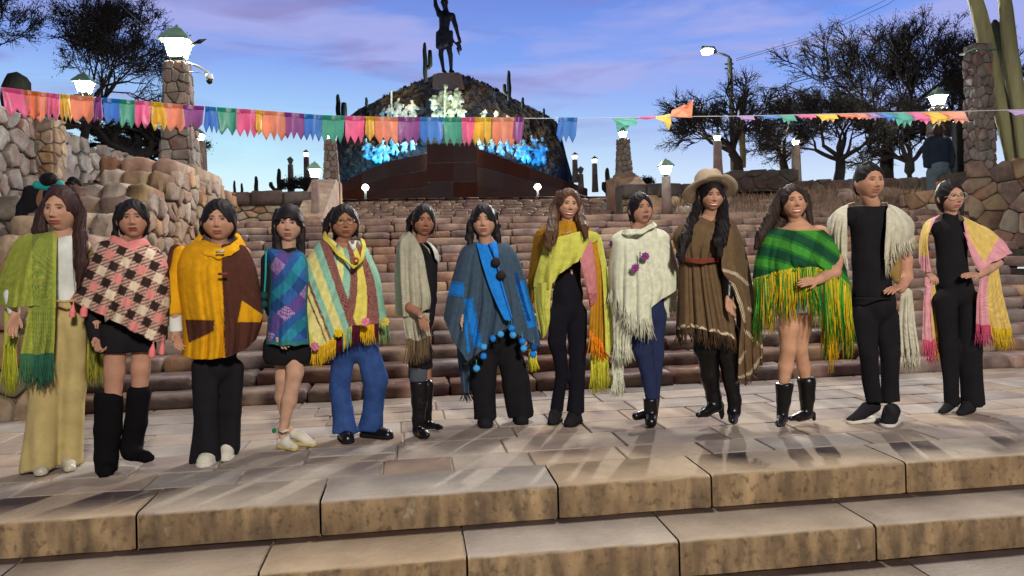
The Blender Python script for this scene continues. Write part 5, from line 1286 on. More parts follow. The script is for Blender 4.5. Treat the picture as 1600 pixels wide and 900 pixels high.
def setc(C, mask, c): C[mask] = A3(c); return C
GRP = 'models lined up on the terrace in woven garments'
# ---- 1: green shawl, khaki trousers
def p1():
    s = Person('woman with long dark hair in a green woven shawl, white top and khaki trousers', (120, 858), C1, GRP, skin=lin(176, 128, 100))
    s.head(176, 124, 122, yaw=3, pitch=-2, roll=1, lip=lin(140, 70, 66), smile=.35, neck=(176, 200, .02), eyes_open=.75)
    s.hair(HR, [[(160, 75, .02, 32), (122, 130, .02, 22), (112, 180, .0, 24), (135, 195, .02, 12)], [(195, 75, .02, 30), (226, 130, .02, 20), (226, 200, -.04, 24), (228, 270, -.09, 22), (222, 340, -.10, 9)], [(190, 110, .06, 30), (190, 200, .07, 36)]], top=.078, open_w=.058, part=.25)
    s.tors([[(176, 200, .02, 24), (176, 240, .03, 44), (178, 330, .03, 40), (185, 420, .03, 44)], [(120, 220, .03, 20), (235, 225, .03, 20)], [(165, 440, .03, 30), (112, 820, .02, 12)], [(205, 440, .03, 30), (195, 800, .08, 12)]])
    s.cloth('white_top', [[(150, 215, .0, 24), (200, 215, .0, 24)], [(176, 250, .0, 43), (178, 330, .01, 37), (182, 370, .01, 36)]], M_WTOP, fy=.75, cut_top=196, cut_z=385, folds=.002)
    s.cloth('trousers', [[(182, 372, .02, 36), (188, 430, .02, 46)], [(160, 450, .0, 36), (128, 620, -.01, 40), (110, 850, -.02, 46)], [(212, 450, .02, 34), (205, 620, .05, 34), (196, 830, .08, 34)]], M_KHAKI, fy=.8, cut_z=847, cut_top=362, folds=.007, fx=55, fz=5, k=.04)
    s.stroke('waistband', [(148, 378, -.12), (182, 381, -.15), (216, 376, -.11)], .008, M_KHAKI)
    G1, G2, G3, G4 = lin(150, 158, 66), lin(108, 136, 58), lin(84, 120, 58), lin(172, 168, 74)
    def col(X, Y, p_, t, f):
        C = pick(X.shape, G1); h = .5+.5*np.sin((X+np.abs(((Y/7) % 2)-1)*9)*1.25)
        m = (X > 92) & (X < 150); C[m] = (A3(G3)*(h[m][:, None])+A3(G4)*.75*(1-h[m][:, None])); m2 = ((Y > 330) & (Y < 420)); C[m2] = C[m2]*.9+A3(G2)*.1
        w = .5+.5*np.sin(Y*1.3+np.sin(X*.9)*1.2); C *= (.84+.22*w)[..., None]; return C
    # drape over her right shoulder and arm
    s.loft('green_shawl', [[(120, 190, -.02), (150, 184, -.03), (162, 196, -.06)], [(52, 205, .02), (105, 210, -.12), (160, 250, -.14)], [(10, 290, .02), (80, 280, -.17), (158, 330, -.16)], [(-12, 385, .03), (40, 398, -.16), (92, 392, -.18), (157, 400, -.16)]], closed=False, col=col, fold=(.010, 3), seed=2)
    s.loft('green_shawl_panel', [[(86, 370, -.17), (157, 370, -.165)], [(74, 450, -.16), (156, 450, -.165)], [(60, 527, -.15), (110, 530, -.17), (152, 524, -.16)]], closed=False, col=col, fold=(.010, 2), seed=4, nt=50)
    s.fringe(s.hemfront, [.20, .19], 70, lambda t: lin(44, 92, 74) if t > .35 else lin(64, 108, 74), name='green_fringe')
    s.loft('green_shawl_back', [[(14, 400, .0), (58, 395, .02)], [(14, 480, .02), (52, 470, .04)], [(12, 505, .02), (46, 500, .03)]], closed=False, col=G1, fold=(.008, 2), seed=5, nt=30)
    s.fringe(s.hemfront, .30, 70, [lin(160, 160, 50), lin(130, 140, 50)], name='yellow_green_fringe')
    s.loft('green_shawl_left', [[(205, 195, .0), (250, 215, .03)], [(222, 300, .05), (262, 245, .08)], [(240, 420, .1), (275, 380, .1)], [(235, 500, .1), (290, 500, .1)]], closed=False, col=lambda X, Y, p_, t, f: pick(X.shape, lin(110, 116, 54)), fold=(.01, 2), seed=6, nt=40)
    s.fringe(s.hemfront, .26, 80, [lin(150, 140, 50), lin(100, 110, 50)], name='yellow_green_fringe')
    s.cloth('white_cuff', [[(30, 360, -.05, 17), (40, 412, -.07, 15)]], M_WTOP, fy=1, cut_z=414, folds=.002, h=.007)
    s.hand((42, 418, -.08), (22, 498, -.12), n=(.7, -.6, 0), thumb=-1, curl=.4, fore=(38, 380, -.05))
    s.stroke('ring', [(30, 478, -.12), (36, 478, -.125)], .004, M_GOLD)
    s.shoe((118, 840, .02), (116, 852, -.09), 22, M_SILV); s.shoe((190, 822, .10), (196, 830, -.02), 20, M_SILV); s.finish()
p1()
def p2():
    s = Person('woman in a pink, black and cream houndstooth poncho with black dress and knee boots', (300, 858), C1, GRP, skin=lin(165, 116, 92))
    s.head(376, 152, 108, yaw=22, pitch=-8, roll=-2, lip=lin(110, 40, 44), neck=(358, 215, .03), eyes_open=.6)
    s.hair(HB, [[(345, 120, .05, 24), (330, 150, .05, 15), (326, 190, .05, 12), (330, 206, .05, 6)], [(400, 110, -.02, 10), (408, 140, -.02, 7), (408, 185, .0, 5)]], top=.062, open_w=.060, part=.5, bangs=None)
    s.stroke('earring', [(336, 168, -.02), (337, 196, -.02)], .005, M_SILV)
    s.tors([[(360, 220, .03, 24), (365, 260, .03, 48), (365, 400, .03, 42), (355, 480, .03, 46)], [(300, 240, .03, 22), (430, 245, .03, 22)]])
    s.flesh([[(325, 500, .02, 32), (322, 580, .01, 27), (318, 650, .0, 22), (300, 780, 0, 14), (296, 830, 0, 12)], [(400, 500, .06, 30), (396, 570, .06, 25), (392, 640, .06, 21), (372, 780, .1, 13)]])
    s.cloth('black_dress', [[(365, 290, .03, 46), (360, 400, .03, 44), (350, 480, .02, 46)], [(325, 470, .0, 42), (322, 520, .0, 40)], [(400, 460, .03, 38), (402, 520, .03, 36)]], M_BLK, cut_z=523, folds=.004)
    s.cloth('black_sleeve', [[(300, 255, .02, 24), (268, 370, .0, 24), (266, 440, -.02, 24), (272, 480, -.03, 20)]], M_BLK, fy=.9, cut_z=484, folds=.004)
    s.cloth('black_sleeve', [[(440, 265, .03, 22), (458, 370, .02, 20), (456, 440, .02, 17), (462, 480, .0, 12)]], M_BLK, fy=.9, folds=.004)
    s.hand((274, 478, -.04), (280, 525, -.07), n=(.5, -.2, .3), thumb=1, curl=.9, fore=(270, 440, -.03))
    PK, CR, DK, GY = lin(206, 130, 126), lin(205, 190, 166), lin(52, 40, 38), lin(110, 92, 78)
    def col(X, Y, p_, t, f):
        a = math.radians(26); x = (X*math.cos(a)+Y*math.sin(a)); y = (-X*math.sin(a)+Y*math.cos(a)); n = 50.
        cx, cy = (x/n) % 1, (y/n) % 1; C = pick(X.shape, CR)
        sx_, sy_ = (x/n*4) % 1, (y/n*4) % 1
        bx, by_ = cx < .5, cy < .5; dia = ((x+y)/n*4 % 1) < .5
        C = setc(C, bx & by_, DK); C = setc(C, (bx ^ by_) & dia, GY); C = setc(C, (~bx) & (~by_), CR)
        pk = ((np.floor(x/n)+np.floor(y/n)) % 2 == 0) & (~bx) & (~by_); C = setc(C, pk, PK); C = setc(C, (bx ^ by_) & (~dia), PK if False else lin(190, 150, 138))
        w = .85+.3*(((x*1.1) % 2 < 1) ^ ((y*1.1) % 2 < 1)); C = C*(.93+.07*w)[..., None]
        cl = (t < .10); return C
    s.loft('houndstooth_poncho', [[(322, 208), (362, 226), (402, 212)], [(272, 220), (355, 250), (452, 246)], [(246, 280), (350, 310), (474, 300)], [(215, 350), (340, 380), (474, 410)], [(198, 380), (255, 402), (330, 438), (395, 475), (452, 500), (462, 498)]], D=[.07, .14, .19, .20, .19], B=[.06, .10, .14, .16, .16], col=col, fold=(.012, 5), seed=3, nu=300, nt=150)
    s.loft('ribbed_collar', [[(322, 198), (360, 216), (404, 206)], [(310, 208), (360, 232), (414, 216)], [(306, 214), (360, 240), (418, 224)]], D=[.06, .09, .10], B=[.05, .07, .08], col=lambda X, Y, p_, t, f: pick(X.shape, lin(214, 132, 128))*(.85+.15*np.sin(p_*230))[..., None], fold=(.0, 3), thick=.012, nt=20, nu=240)
    for i, (x, y) in enumerate(((206, 400), (238, 398), (431, 510), (458, 503))):
        s.stroke('tassel_cord', [(x+2, y-22, -.10), (x, y-8, -.11)], .004, cmat('pink_wool', lin(214, 120, 120)))
        s.cloth('pink_tassel', [[(x, y-8, -.11, 4), (x-2, y+8, -.11, 8), (x-3, y+22, -.11, 9)]], cmat('pink_wool', lin(214, 120, 120)), fy=1, cut_z=y+22, folds=.002, h=.005, k=.005)
    s.cloth('knee_boot', [[(306, 655, .0, 37), (303, 740, 0, 34), (298, 820, .0, 32), (298, 850, -.01, 30)], [(298, 850, -.01, 28), (300, 858, -.09, 20)]], M_SUEDE, fy=.9, cut_top=634, folds=.004, ground=True, seed=2)
    s.cloth('knee_boot', [[(392, 640, .06, 33), (384, 720, .07, 30), (372, 785, .09, 30), (372, 800, .08, 28)], [(380, 808, .06, 22), (410, 818, .0, 14), (426, 820, -.02, 10)]], M_SUEDE, fy=.9, cut_top=619, folds=.004, ground=True, seed=3)
    s.finish()
p2()
def p3():
    s = Person('woman in a hooded cape, left half mustard yellow and right half brown, with black trousers', (165, 862), C2, GRP, skin=lin(174, 126, 100))
    s.head(206, 112, 124, yaw=12, pitch=-3, roll=0, lip=lin(146, 76, 72), neck=(204, 180, .03), wide=1.12, eyes_open=.8)
    s.hair(HB, [[(176, 80, .04, 24), (158, 110, .05, 15), (152, 140, .05, 10), (158, 152, .04, 5)], [(238, 80, .02, 20), (248, 110, .03, 14), (250, 140, .04, 10), (244, 158, .04, 5)]], top=.066, open_w=.062, part=.6)
    s.tors([[(204, 190, .03, 28), (205, 240, .03, 62), (205, 400, .03, 58), (200, 520, .03, 60)], [(130, 215, .03, 26), (280, 215, .03, 26)], [(165, 560, .0, 22), (165, 840, .0, 12)], [(242, 560, .05, 22), (232, 800, .1, 12)]])
    s.cloth('black_trousers', [[(200, 500, .02, 60), (200, 550, .02, 62)], [(160, 570, -.02, 40), (164, 700, -.02, 38), (165, 860, -.02, 48)], [(244, 570, .05, 38), (238, 700, .08, 32), (232, 815, .1, 34)]], M_BLK, fy=.75, cut_z=856, folds=.006, fx=50, fz=6)
    YE, BR = lin(206, 150, 26), lin(76, 46, 38)
    def col(X, Y, p_, t, f):
        C = pick(X.shape, YE); sp = 214+(Y-200)*.035; C = setc(C, X > sp, BR)
        if f:
            def quad(pts):
                m = np.ones(X.shape, bool); n = len(pts)
                for i in range(n):
                    (x0, y0), (x1, y1) = pts[i], pts[(i+1) % n]; m &= ((x1-x0)*(Y-y0)-(y1-y0)*(X-x0)) >= 0
                return m
            C = setc(C, quad([(102, 418), (192, 420), (190, 455), (112, 492)]), BR); C = setc(C, quad([(277, 358), (340, 405), (332, 426), (264, 426)]), YE)
            for m in (np.abs(X-sp) < 1.2,): C[m] *= .5
        return C*(.95+.05*np.sin(Y*.9)*np.sin(X*.8))[..., None]
    s.loft('hooded_cape', [[(160, 172), (205, 190), (252, 176)], [(104, 190), (205, 216), (288, 196)], [(72, 250), (205, 280), (318, 260)], [(78, 360), (205, 390), (334, 350)], [(94, 440), (205, 470), (338, 420)], [(92, 534), (150, 544), (222, 538), (262, 524), (300, 500), (318, 480)]], D=[.08, .17, .22, .23, .22, .21], B=[.06, .12, .16, .17, .17, .17], col=col, fold=(.014, 4.5), seed=5, nu=260, nt=150)
    s.loft('hood', [[(158, 154, .06), (146, 178, .02), (168, 190, -.09), (205, 204, -.13), (240, 192, -.10), (262, 170, .0), (246, 152, .06)], [(150, 156, .08), (124, 184, .02), (160, 206, -.14), (206, 222, -.17), (250, 204, -.14), (276, 178, .02), (262, 156, .08)], [(146, 166, .10), (112, 194, .02), (158, 214, -.15), (206, 230, -.17), (256, 212, -.15), (284, 190, .02), (266, 170, .1)]], closed=False, col=lambda X, Y, p_, t, f: pick(X.shape, YE), fold=(.004, 3), thick=.014, nt=24)
    s.cloth('yellow_sleeve', [[(86, 215, .0, 26), (66, 300, -.02, 26), (62, 365, -.04, 30), (64, 400, -.05, 30)]], cmat('mustard', YE), fy=.9, cut_z=402, folds=.006)
    s.cloth('brown_sleeve_stripe', [[(70, 205, .02, 22), (50, 290, .01, 20), (48, 352, .0, 18)]], cmat('brown_wool', BR), fy=.9, folds=.004)
    s.cloth('white_cuff', [[(68, 395, -.05, 21), (70, 452, -.06, 19)]], M_WTOP, fy=.9, cut_z=454, folds=.003, h=.007)
    s.hand((71, 455, -.06), (76, 508, -.09), n=(.6, -.3, 0), thumb=1, curl=.45, fore=(68, 400, -.05), k=1.0)
    s.stroke('toggle', [(196, 207, -.215), (220, 205, -.22)], .008, M_SILV); s.stroke('toggle', [(203, 276, -.25), (230, 276, -.255)], .008, cmat('wood_toggle', lin(120, 60, 50)))
    s.shoe((178, 846, .0), (160, 858, -.10), 30, M_OFFW, sole=M_SOLE); s.shoe((234, 812, .12), (226, 822, .02), 24, M_OFFW, sole=M_SOLE); s.finish()
p3()
def p4():
    s = Person('woman with black fringe in a plaid purple tunic over a black dress and espadrilles', (430, 822), C2, GRP, skin=lin(182, 138, 112))
    s.head(424, 122, 112, yaw=10, pitch=-2, roll=2, lip=lin(150, 80, 78), neck=(420, 195, .03), age=1, eyes_open=.75)
    s.hair(HB, [[(395, 90, .03, 26), (384, 140, .01, 16), (386, 190, -.03, 16), (392, 236, -.07, 8)], [(448, 90, .02, 22), (462, 140, .02, 15), (462, 190, .0, 15), (466, 232, -.02, 8)], [(420, 110, .06, 34), (420, 190, .06, 36)]], top=.050, open_w=.052, bangs=.030)
    s.tors([[(420, 200, .03, 24), (415, 240, .03, 44), (415, 350, .03, 40), (415, 440, .03, 44)], [(365, 225, .03, 20), (462, 230, .03, 18)]])
    s.flesh([[(438, 520, .0, 32), (442, 585, -.01, 25), (424, 670, .02, 23), (404, 765, .03, 12), (404, 785, .02, 12)], [(405, 530, .06, 28), (404, 600, .07, 22), (400, 660, .10, 20), (418, 760, .14, 11), (440, 772, .12, 10)]])
    s.cloth('black_dress', [[(415, 230, .03, 44), (415, 340, .03, 42), (415, 450, .02, 50)], [(395, 500, .02, 48), (395, 530, .02, 50)], [(440, 490, .02, 46), (442, 525, .02, 50)]], M_BLK, cut_z=558, folds=.005)
    s.cloth('black_sleeve', [[(358, 235, .01, 24), (356, 330, .02, 22), (372, 390, .0, 22), (398, 452, -.06, 18)]], M_BLK, fy=.9, folds=.004)
    s.hand((398, 455, -.07), (414, 512, -.10), n=(.5, -.7, 0), thumb=1, curl=.45, fore=(380, 410, -.02))
    BL, PU, PK, TE = lin(46, 84, 142), lin(88, 70, 132), lin(178, 142, 190), lin(44, 126, 150)
    def col(X, Y, p_, t, f):
        a = math.radians(42); x = X*math.cos(a)+Y*math.sin(a); y = -X*math.sin(a)+Y*math.cos(a); C = pick(X.shape, BL)
        q = (x+6*np.sin(y/30)) % 124; w = (y % 92) < 40
        C = setc(C, q < 30, TE); C = setc(C, (q >= 62) & (q < 100), PU); C = np.where((w & (q < 62))[..., None], C*.72, C)
        g = ((x % 6) < 3.2) ^ ((y % 6) < 3.2); C = setc(C, (q >= 62) & (q < 100) & g & w, PK); C = np.where(((q >= 30) & (q < 62) & g & ~w)[..., None], C*1.35, C)
        e = (p_ < .05) | (p_ > .95) | (Y > 485) | (t < .03); C = setc(C, e, lin(50, 110, 110)); return C
    s.loft('plaid_tunic', [[(392, 196), (420, 214), (450, 202)], [(350, 204), (420, 240), (474, 222)], [(366, 270), (420, 290), (482, 290)], [(362, 380), (420, 390), (478, 380)], [(352, 495), (400, 500), (450, 500), (486, 495)]], D=[.06, .12, .15, .15, .16], B=[.05, .1, .12, .13, .14], col=col, fold=(.006, 3), seed=7, nu=260, nt=150)
    s.stroke('teal_cord', [(352, 205, -.09), (350, 280, -.10), (346, 340, -.10), (342, 400, -.10)], .006, M_TEAL)
    for y in (345, 372): s.ball('dark_pompom', 344, y, -.10, 13, lin(30, 62, 60), seed=y)
    for (hx, hy, hd, tx, ty, td) in ((402, 800, .03, 440, 818, -.05), (440, 776, .10, 498, 783, .05)):
        s.shoe((hx, hy, hd), (tx, ty, td), 17, M_OFFW, sole=cmat('jute', lin(190, 170, 110)), rt=12)
    s.stroke('ankle_strap', [(390, 766, -.0), (404, 770, -.04), (422, 762, -.03)], .006, M_OFFW); s.ball('green_tie', 377, 766, -.02, 7, lin(20, 110, 60))
    s.finish()
p4()
def p5():
    s = Person('woman with glasses in a yellow, teal and maroon striped poncho with fringe, and blue jeans', (230, 870), C3, GRP, skin=lin(156, 104, 78))
    s.head(222, 108, 116, yaw=16, pitch=-3, roll=-2, lip=lin(130, 66, 58), neck=(214, 178, .03), wide=1.12, smile=.3, eyes_open=.7)
    s.hair(HB, [[(190, 75, .03, 30), (166, 100, .04, 18), (158, 130, .05, 14), (150, 150, .06, 8)], [(250, 80, .02, 16), (264, 110, .02, 9), (264, 150, .03, 6)], [(205, 100, .07, 34), (200, 160, .07, 26)]], top=.066, open_w=.060, part=.5)
    s.glasses(.023, M_GLASS)
    s.tors([[(214, 185, .03, 28), (220, 235, .03, 58), (240, 380, .03, 58), (255, 480, .03, 58)], [(150, 215, .03, 26), (290, 215, .03, 22)], [(215, 560, .03, 30), (220, 840, .02, 14)], [(310, 560, .03, 30), (310, 830, .06, 14)]])
    s.cloth('jeans', [[(250, 500, .03, 60), (252, 540, .02, 62)], [(215, 570, .0, 42), (206, 690, .0, 34), (214, 770, .0, 36), (222, 850, .0, 44)], [(305, 560, .02, 42), (330, 660, .01, 40), (322, 750, .03, 36), (312, 830, .05, 42)]], M_JEAN, fy=.85, cut_z=846, folds=.005)
    s.cloth('white_collar', [[(238, 176, -.03, 5), (250, 200, -.09, 4)], [(260, 174, -.03, 5), (256, 200, -.09, 4)]], M_WTOP, folds=0, h=.006)
    YL, CR, TE, MR, OL = lin(210, 196, 86), lin(214, 206, 132), lin(116, 176, 160), lin(110, 42, 62), lin(188, 178, 74)
    stops = [(.0, OL), (.13, YL), (.155, YL), (.30, CR), (.335, MR), (.37, TE), (.44, CR), (.50, CR), (.53, TE), (.60, TE), (.61, MR), (.70, MR), (.705, YL), (.82, YL), (.825, MR), (.91, MR), (.915, TE), (1.01, TE)]
    seq = [(0, .12, OL), (.12, .30, CR), (.30, .345, MR), (.345, .42, TE), (.42, .52, CR), (.52, .61, TE), (.61, .715, MR), (.715, .83, YL), (.83, .93, MR), (.93, 1.1, TE)]
    def col(X, Y, p_, t, f):
        C = pick(X.shape, CR); g = p_+.012*np.sin(t*6)
        for a, b, c in seq: C = setc(C, (g >= a) & (g < b), c)
        # on the left the bands run slantwise from the side edge down to the hem
        Q = np.full(X.shape, 9.); prev = None
        for q in np.linspace(-.3, 1.12, 90):
            ax_, ay_ = 20+130*q, 380-205*q; bx_, by__ = 106+140*q, 560-95*q; cr = (bx_-ax_)*(Y-ay_)-(by__-ay_)*(X-ax_)
            if prev is not None: Q = np.where((prev < 0) != (cr < 0), np.minimum(Q, q), Q)
            prev = cr
        Q = np.where(Q > 2, np.where((Y-380)*140 > (X-20)*-60+0*X, -1, 9), Q) if False else Q
        sel = Q < 1.1
        for a, b, c in ((-.4, .14, OL), (.14, .36, CR), (.36, .40, MR), (.40, .45, CR), (.45, .50, MR), (.50, .62, TE), (.62, .79, CR), (.79, .93, TE), (.93, 1.13, MR)): C = setc(C, sel & (Q >= a) & (Q < b), c)
        n = ((np.abs(((Y+X*.3)/5.2 % 2)-1)*1.2+X/4.6) % 1) < .42; C = np.where(n[..., None], C*.66+A3(lin(216, 206, 150))*.26, C)
        return C
    s.loft('striped_poncho', [[(164, 158), (215, 200), (262, 180), (276, 172)], [(118, 196), (200, 240), (270, 250), (296, 196)], [(62, 290), (150, 330), (250, 350), (340, 290)], [(38, 345), (75, 410), (135, 450), (240, 420), (358, 390)], [(18, 382), (60, 465), (106, 556), (150, 538), (196, 507), (246, 472), (310, 466), (374, 462)]], D=[.07, .14, .21, .22, .22], B=[.05, .12, .16, .18, .18], col=col, fold=(.010, 5), seed=9, nu=340, nt=170)
    hf = s.hemfront; n = len(hf); g = lambda a, b: hf[int(n*a):max(int(n*a)+2, int(n*b))]
    # parameter runs cos-spaced: use the x of points
    xs = [p_[0] for p_ in hf]
    hpx = list(s.hempx)
    def seg(x0, x1): return [q for q, x in zip(hf, hpx) if x0 <= x <= x1 and q[2] < s.p(0, 440)[2]]
    for x0, x1, c, L in ((104, 192, [lin(206, 166, 40)], .13), (192, 214, [lin(90, 30, 46)], .12), (214, 250, [lin(206, 180, 60), lin(110, 160, 140)], .13), (250, 276, [lin(80, 26, 40)], .14), (276, 325, [lin(212, 170, 30)], .13), (325, 342, [lin(80, 26, 40)], .12), (342, 374, [lin(60, 110, 92), lin(150, 160, 90)], .15)):
        q = seg(x0, x1)
        if len(q) > 1: s.fringe(q, L, max(8, int((x1-x0)*.75)), c, seed=x0, sway=.008)
    s.loft('cowl_collar', [[(156, 138, .05), (164, 164, -.03), (200, 205, -.15), (250, 258, -.22), (278, 235, -.20), (284, 195, -.10), (276, 168, .0)], [(150, 150, .06), (150, 172, -.03), (190, 214, -.17), (252, 272, -.235), (290, 240, -.21), (296, 198, -.10), (288, 172, .0)]], closed=False, col=lambda X, Y, p_, t, f: pick(X.shape, YL)*(.85+.15*np.sin(X*1.6+Y))[..., None], fold=(.003, 3), thick=.012, nt=16)
    for x, y, c in ((117, 543, lin(190, 110, 140)), (200, 496, lin(214, 180, 30)), (296, 457, lin(206, 120, 146)), (363, 456, lin(190, 170, 80))): s.flower(x, y, -.24, 17, c)
    s.flower(262, 240, -.26, 12, lin(150, 70, 50), 'small red and yellow brooch'); s.ball('neck_button', 262, 243, -.275, 4, lin(220, 190, 60))
    s.shoe((225, 850, .02), (232, 858, -.09), 28, M_LEATHER, sole=M_BLK); s.shoe((300, 838, .08), (372, 846, .0), 26, M_LEATHER, sole=M_BLK); s.finish()
p5()
def p6():
    s = Person('slim woman with ponytail in a grey and white herringbone shawl over black, lace-up knee boots', (490, 858), C3, GRP, skin=lin(148, 98, 74))
    s.head(500, 104, 108, yaw=16, pitch=-2, roll=2, lip=lin(122, 58, 54), neck=(488, 172, .03), eyes_open=.85)
    s.hair(HB, [[(470, 80, .05, 22), (452, 100, .08, 15), (450, 130, .08, 12), (456, 148, .07, 6)], [(528, 75, -.02, 9), (536, 110, -.02, 5), (534, 140, -.02, 4)]], top=.068, open_w=.058, part=.5)
    s.tors([[(488, 186, .04, 14), (495, 235, .05, 32), (500, 330, .03, 38), (490, 470, .03, 42)], [(455, 225, .05, 12), (530, 225, .05, 12)], [(478, 500, .03, 26), (482, 830, .02, 12)], [(505, 500, .05, 24), (515, 800, .12, 10)]])
    s.cloth('black_top', [[(470, 195, .0, 18), (530, 200, .02, 18)], [(500, 230, .02, 46), (500, 330, .02, 44), (490, 430, .02, 46), (482, 520, .02, 42)], [(535, 240, .03, 14), (530, 380, .05, 14), (520, 460, .05, 14)]], M_BLK, fy=.7, cut_top=174, folds=.003)
    s.cloth('black_leggings', [[(480, 500, .02, 40), (484, 560, .0, 36), (484, 620, .0, 32)], [(500, 520, .05, 30), (505, 620, .06, 26)]], M_BLK, fy=.8, folds=.003, cut_z=622)
    s.cloth('grey_knee', [[(482, 612, .0, 31), (480, 655, .0, 30)]], M_GREYJ, fy=.8, folds=.002, cut_z=668, cut_top=610)
    s.stroke('necklace', [(496, 182, -.10), (516, 200, -.13), (522, 216, -.13)], .003, M_SILV)
    def col(X, Y, p_, t, f):
        z = np.abs(((p_*9) % 2)-1); st = ((Y+z*14)/5.2 % 1) < .5
        C = pick(X.shape, lin(196, 192, 172)); return np.where(st[..., None], A3(lin(112, 108, 92)), C)
    s.loft('herringbone_shawl', [[(440, 145, .08), (450, 140, -.02), (462, 152, -.06), (474, 165, -.08)], [(412, 175, .10), (418, 190, -.10), (468, 195, -.15), (498, 225, -.14)], [(400, 280, .08), (420, 290, -.14), (475, 290, -.17), (512, 300, -.16)], [(402, 370, .08), (425, 385, -.15), (480, 370, -.18), (524, 370, -.17)], [(402, 425, .08), (430, 440, -.13), (470, 428, -.16), (520, 410, -.15)]], closed=False, col=col, fold=(.010, 3), seed=3, nu=200, nt=200)
    s.loft('herringbone_shawl_end', [[(428, 425, -.10), (475, 425, -.13), (520, 425, -.11)], [(430, 470, -.10), (480, 470, -.13), (518, 465, -.10)], [(440, 515, -.10), (480, 525, -.12), (524, 505, -.10)]], closed=False, col=col, fold=(.01, 3), seed=4, nu=140, nt=80)
    s.fringe(s.hemfront, [.18, .15], 90, [lin(116, 98, 74), lin(92, 78, 60)])
    s.loft('herringbone_shawl_right', [[(508, 172, -.04), (526, 180, -.03)], [(530, 200, -.08), (548, 212, .02)], [(540, 235, -.06), (552, 250, .04)]], closed=False, col=lin(190, 188, 176), fold=(.0, 3), nt=20)
    s.hand((488, 432, -.20), (510, 500, -.22), n=(.3, -.9, 0), thumb=-1, curl=.3, k=.88, fore=(455, 405, -.14)); s.stroke('bracelet', [(478, 436, -.215), (490, 440, -.235), (500, 430, -.215)], .007, M_SILV)
    for (ch, sd) in (([[(482, 672, .0, 30), (484, 740, .0, 27), (480, 800, .0, 22), (478, 835, .0, 20)], [(480, 842, -.01, 18), (500, 852, -.09, 14), (512, 855, -.12, 9)]], 1), ([[(508, 680, .07, 26), (506, 760, .10, 22), (512, 812, .12, 18)], [(515, 818, .11, 15), (550, 826, .04, 10), (564, 828, .02, 7)]], 2)):
        s.cloth('lace_up_boot', ch, M_LEATHER, fy=.9, cut_top=664, folds=.002, ground=True, seed=sd, h=.008, k=.02)
    for y in range(690, 830, 16): s.stroke('boot_lace', [(486, y, -.085), (496, y+6, -.09)], .003, M_BLK2)
    s.finish()
p6()
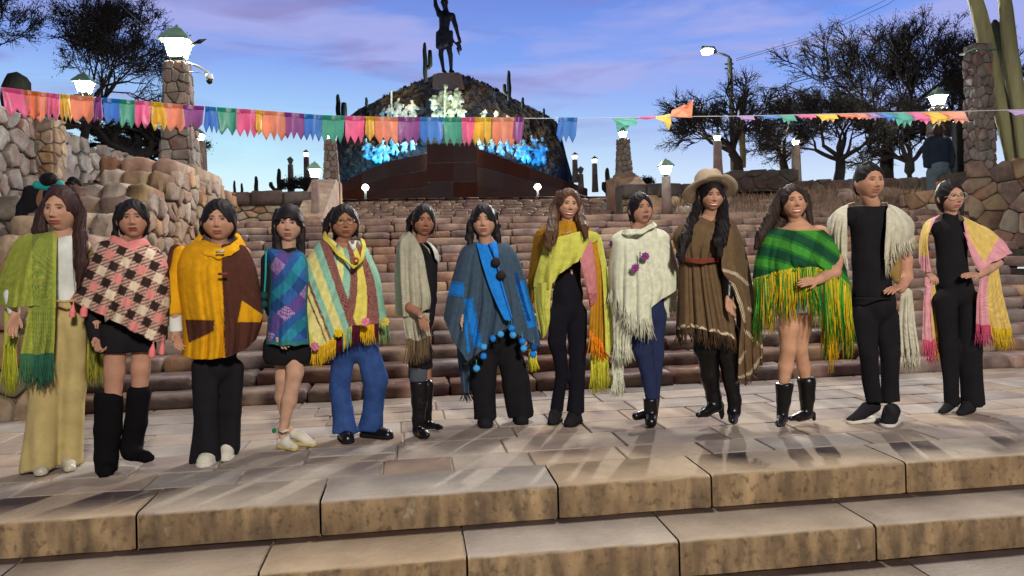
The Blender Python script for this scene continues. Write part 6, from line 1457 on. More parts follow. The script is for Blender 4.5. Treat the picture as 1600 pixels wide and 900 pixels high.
def p7():
    s = Person('woman with dark bob in a slate blue poncho with bright blue bands and pompoms', (235, 860), C4, GRP, skin=lin(180, 134, 108))
    s.head(172, 150, 116, yaw=-3, pitch=-6, roll=-2, lip=lin(150, 84, 78), neck=(178, 225, .03), eyes_open=.45)
    s.hair(HB, [[(145, 125, .03, 26), (124, 165, .01, 17), (120, 205, -.02, 17), (126, 236, -.04, 10)], [(200, 125, .03, 26), (214, 165, .01, 16), (218, 200, -.02, 15), (226, 232, -.03, 8)], [(172, 130, .06, 38), (172, 200, .07, 36)]], top=.058, open_w=.056, part=.7)
    s.tors([[(178, 230, .03, 24), (185, 280, .03, 56), (190, 420, .03, 50), (195, 540, .03, 50)], [(110, 260, .03, 22), (250, 260, .03, 22)], [(165, 600, .03, 26), (175, 830, .02, 12)], [(265, 600, .03, 26), (300, 810, .06, 12)]])
    s.cloth('black_trousers', [[(195, 500, .02, 56), (210, 560, .02, 62)], [(168, 600, .0, 46), (172, 720, .0, 44), (178, 838, .0, 44)], [(262, 600, .02, 46), (284, 720, .03, 46), (302, 820, .05, 46)]], M_BLK, fy=.8, cut_z=844, folds=.007, fx=48, fz=8)
    SL, BL, BD = lin(62, 80, 98), lin(34, 120, 205), lin(26, 70, 150)
    def col(X, Y, p_, t, f):
        C = pick(X.shape, SL)
        def band(x0, y0, x1, y1, w, c, ):
            L = math.hypot(x1-x0, y1-y0); ux, uy = (x1-x0)/L, (y1-y0)/L; a = (X-x0)*ux+(Y-y0)*uy; b = np.abs((X-x0)*-uy+(Y-y0)*ux); m = (a > 0) & (a < L) & (b < w); C[m] = A3(c)
            e = (a > 0) & (a < L) & (np.abs(b-w*.8) < 1.4); C[e] = A3(c)*.55
        if f:
            band(44, 384, 102, 388, 24, BL); band(116, 420, 150, 590, 16, BL); band(105, 470, 118, 610, 7, BL); band(296, 360, 340, 520, 16, BL); band(280, 330, 330, 500, 5, BD); band(345, 470, 366, 560, 6, BL)
        return C*(.94+.06*np.sin(X*1.4)*np.sin(Y*1.4))[..., None]
    s.loft('slate_poncho', [[(148, 222), (180, 236), (214, 222)], [(98, 242), (180, 290), (268, 240)], [(70, 320), (180, 370), (306, 320)], [(44, 420), (170, 460), (340, 440)], [(32, 488), (60, 560), (112, 642), (160, 606), (212, 548), (262, 520), (300, 555), (340, 578), (370, 590)]], D=[.07, .15, .20, .22, .22], B=[.06, .12, .16, .18, .18], col=col, fold=(.018, 5), seed=4, nu=260, nt=150)
    s.fringe(s.hemseg(110, 400), .035, 70, [lin(40, 38, 36), lin(52, 46, 40)], name='dark_edging', r=.004)
    s.loft('slate_poncho_back', [[(74, 540, .04), (110, 560, .0), (140, 600, -.05)], [(82, 650, .06), (112, 660, .02), (138, 660, .0)], [(96, 748, .08), (112, 752, .06), (126, 748, .05)]], closed=False, col=SL, fold=(.012, 2), seed=6, nt=50)
    s.fringe(s.hemfront, .07, 16, [lin(40, 46, 54)])
    s.loft('blue_collar', [[(146, 226, -.08), (168, 230, -.11), (182, 232, -.12), (196, 226, -.115)], [(160, 280, -.17), (178, 282, -.175), (196, 284, -.178), (216, 284, -.178)], [(196, 390, -.21), (212, 392, -.215), (228, 392, -.215), (242, 388, -.21)], [(240, 490, -.235), (252, 498, -.235), (262, 498, -.235), (272, 488, -.235)]], closed=False, col=lambda X, Y, p_, t, f: setc(pick(X.shape, BL), np.abs(p_-.85) < .05, BD), fold=(.0, 2), seed=6, nt=50, thick=.01)
    s.loft('blue_collar_right', [[(196, 226, -.115), (214, 222, -.09)], [(204, 262, -.175), (222, 262, -.17)], [(208, 300, -.18), (222, 300, -.18)]], closed=False, col=BL, fold=(.0, 2), nt=20, thick=.01)
    s.stroke('cord', [(186, 232, -.13), (200, 260, -.185), (212, 284, -.20)], .004, M_BLK); s.stroke('cord', [(214, 300, -.20), (222, 326, -.205)], .004, M_BLK)
    s.ball('dark_pompom', 213, 292, -.215, 16, lin(46, 40, 40), seed=1); s.ball('dark_pompom', 231, 338, -.225, 16, lin(46, 40, 40), seed=2)
    LB = lin(70, 150, 215)
    for i, (x, y, c) in enumerate(((171, 590, LB), (170, 622, BL), (229, 545, LB), (273, 548, LB), (268, 524, BL), (306, 570, BL), (311, 595, LB), (344, 616, BL), (346, 592, BD), (145, 665, LB), (203, 560, BL))):
        s.stroke('pompom_cord', [(x, y-30, -.17), (x, y, -.18)], .003, M_TEAL); s.ball('blue_pompom', x, y, -.185, 12, c, seed=i)
    s.hand((100, 485, -.12), (104, 540, -.13), n=(.5, -.4, 0), thumb=1, curl=.4)
    for a, b in (((176, 846, .02), (178, 852, -.09)), ((300, 830, .08), (304, 842, -.02))): s.shoe(a, b, 28, M_BLK2, sole=M_BLK)
    s.finish()
p7()
def p8():
    s = Person('smiling woman with long wavy brown hair in a mustard and yellow wrap over black', (480, 858), C4, GRP, skin=lin(190, 140, 112))
    s.head(467, 92, 106, yaw=8, pitch=-2, roll=4, lip=lin(160, 78, 74), neck=(462, 160, .03), smile=1., eyes_open=.8)
    s.hair(HW, [[(440, 60, .03, 26), (418, 100, .02, 20), (412, 150, -.10, 20), (398, 195, -.22, 16), (396, 235, -.24, 12), (408, 252, -.25, 5)], [(490, 60, .03, 24), (508, 95, .02, 18), (510, 140, -.10, 20), (524, 172, -.20, 16), (530, 205, -.24, 8)], [(466, 80, .06, 36), (466, 170, .07, 40)], [(430, 80, .0, 10), (424, 130, -.06, 12), (424, 190, -.22, 11), (416, 225, -.25, 6)]], top=.072, open_w=.056, part=.3, cap=1.04)
    s.tors([[(464, 165, .03, 20), (468, 220, .03, 48), (468, 330, .03, 40), (462, 430, .03, 46)], [(400, 200, .03, 20), (530, 200, .03, 20)]])
    s.cloth('black_jumpsuit', [[(470, 230, .02, 52), (468, 330, .02, 42), (464, 400, .02, 54), (462, 450, .02, 56)], [(438, 470, -.02, 36), (428, 570, -.04, 26), (446, 690, .02, 22), (428, 805, .05, 26)], [(494, 470, .03, 38), (500, 600, .05, 30), (500, 720, .02, 28), (490, 825, .0, 37)]], M_NAVYJ if False else cmat('jumpsuit', lin(24, 24, 32)), fy=.75, cut_z=822, folds=.006, fx=45, fz=9)
    MU, YL, PK = lin(178, 128, 38), lin(198, 198, 92), lin(190, 124, 130)
    wv = lambda c: (lambda X, Y, p_, t, f: pick(X.shape, c)*(.86+.14*(((X*.9+Y*1.7) % 4) < 2))[..., None])
    s.loft('mustard_wrap', [[(368, 176, .06), (420, 150, -.04), (470, 146, -.10), (520, 160, -.06), (562, 190, .04)], [(356, 190, .08), (400, 190, -.12), (466, 196, -.16), (530, 196, -.12), (572, 215, .06)], [(346, 250, .08), (384, 240, -.15), (430, 240, -.17), (500, 240, -.16), (580, 260, .06)]], closed=False, col=wv(MU), fold=(.008, 3), seed=3)
    s.loft('mustard_left_panel', [[(350, 200, .06), (384, 190, -.10), (400, 195, -.12)], [(334, 300, .08), (358, 300, -.06), (380, 290, -.12)], [(326, 380, .08), (344, 390, -.04), (362, 360, -.08)], [(330, 440, .08), (342, 440, .0), (350, 420, .0)]], closed=False, col=wv(MU), fold=(.010, 2), seed=4)
    s.loft('yellow_wrap', [[(386, 222, -.16), (430, 205, -.19), (480, 190, -.20), (530, 180, -.19), (566, 188, -.14)], [(366, 290, -.13), (420, 262, -.20), (480, 240, -.215), (540, 205, -.20), (572, 200, -.14)], [(350, 345, -.08), (402, 330, -.19), (452, 300, -.20), (510, 258, -.20), (568, 214, -.15)], [(346, 380, -.07), (400, 385, -.17), (438, 330, -.19), (500, 290, -.195), (545, 226, -.19)]], closed=False, col=wv(YL), fold=(.010, 3.5), seed=5, nt=110)
    s.loft('yellow_wrap_tail', [[(348, 360, -.07), (376, 365, -.15), (412, 360, -.16)], [(352, 440, -.05), (378, 440, -.12), (404, 430, -.13)], [(366, 520, -.03), (384, 525, -.08), (402, 495, -.10)], [(374, 552, -.02), (382, 556, -.04), (390, 540, -.05)]], closed=False, col=wv(YL), fold=(.008, 2), seed=6)
    s.loft('pink_strip', [[(508, 282, -.19), (530, 240, -.195), (548, 212, -.19)], [(528, 360, -.16), (545, 350, -.17), (562, 320, -.15)], [(545, 450, -.12), (556, 440, -.13), (568, 420, -.11)]], closed=False, col=lambda X, Y, p_, t, f: setc(pick(X.shape, PK), (Y > 400) & (((X+Y) % 9) < 4), lin(130, 40, 60)), fold=(.008, 2), seed=7)
    s.loft('mustard_right_panel', [[(540, 215, -.16), (566, 200, -.12), (580, 210, .04)], [(552, 320, -.14), (580, 320, -.12), (600, 320, .02)], [(548, 430, -.12), (580, 440, -.12), (610, 430, .02)], [(542, 530, -.10), (575, 560, -.11), (604, 600, .0)]], closed=False, col=wv(MU), fold=(.012, 2.5), seed=8)
    s.fringe(s.hemfront, [.20, .08], 70, [lin(230, 140, 30), lin(214, 90, 30), lin(236, 160, 40)], name='orange_fringe')
    s.loft('yellow_right_edge', [[(560, 186, -.12), (576, 196, -.06), (584, 215, .04)], [(584, 320, -.13), (602, 330, -.08), (608, 345, .04)], [(594, 470, -.13), (614, 480, -.08), (624, 500, .04)], [(598, 610, -.12), (612, 620, -.08), (626, 560, .02)]], closed=False, col=wv(YL), fold=(.01, 2), seed=9)
    s.fringe([s.p(548, 640, -.02), s.p(580, 630, -.05), s.p(606, 625, -.06)], .24, 100, [lin(200, 196, 60), lin(170, 166, 60)], name='yellow_fringe')
    s.loft('yellow_back_tail', [[(545, 560, .04), (604, 560, .02)], [(548, 645, .03), (606, 630, .0)]], closed=False, col=wv(YL), fold=(.01, 2), nt=16)
    s.fringe([s.p(330, 600, .06), s.p(356, 610, .04)], .15, 40, [lin(206, 200, 60)], name='yellow_fringe')
    s.loft('yellow_back_strip', [[(336, 480, .06), (358, 480, .04)], [(330, 560, .06), (354, 560, .04)], [(330, 604, .06), (356, 612, .04)]], closed=False, col=wv(YL), fold=(.006, 2), nt=20)
    s.stroke('necklace', [(446, 184, -.18), (462, 190, -.19), (480, 182, -.19)], .0022, M_SILV)
    s.shoe((424, 826, .06), (414, 834, -.02), 24, M_BLK2, sole=M_BLK); s.shoe((492, 840, .02), (474, 848, -.09), 27, M_BLK2, sole=M_BLK); s.finish()
p8()
def p9():
    s = Person('woman with slick bun in a white fringed poncho with purple flowers and jeans', (200, 868), C5, GRP, skin=lin(170, 122, 98))
    s.head(152, 145, 104, yaw=14, pitch=-8, roll=-4, lip=lin(120, 52, 60), neck=(140, 205, .03), eyes_open=.5)
    s.hair(HB, [[(122, 120, .06, 12), (118, 160, .05, 8), (120, 180, .05, 4)], [(150, 110, .09, 26)]], top=.068, open_w=.064, part=.6)
    s.tors([[(140, 210, .03, 22), (150, 260, .03, 50), (160, 380, .03, 46), (172, 470, .03, 46)], [(90, 240, .03, 20), (215, 240, .03, 20)]])
    s.cloth('navy_jeans', [[(172, 430, .02, 58), (172, 490, .02, 60)], [(150, 500, .0, 42), (160, 620, -.02, 32), (182, 700, .0, 24), (188, 790, .0, 20)], [(200, 500, .02, 40), (196, 620, .04, 32), (194, 780, .06, 20)]], M_NAVYJ, fy=.85, cut_z=800, folds=.004)
    CR = lin(206, 208, 186); CR2 = lin(196, 196, 176)
    wv = lambda X, Y, p_, t, f: pick(X.shape, CR)*(.93+.07*np.sin(Y*1.9)*np.sin(X*1.3))[..., None]
    s.loft('white_poncho', [[(92, 214), (140, 232), (190, 206)], [(56, 240), (140, 280), (240, 226)], [(50, 300), (150, 340), (262, 290)], [(46, 350), (110, 400), (200, 420), (278, 350)], [(48, 396), (80, 440), (110, 484), (150, 505), (182, 512), (186, 470), (230, 440), (290, 402)]], D=[.07, .14, .18, .19, .18], B=[.06, .11, .14, .16, .16], col=wv, fold=(.012, 5), seed=6, nu=200, nt=110)
    q = s.hemseg(0, 186)
    s.fringe(q, [.15, .17], 110, [CR, CR2])
    s.loft('cowl_neck', [[(86, 222, .02), (110, 214, -.10), (150, 214, -.13), (188, 196, -.06), (190, 190, .04)], [(74, 232, .02), (108, 232, -.13), (150, 230, -.16), (198, 206, -.09), (202, 200, .04)]], closed=False, col=CR, fold=(.005, 3), thick=.014, nt=12)
    s.loft('white_back_panel', [[(228, 420, .02), (272, 400, .06)], [(232, 490, .03), (272, 480, .07)]], closed=False, col=CR2, fold=(.006, 2), nt=20); s.fringe(s.hemfront, .05, 24, [CR, CR2])
    s.loft('long_white_panel', [[(64, 420, -.04), (90, 430, -.10), (124, 470, -.10)], [(60, 500, -.03), (90, 510, -.09), (126, 530, -.08)], [(62, 590, -.02), (90, 600, -.06), (120, 596, -.05)]], closed=False, col=wv, fold=(.012, 2.5), seed=8, nt=60)
    s.fringe(s.hemfront, [.16, .13], 70, [CR, CR2])
    s.loft('long_white_tail', [[(60, 580, .0), (100, 590, .0)], [(56, 680, .02), (94, 680, .02)], [(58, 700, .02), (92, 690, .02)]], closed=False, col=CR2, fold=(.008, 2), nt=40); s.fringe(s.hemfront, [.15, .17], 60, [CR, CR2])
    s.flower(62, 262, -.04, 18, lin(80, 44, 82), 'large dark purple crochet flower on the shoulder'); s.flower(134, 340, -.21, 15, lin(126, 60, 120)); s.flower(168, 301, -.21, 15, lin(126, 60, 120))
    s.stroke('flower_stem', [(150, 286, -.195), (150, 320, -.20), (144, 336, -.205)], .004, cmat('stem_green', lin(70, 90, 80)))
    s.cloth('ankle_boot', [[(184, 778, .0, 24), (186, 820, .0, 24)], [(186, 840, .0, 22), (187, 856, -.09, 19)]], M_LEATHER, fy=1, cut_top=775, folds=.002, ground=True, h=.007); s.cloth('ankle_boot', [[(196, 775, .06, 20), (190, 815, .07, 20)], [(180, 826, .06, 18), (136, 836, -.02, 14)]], M_LEATHER, fy=1, cut_top=775, folds=.002, ground=True, h=.007)
    s.finish()
p9()
def p10():
    s = Person('smiling woman in a wide beige hat and brown belted poncho with tall leather boots', (470, 872), C5, GRP, skin=lin(176, 126, 98))
    s.head(390, 100, 104, yaw=-2, pitch=0, roll=2, lip=lin(170, 84, 80), neck=(382, 165, .03), smile=1., eyes_open=.75)
    s.hair(HB, [[(362, 90, .03, 24), (345, 130, .02, 20), (326, 180, -.06, 22), (302, 240, -.14, 23), (286, 300, -.16, 16), (292, 322, -.17, 7)], [(414, 90, .03, 24), (430, 130, .02, 19), (424, 190, -.12, 21), (412, 250, -.19, 20), (418, 300, -.20, 10)], [(388, 100, .06, 34), (385, 170, .07, 40)], [(430, 130, .0, 10), (444, 200, -.14, 8), (436, 260, -.20, 5)]], top=.060, open_w=.058, part=.4)
    s.tors([[(382, 170, .03, 24), (370, 220, .03, 54), (360, 310, .03, 46), (370, 420, .03, 50)], [(320, 215, .03, 16), (430, 210, .03, 16)]])
    BR = lin(104, 84, 62); WH = lin(196, 182, 156)
    def dist(X, Y, pts):
        d = np.full(X.shape, 1e9)
        for (x0, y0), (x1, y1) in zip(pts[:-1], pts[1:]):
            ux, uy = x1-x0, y1-y0; L2 = ux*ux+uy*uy; t = np.clip(((X-x0)*ux+(Y-y0)*uy)/L2, 0, 1); d = np.minimum(d, np.hypot(X-x0-t*ux, Y-y0-t*uy))
        return d
    def strip(C, X, Y, pts, w=4.6):
        d = dist(X, Y, pts); C[(d < w)] = A3(WH); C[np.abs(d-w*.45) < .8] = A3(BR)*.7; return C
    def col(X, Y, p_, t, f):
        C = pick(X.shape, BR)*(.92+.08*np.sin(X*1.2+Y*.3))[..., None]
        if f: C = strip(C, X, Y, [(270, 545), (300, 534), (325, 532), (380, 546), (440, 562), (480, 580)])
        return C
    s.loft('brown_poncho', [[(352, 170), (388, 186), (428, 168)], [(290, 192), (380, 220), (452, 190)], [(262, 240), (360, 265), (456, 250)], [(280, 308), (360, 316), (424, 308)], [(280, 400), (370, 410), (440, 400)], [(272, 548), (320, 540), (380, 552), (440, 568), (480, 588)]], D=[.07, .14, .17, .15, .18, .21], B=[.06, .11, .13, .12, .14, .16], col=col, fold=(.018, 4.5), seed=3, nu=260, nt=140)
    s.fringe(s.hemfront, .11, 130, [lin(84, 66, 50), lin(66, 52, 40)])
    s.loft('red_woven_belt', [[(278, 302), (360, 310), (426, 302)], [(280, 319), (360, 326), (426, 318)]], D=[.19, .19], B=[.14, .14], col=lambda X, Y, p_, t, f: np.where(((t*5) % 1 < .5)[..., None], A3(lin(130, 64, 50)), A3(lin(96, 50, 40))), fold=(.0, 2), thick=.008, nt=12)
    def colc(X, Y, p_, t, f):
        C = pick(X.shape, BR)*(.92+.08*np.sin(X*1.2))[..., None]
        for pts in ([(424, 346), (470, 360), (512, 398)], [(432, 372), (462, 400), (486, 460), (500, 520)], [(512, 476), (548, 506)], [(500, 548), (530, 580), (558, 604)], [(478, 660), (500, 620)], [(480, 708), (520, 690), (552, 640)]): C = strip(C, X, Y, pts)
        return C
    s.loft('brown_side_cape', [[(430, 166, -.05), (452, 176, -.03), (470, 196, .06)], [(426, 250, -.16), (462, 240, -.12), (492, 250, .06)], [(424, 345, -.18), (470, 330, -.14), (512, 330, .06)], [(458, 400, -.17), (496, 410, -.13), (530, 430, .06)], [(488, 500, -.15), (520, 500, -.10), (546, 520, .06)], [(482, 610, -.12), (520, 600, -.08), (560, 610, .04)], [(478, 712, -.08), (510, 712, -.04), (560, 640, .02)]], closed=False, col=colc, fold=(.014, 2.5), seed=5, nu=140, nt=150)
    s.fringe(s.hemfront, .045, 60, [lin(90, 72, 56)])
    s.loft('brown_cape_back', [[(440, 330, .04), (500, 330, .10)], [(470, 480, .06), (525, 480, .10)], [(480, 600, .05), (530, 600, .08)]], closed=False, col=BR, fold=(.01, 2), nt=30)
    s.cloth('black_sleeve', [[(440, 300, -.06, 20), (446, 380, -.12, 19), (444, 438, -.15, 17)]], M_LEATHER, fy=.9, cut_z=442, folds=.004)
    s.hand((444, 442, -.16), (450, 496, -.18), n=(.4, -.7, 0), thumb=-1, curl=.45, k=.95)
    # hat
    def hat():
        o = s.p(383, 80, .05); mb = MB(); n = 48; rows_ = []
        R = 92*s.m; cr = 46*s.m
        prof = [(.0, 66), (.55, 66), (.80, 62), (.93, 52), (.99, 20), (1.0, 2), (1.04, -2)]
        for rr_, z in prof: rows_.append([(cr*rr_*math.cos(a)*1.0, cr*rr_*1.12*math.sin(a), z*s.m*(1-.10*math.exp(-((rr_*math.cos(a))/.3)**2)*(z > 50))) for a in np.linspace(0, 2*math.pi, n, endpoint=False)])
        for k, f in enumerate((.35, .7, 1.0)):
            rr_ = cr*1.04+(R-cr*1.04)*f; rows_.append([(rr_*math.cos(a), rr_*1.05*math.sin(a), (-2-10*f*math.cos(a)**2*1.2+9*f*f*(.5+.5*math.sin(a))-6*f*(math.cos(a) < -.3)+7*f*(math.cos(a) > .3))*s.m) for a in np.linspace(0, 2*math.pi, n, endpoint=False)])
        vs = [p_ for r in rows_ for p_ in r]; fs = [(j*n+i, j*n+(i+1) % n, (j+1)*n+(i+1) % n, (j+1)*n+i) for j in range(len(rows_)-1) for i in range(n)]
        M = np.array(Matrix.Rotation(math.radians(-27), 3, 'X') @ Matrix.Rotation(math.radians(2), 3, 'Y')); vs = (np.array(vs)@M.T)
        ob = link('hat', mesh('hat', vs, fs), M_FELT, s.t, loc=tuple(o)); md = ob.modifiers.new('t', 'SOLIDIFY'); md.thickness = .006
        hb = MB(); pts = (np.array([(cr*1.03*math.cos(a), cr*1.15*math.sin(a), 6*s.m) for a in np.linspace(0, 2*math.pi, n)])@M.T); hb.tube(list(pts), .010, 6, cap=False); hb.build('hat_band', cmat('tan_band', lin(150, 130, 108)), ob, True)
    hat()
    for ch, hh in (([[(370, 560, .03, 42), (372, 610, .02, 40), (384, 700, .04, 29), (398, 770, .06, 24), (404, 800, .06, 22)], [(404, 805, .05, 19), (372, 822, .0, 15), (344, 832, -.04, 11)], [(420, 800, .07, 12), (424, 830, .07, 9), (424, 842, .07, 8)]], 1), ([[(444, 560, .0, 42), (446, 620, .0, 38), (456, 700, -.0, 28), (464, 780, .0, 23), (464, 820, .0, 22)], [(464, 826, .0, 20), (460, 846, -.06, 15), (458, 852, -.12, 10)], [(466, 820, .05, 12), (466, 850, .06, 9)]], 2)):
        s.cloth('over_knee_boot', ch, M_LEATHER, fy=.9, folds=.005, ground=True, seed=hh, fx=24, fz=34, h=.009, k=.02)
    s.finish()
p10()
def p11():
    s = Person('smiling woman in an off-shoulder green poncho with long fringe and cowboy boots', (118, 876), C6, GRP, skin=lin(184, 132, 100))
    s.head(162, 158, 108, yaw=-6, pitch=-8, roll=-3, lip=lin(170, 92, 84), neck=(168, 228, .03), smile=.7, eyes_open=.5)
    s.hair(HD, [[(130, 130, .03, 26), (108, 170, .02, 22), (88, 215, -.02, 26), (62, 262, -.04, 24), (44, 300, -.04, 12)], [(196, 130, .03, 20), (208, 170, .03, 16), (214, 205, .02, 11), (222, 232, .0, 5)], [(150, 140, .07, 36), (140, 210, .07, 38), (100, 260, .05, 26)]], top=.072, open_w=.058, part=.3)
    s.tors([[(175, 225, .02, 24), (178, 262, .02, 52), (180, 360, .02, 44), (176, 440, .02, 48)], [(112, 262, .02, 24), (250, 255, .02, 26)]])
    s.flesh([[(150, 470, .0, 36), (148, 560, -.02, 31), (148, 620, -.02, 25), (138, 680, .0, 22), (130, 760, .0, 13), (126, 840, 0, 12)], [(200, 470, .03, 36), (188, 560, .04, 30), (182, 620, .05, 24), (196, 680, .08, 20), (204, 750, .10, 14), (206, 830, .1, 12)]])
    s.cloth('pale_denim_shorts', [[(175, 420, .02, 56), (174, 470, .02, 60)], [(146, 490, .0, 40), (146, 505, .0, 40)], [(204, 480, .03, 38), (206, 495, .03, 38)]], M_DENL, fy=.8, cut_z=506, cut_top=412, folds=.004)
    G1, G2, G3, YE = lin(40, 108, 46), lin(30, 74, 52), lin(66, 140, 54), lin(208, 172, 30)
    def col(X, Y, p_, t, f):
        u_ = X*.35-Y*.9+.0012*(X-160)**2; a = np.sin(u_/10.5); b = np.sin((X+.35*Y)/17.)
        C = pick(X.shape, G1); C = setc(C, a > .3, G2); C = setc(C, (a < -.45), G3); C = np.where((b > .45)[..., None], C*.72, C)
        C = setc(C, np.abs(t-.035) < .008, YE); return C*(.9+.1*np.sin(Y*1.5+X*.8))[..., None]
    s.loft('green_poncho', [[(104, 236), (170, 246), (258, 244)], [(70, 262), (170, 280), (280, 268)], [(44, 330), (170, 345), (316, 330)], [(34, 400), (100, 380), (160, 366), (215, 362), (270, 372), (312, 395), (344, 424)]], D=[.13, .17, .21, .21], B=[.11, .13, .16, .16], col=col, fold=(.014, 5), seed=8, nu=240, nt=120)
    hf = s.hemfront; hpx = s.hempx
    s.loft('green_poncho_back', [[(270, 370, .10), (344, 410, .12)], [(272, 480, .12), (348, 490, .12)], [(290, 500, .12), (352, 560, .10)]], closed=False, col=lin(44, 100, 46), fold=(.01, 3), nt=40)
    s.fringe([s.p(270, 470, .10), s.p(352, 545, .08)], .16, 60, [lin(60, 130, 50), lin(190, 160, 30)], name='back_fringe')
    rq = random.Random(8)
    def L(t): return 1
    n = len(hf)
    xs = lambda a, b: s.hemseg(a, b, hf, hpx)
    gr = [lin(52, 140, 48), lin(40, 110, 60), lin(90, 160, 50)]; ye = [lin(216, 172, 24), lin(224, 184, 40)]
    for a, b, Ls, num, cs in ((34, 60, .44, 34, gr+ye), (58, 100, .40, 40, ye+gr[:2]), (98, 130, .32, 34, gr+ye), (128, 175, .34, 44, ye*2+gr), (172, 225, .30, 44, gr+ye), (222, 262, .40, 40, gr+ye[:1]), (258, 300, .50, 46, gr+ye), (296, 344, .46, 60, ye*2+gr)):
        q = xs(a, b)
        if len(q) > 1: s.fringe(q, Ls, int(num*1.5), cs, seed=a, r=.0026, sway=.018, jit=.35, name='long_fringe')
    s.fringe([s.p(262, 420, -.12), s.p(296, 430, -.10)], .56, 20, ye, seed=99, r=.004, name='long_fringe')
    s.fringe([s.p(250, 470, .02), s.p(340, 470, .04)], .40, 70, gr+ye, seed=98, r=.004, name='long_fringe')
    # lattice of knots along the hem
    mb = MB()
    for i in range(0, n-6, 3):
        a, b = hf[i], hf[min(i+5, n-1)]; d = np.array([0, -.006, -.022]); c = ye[0] if rq.random() < .45 else gr[rq.randrange(3)]
        mb.tube([a+np.array([0, -.004, 0]), (a+b)/2+d], .0034, 4, col=c); mb.tube([b+np.array([0, -.004, 0]), (a+b)/2+d], .0034, 4, col=c)
    me = mesh('knotted_edging', mb.v, mb.f, True, mb.c); tag(link('knotted_edging', me, M_CLOTH, s.t), kind='stuff')
    s.flesh([[(300, 340, -.02, 22), (292, 378, -.10, 20), (240, 404, -.20, 15)]], fy=1., h=.007)
    s.hand((240, 404, -.21), (166, 414, -.24), n=(0, .6, -.5), thumb=1, curl=.15, k=1.0)
    def boot(ch, sd):
        s.cloth('cowboy_boot', ch, M_LEATHER, fy=.95, cut_top=722 if sd == 2 else 732, folds=.003, ground=True, seed=sd, h=.007, k=.015)
    boot([[(134, 742, .0, 29), (132, 790, .0, 22), (126, 830, .0, 18)], [(126, 846, .0, 18), (118, 862, -.10, 12), (116, 868, -.14, 8)], [(128, 852, .05, 9), (128, 866, .05, 8)]], 1)
    boot([[(204, 730, .10, 30), (206, 780, .10, 24), (206, 820, .10, 20)], [(208, 832, .10, 18), (178, 842, .05, 13), (154, 846, .02, 9)], [(226, 830, .12, 9), (228, 848, .12, 8)]], 2)
    s.finish()
p11()
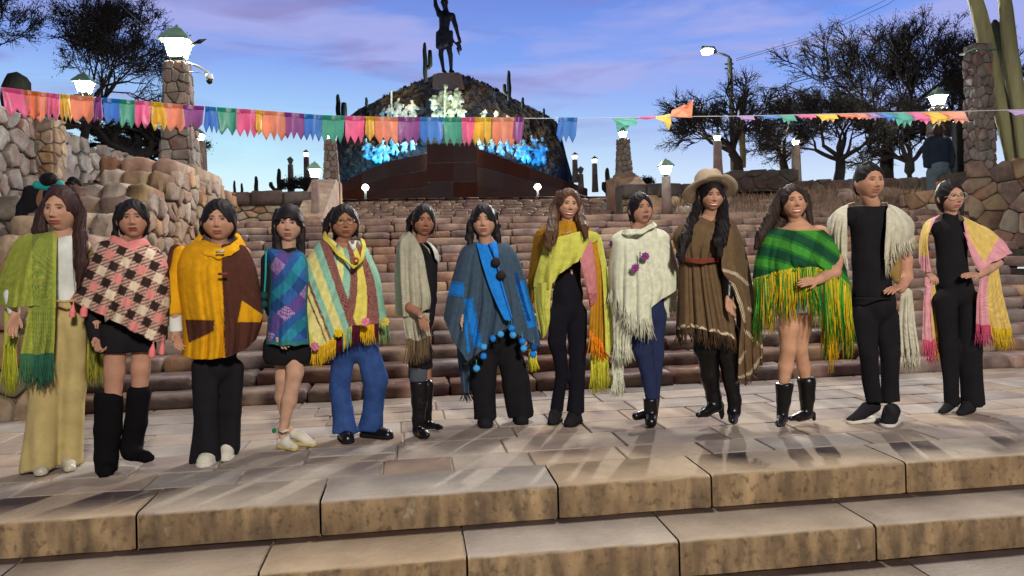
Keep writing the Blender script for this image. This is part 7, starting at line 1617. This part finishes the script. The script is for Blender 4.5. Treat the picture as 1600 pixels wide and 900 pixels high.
def p12():
    s = Person('tall young man in black with a white fringed shawl over his shoulders and sneakers', (440, 858), C6, GRP, skin=lin(178, 126, 96))
    s.head(404, 92, 112, yaw=6, pitch=-3, roll=0, lip=lin(150, 92, 80), neck=(412, 162, .03), necr=1.02, wide=1.04, beard=.8, eyes_open=.55)
    s.hair(HB, [[(380, 52, .02, 16), (404, 44, -.02, 18), (430, 54, .02, 14)]], top=.070, open_w=.064, cap=.98, ss=1., short=.6)
    s.tors([[(410, 165, .03, 26), (412, 225, .05, 50), (412, 340, .03, 56), (412, 440, .03, 52)], [(340, 218, .04, 16), (480, 218, .04, 16)]])
    s.cloth('black_tshirt', [[(350, 200, .02, 30), (410, 188, .02, 34), (475, 200, .02, 30)], [(412, 230, .0, 66), (412, 340, .0, 60), (414, 440, .0, 62)], [(490, 220, .02, 26), (510, 290, .02, 25)]], M_BLK, fy=.72, cut_top=168, cut_z=458, folds=.004)
    s.cloth('black_trousers', [[(414, 440, .02, 62), (418, 480, .02, 66)], [(384, 520, -.02, 38), (404, 640, -.03, 29), (420, 800, .0, 25)], [(458, 520, .03, 38), (470, 640, .03, 30), (478, 810, .02, 27)]], M_BLK, fy=.85, cut_z=798, folds=.007, fx=40, fz=14)
    WH = lin(196, 192, 172); wv = lambda X, Y, p_, t, f: pick(X.shape, WH)*(.90+.10*np.sin(Y*1.6+X*.4))[..., None]
    s.loft('white_shawl', [[(360, 156, .07), (340, 160, -.02), (336, 172, -.06), (334, 186, -.09)], [(310, 176, .08), (296, 188, -.06), (320, 215, -.12), (334, 230, -.13)], [(276, 210, .08), (284, 240, -.08), (312, 260, -.12), (334, 270, -.13)], [(272, 240, .06), (290, 290, -.06), (316, 320, -.10), (334, 340, -.11)]], closed=False, col=wv, fold=(.010, 3), seed=3)
    s.fringe(s.hemfront, [.10, .14], 60, [WH, lin(170, 164, 144)])
    s.loft('white_shawl_right', [[(444, 156, .07), (462, 156, -.02), (468, 166, -.07), (462, 182, -.11)], [(500, 174, .08), (506, 190, -.08), (490, 210, -.13), (460, 230, -.15)], [(546, 216, .08), (534, 240, -.08), (496, 250, -.14), (456, 290, -.15)], [(548, 262, .06), (528, 282, -.06), (492, 290, -.12), (454, 340, -.14)]], closed=False, col=wv, fold=(.010, 3), seed=4)
    s.fringe(s.hemfront, [.08, .14], 70, [WH, lin(170, 164, 144)])
    s.cloth('woven_gold_bag', [[(485, 335, -.05, 20), (484, 375, -.05, 22), (492, 400, -.05, 14)]], cmat('gold_weave', lin(140, 112, 66)), fy=.5, folds=.004, cut_top=312)
    s.loft('long_white_panel', [[(508, 440, .12), (530, 430, .10), (540, 440, .12)], [(500, 540, .10), (530, 540, .06), (550, 540, .10)], [(506, 620, .08), (535, 625, .05), (562, 620, .08)]], closed=False, col=wv, fold=(.012, 2.5), seed=5, nt=60)
    s.fringe(s.hemfront, .17, 60, [WH, lin(180, 174, 156)])
    s.flesh([[(508, 280, .02, 22), (520, 340, .03, 21), (524, 395, .0, 18), (505, 432, -.10, 15)]], fy=.95, h=.008)
    s.hand((508, 425, -.10), (452, 440, -.16), n=(0, .3, -1), thumb=-1, curl=.25, k=1.05)
    s.stroke('belt_line', [(352, 462, -.10), (414, 466, -.17), (478, 462, -.10)], .006, M_BLK2)
    s.shoe((420, 806, .05), (346, 822, -.02), 22, M_BLK2, sole=M_SOLE, rt=15); s.shoe((478, 822, .0), (464, 842, -.13), 26, M_BLK2, sole=M_SOLE, rt=22); s.finish()
p12()
def p13():
    s = Person('woman with glasses, hand on hip, in black with a pink and yellow long shawl', (205, 838), C7, GRP, skin=lin(178, 130, 106))
    s.head(152, 232, 88, yaw=4, pitch=-2, roll=-3, lip=lin(150, 84, 80), neck=(152, 285, .03), eyes_open=.7)
    s.hair(HB, [[(178, 228, .07, 12), (184, 258, .06, 8), (186, 280, .04, 4)]], top=.072, open_w=.066, part=.25)
    s.glasses(.024, M_SILV)
    s.tors([[(152, 300, .03, 16), (155, 350, .04, 34), (158, 410, .03, 36), (162, 480, .03, 42)], [(118, 335, .04, 12), (195, 335, .04, 12)]])
    s.cloth('black_turtleneck', [[(152, 282, .02, 21), (152, 300, .02, 22)], [(122, 322, .02, 24), (190, 322, .02, 24)], [(155, 345, .0, 46), (158, 420, .0, 40), (164, 470, .0, 44)]], M_BLK, fy=.75, cut_top=276, folds=.003)
    s.cloth('black_sleeve', [[(215, 330, .04, 18), (280, 395, .02, 17), (286, 412, -.0, 15)]], M_BLK, fy=.9, folds=.003)
    s.cloth('black_trousers', [[(165, 460, .02, 46), (168, 490, .02, 50)], [(138, 520, -.01, 31), (150, 650, -.0, 24), (156, 815, .03, 22)], [(202, 520, .02, 33), (208, 660, .02, 31), (216, 825, .02, 34)]], M_BLK, fy=.8, cut_z=818, folds=.006, fx=48, fz=6)
    PK, YE = lin(212, 150, 160), lin(212, 182, 104)
    def band(X, Y, p_, t, f):
        C = pick(X.shape, PK); C = setc(C, p_ > .34, YE); C = setc(C, p_ > .90, PK); return C*(.90+.10*np.sin(Y*1.9)*np.sin(X*1.1))[..., None]
    s.loft('pink_yellow_shawl_left', [[(124, 282, .07), (112, 290, -.02), (106, 300, -.07)], [(84, 302, .08), (84, 330, -.08), (88, 350, -.11)], [(68, 350, .06), (74, 380, -.08), (92, 400, -.12)], [(66, 410, .04), (76, 440, -.08), (98, 442, -.11)]], closed=False, col=lambda X, Y, p_, t, f: setc(setc(pick(X.shape, YE), X > 98-(Y-300)*.1, PK), (Y > 395+(X-70)*.2), PK)*(.90+.10*np.sin(Y*1.9))[..., None], fold=(.007, 3), seed=3)
    s.loft('left_hanging_end', [[(82, 455, .06), (96, 455, .05), (112, 455, .06)], [(76, 540, .05), (96, 545, .03), (112, 550, .05)], [(74, 630, .04), (96, 638, .02), (122, 620, .04)]], closed=False, col=lambda X, Y, p_, t, f: setc(pick(X.shape, PK), p_ > .62, YE)*(.90+.10*np.sin(Y*1.9))[..., None], fold=(.010, 2), seed=4, nt=60)
    s.fringe(s.hemfront, .18, 60, lambda t: lin(190, 80, 110) if t < .6 else lin(190, 160, 40))
    s.loft('pink_yellow_shawl_right', [[(184, 282, .07), (190, 286, -.02), (194, 296, -.06), (190, 300, -.07)], [(232, 306, .08), (236, 316, -.05), (222, 340, -.12), (200, 360, -.12)], [(262, 320, .06), (284, 345, -.06), (250, 395, -.13), (216, 410, -.13)], [(300, 352, .02), (328, 388, -.06), (270, 415, -.13), (232, 440, -.14)]], closed=False, col=lambda X, Y, p_, t, f: setc(setc(pick(X.shape, YE), p_ > .80, PK), (X+.55*(Y-380) > 268) & (t > .5), PK)*(.90+.10*np.sin(Y*1.9))[..., None], fold=(.007, 3), seed=5, nt=110)
    s.loft('right_hanging_end', [[(190, 330, -.12), (215, 400, -.10), (250, 400, .02), (270, 390, .06)], [(232, 440, -.12), (240, 440, -.10), (262, 430, .02), (284, 420, .06)], [(226, 520, -.10), (256, 520, -.08), (284, 515, .0), (300, 510, .05)], [(224, 588, -.09), (260, 592, -.07), (300, 604, .0), (324, 598, .05)]], closed=False, col=lambda X, Y, p_, t, f: setc(pick(X.shape, YE), p_ < .38, PK)*(.90+.10*np.sin(Y*1.9))[..., None], fold=(.012, 2.5), seed=6, nt=100)
    s.fringe(s.hemfront, .16, 100, lambda t: lin(180, 74, 106) if t < .38 else lin(196, 164, 40))
    s.flesh([[(286, 414, .0, 14), (262, 430, -.06, 13), (232, 448, -.14, 11)]], fy=1., h=.007)
    s.hand((232, 447, -.14), (166, 452, -.17), n=(0, .4, -.8), thumb=1, curl=.15, k=.95); s.hand((88, 446, -.06), (112, 462, -.14), n=(.1, -.2, -.6), thumb=1, curl=.8, k=.85)
    s.stroke('watch', [(222, 432, -.145), (232, 440, -.16), (238, 456, -.15)], .005, M_BLK2)
    s.shoe((168, 802, .06), (128, 810, -.01), 15, M_BLK2, rt=10); s.shoe((206, 822, .0), (182, 830, -.06), 18, M_BLK2, rt=12); s.finish()
p13()
# ---- people in the background
def bg():
    C8 = (0, 240, 5.0)
    s = Person('crouching person in black jacket with teal hood seen from behind at the far left', (200, 640), C8, None, skin=lin(120, 84, 64), Y=7.8)
    s.gz = 0; s.flesh([[(384, 215, .0, 44)], [(384, 250, .03, 30), (330, 330, .05, 60), (250, 440, .05, 70)]], h=.012)
    s.cloth('teal_hood', [[(290, 245, -.02, 30), (380, 262, .02, 34), (470, 235, .0, 26)]], M_TEAL, h=.012, folds=.004)
    s.cloth('dark_cap', [[(370, 205, .0, 56), (400, 200, -.02, 52)]], HB, h=.010, folds=.0)
    s.cloth('black_jacket', [[(300, 320, .05, 70), (250, 420, .05, 90), (220, 560, .08, 100)], [(240, 300, .0, 55), (180, 420, -.02, 45), (150, 540, -.04, 42), (150, 620, -.04, 36)], [(380, 320, .05, 60), (400, 420, .05, 60)]], M_BLK, h=.014, folds=.006)
    s.cloth('dark_trousers', [[(230, 600, .05, 80), (200, 720, -.1, 60), (220, 860, .05, 50)], [(280, 600, .05, 80), (320, 720, -.1, 60), (320, 860, .05, 50)]], M_BLK2, h=.016, folds=.004); s.finish()
    s = Person('crouching person with dark cap and brown face turned down beside the teal hood', (620, 640), C8, None, skin=lin(112, 78, 66), Y=8.2)
    s.flesh([[(590, 262, .0, 50)], [(595, 290, .0, 40), (600, 330, .03, 60), (600, 440, .05, 70)]], h=.012)
    s.cloth('dark_cap', [[(575, 228, .0, 50), (605, 240, .0, 40)], [(520, 232, -.06, 14), (560, 236, -.06, 18)]], HB, h=.010, folds=.0)
    s.cloth('dark_jacket', [[(600, 350, .05, 66), (600, 500, .05, 90), (600, 620, .05, 90)]], M_BLK, h=.016, folds=.006); s.finish()
    s = Person('man in dark jacket and grey jeans standing far right behind, head hidden by the pennants', (1466, 322), (0, 0, 1.0), None, skin=lin(120, 86, 70), Y=14.4, name='person')
    s.head(1465, 205, 20, yaw=170, pitch=0, roll=0); s.hair(HD, [], top=.03)
    s.tors([[(1465, 224, .0, 5), (1465, 250, 0, 6)]])
    s.cloth('dark_jacket', [[(1454, 222, .0, 9), (1476, 222, .0, 9)], [(1466, 228, .0, 17), (1466, 250, .0, 17)], [(1450, 224, .0, 7), (1446, 245, .0, 6), (1449, 264, -.05, 5)], [(1482, 224, .0, 7), (1487, 245, .0, 6), (1484, 264, -.05, 5)]], cmat('navy_jacket', lin(34, 42, 56)), fy=.7, h=.02, folds=.008, cut_z=262)
    s.cloth('grey_jeans', [[(1466, 258, .0, 15), (1466, 264, .0, 15)], [(1457, 270, .0, 9), (1455, 318, .0, 6)], [(1477, 270, .0, 9), (1480, 318, .0, 6)]], cmat('grey_denim', lin(84, 98, 108)), fy=.8, h=.02, folds=.008)
    s.cloth('shoe', [[(1456, 320, .02, 5), (1455, 320, -.12, 4)], [(1479, 320, .02, 5), (1480, 320, -.12, 4)]], M_BLK, fy=1, h=.02, folds=0); s.finish()
bg()
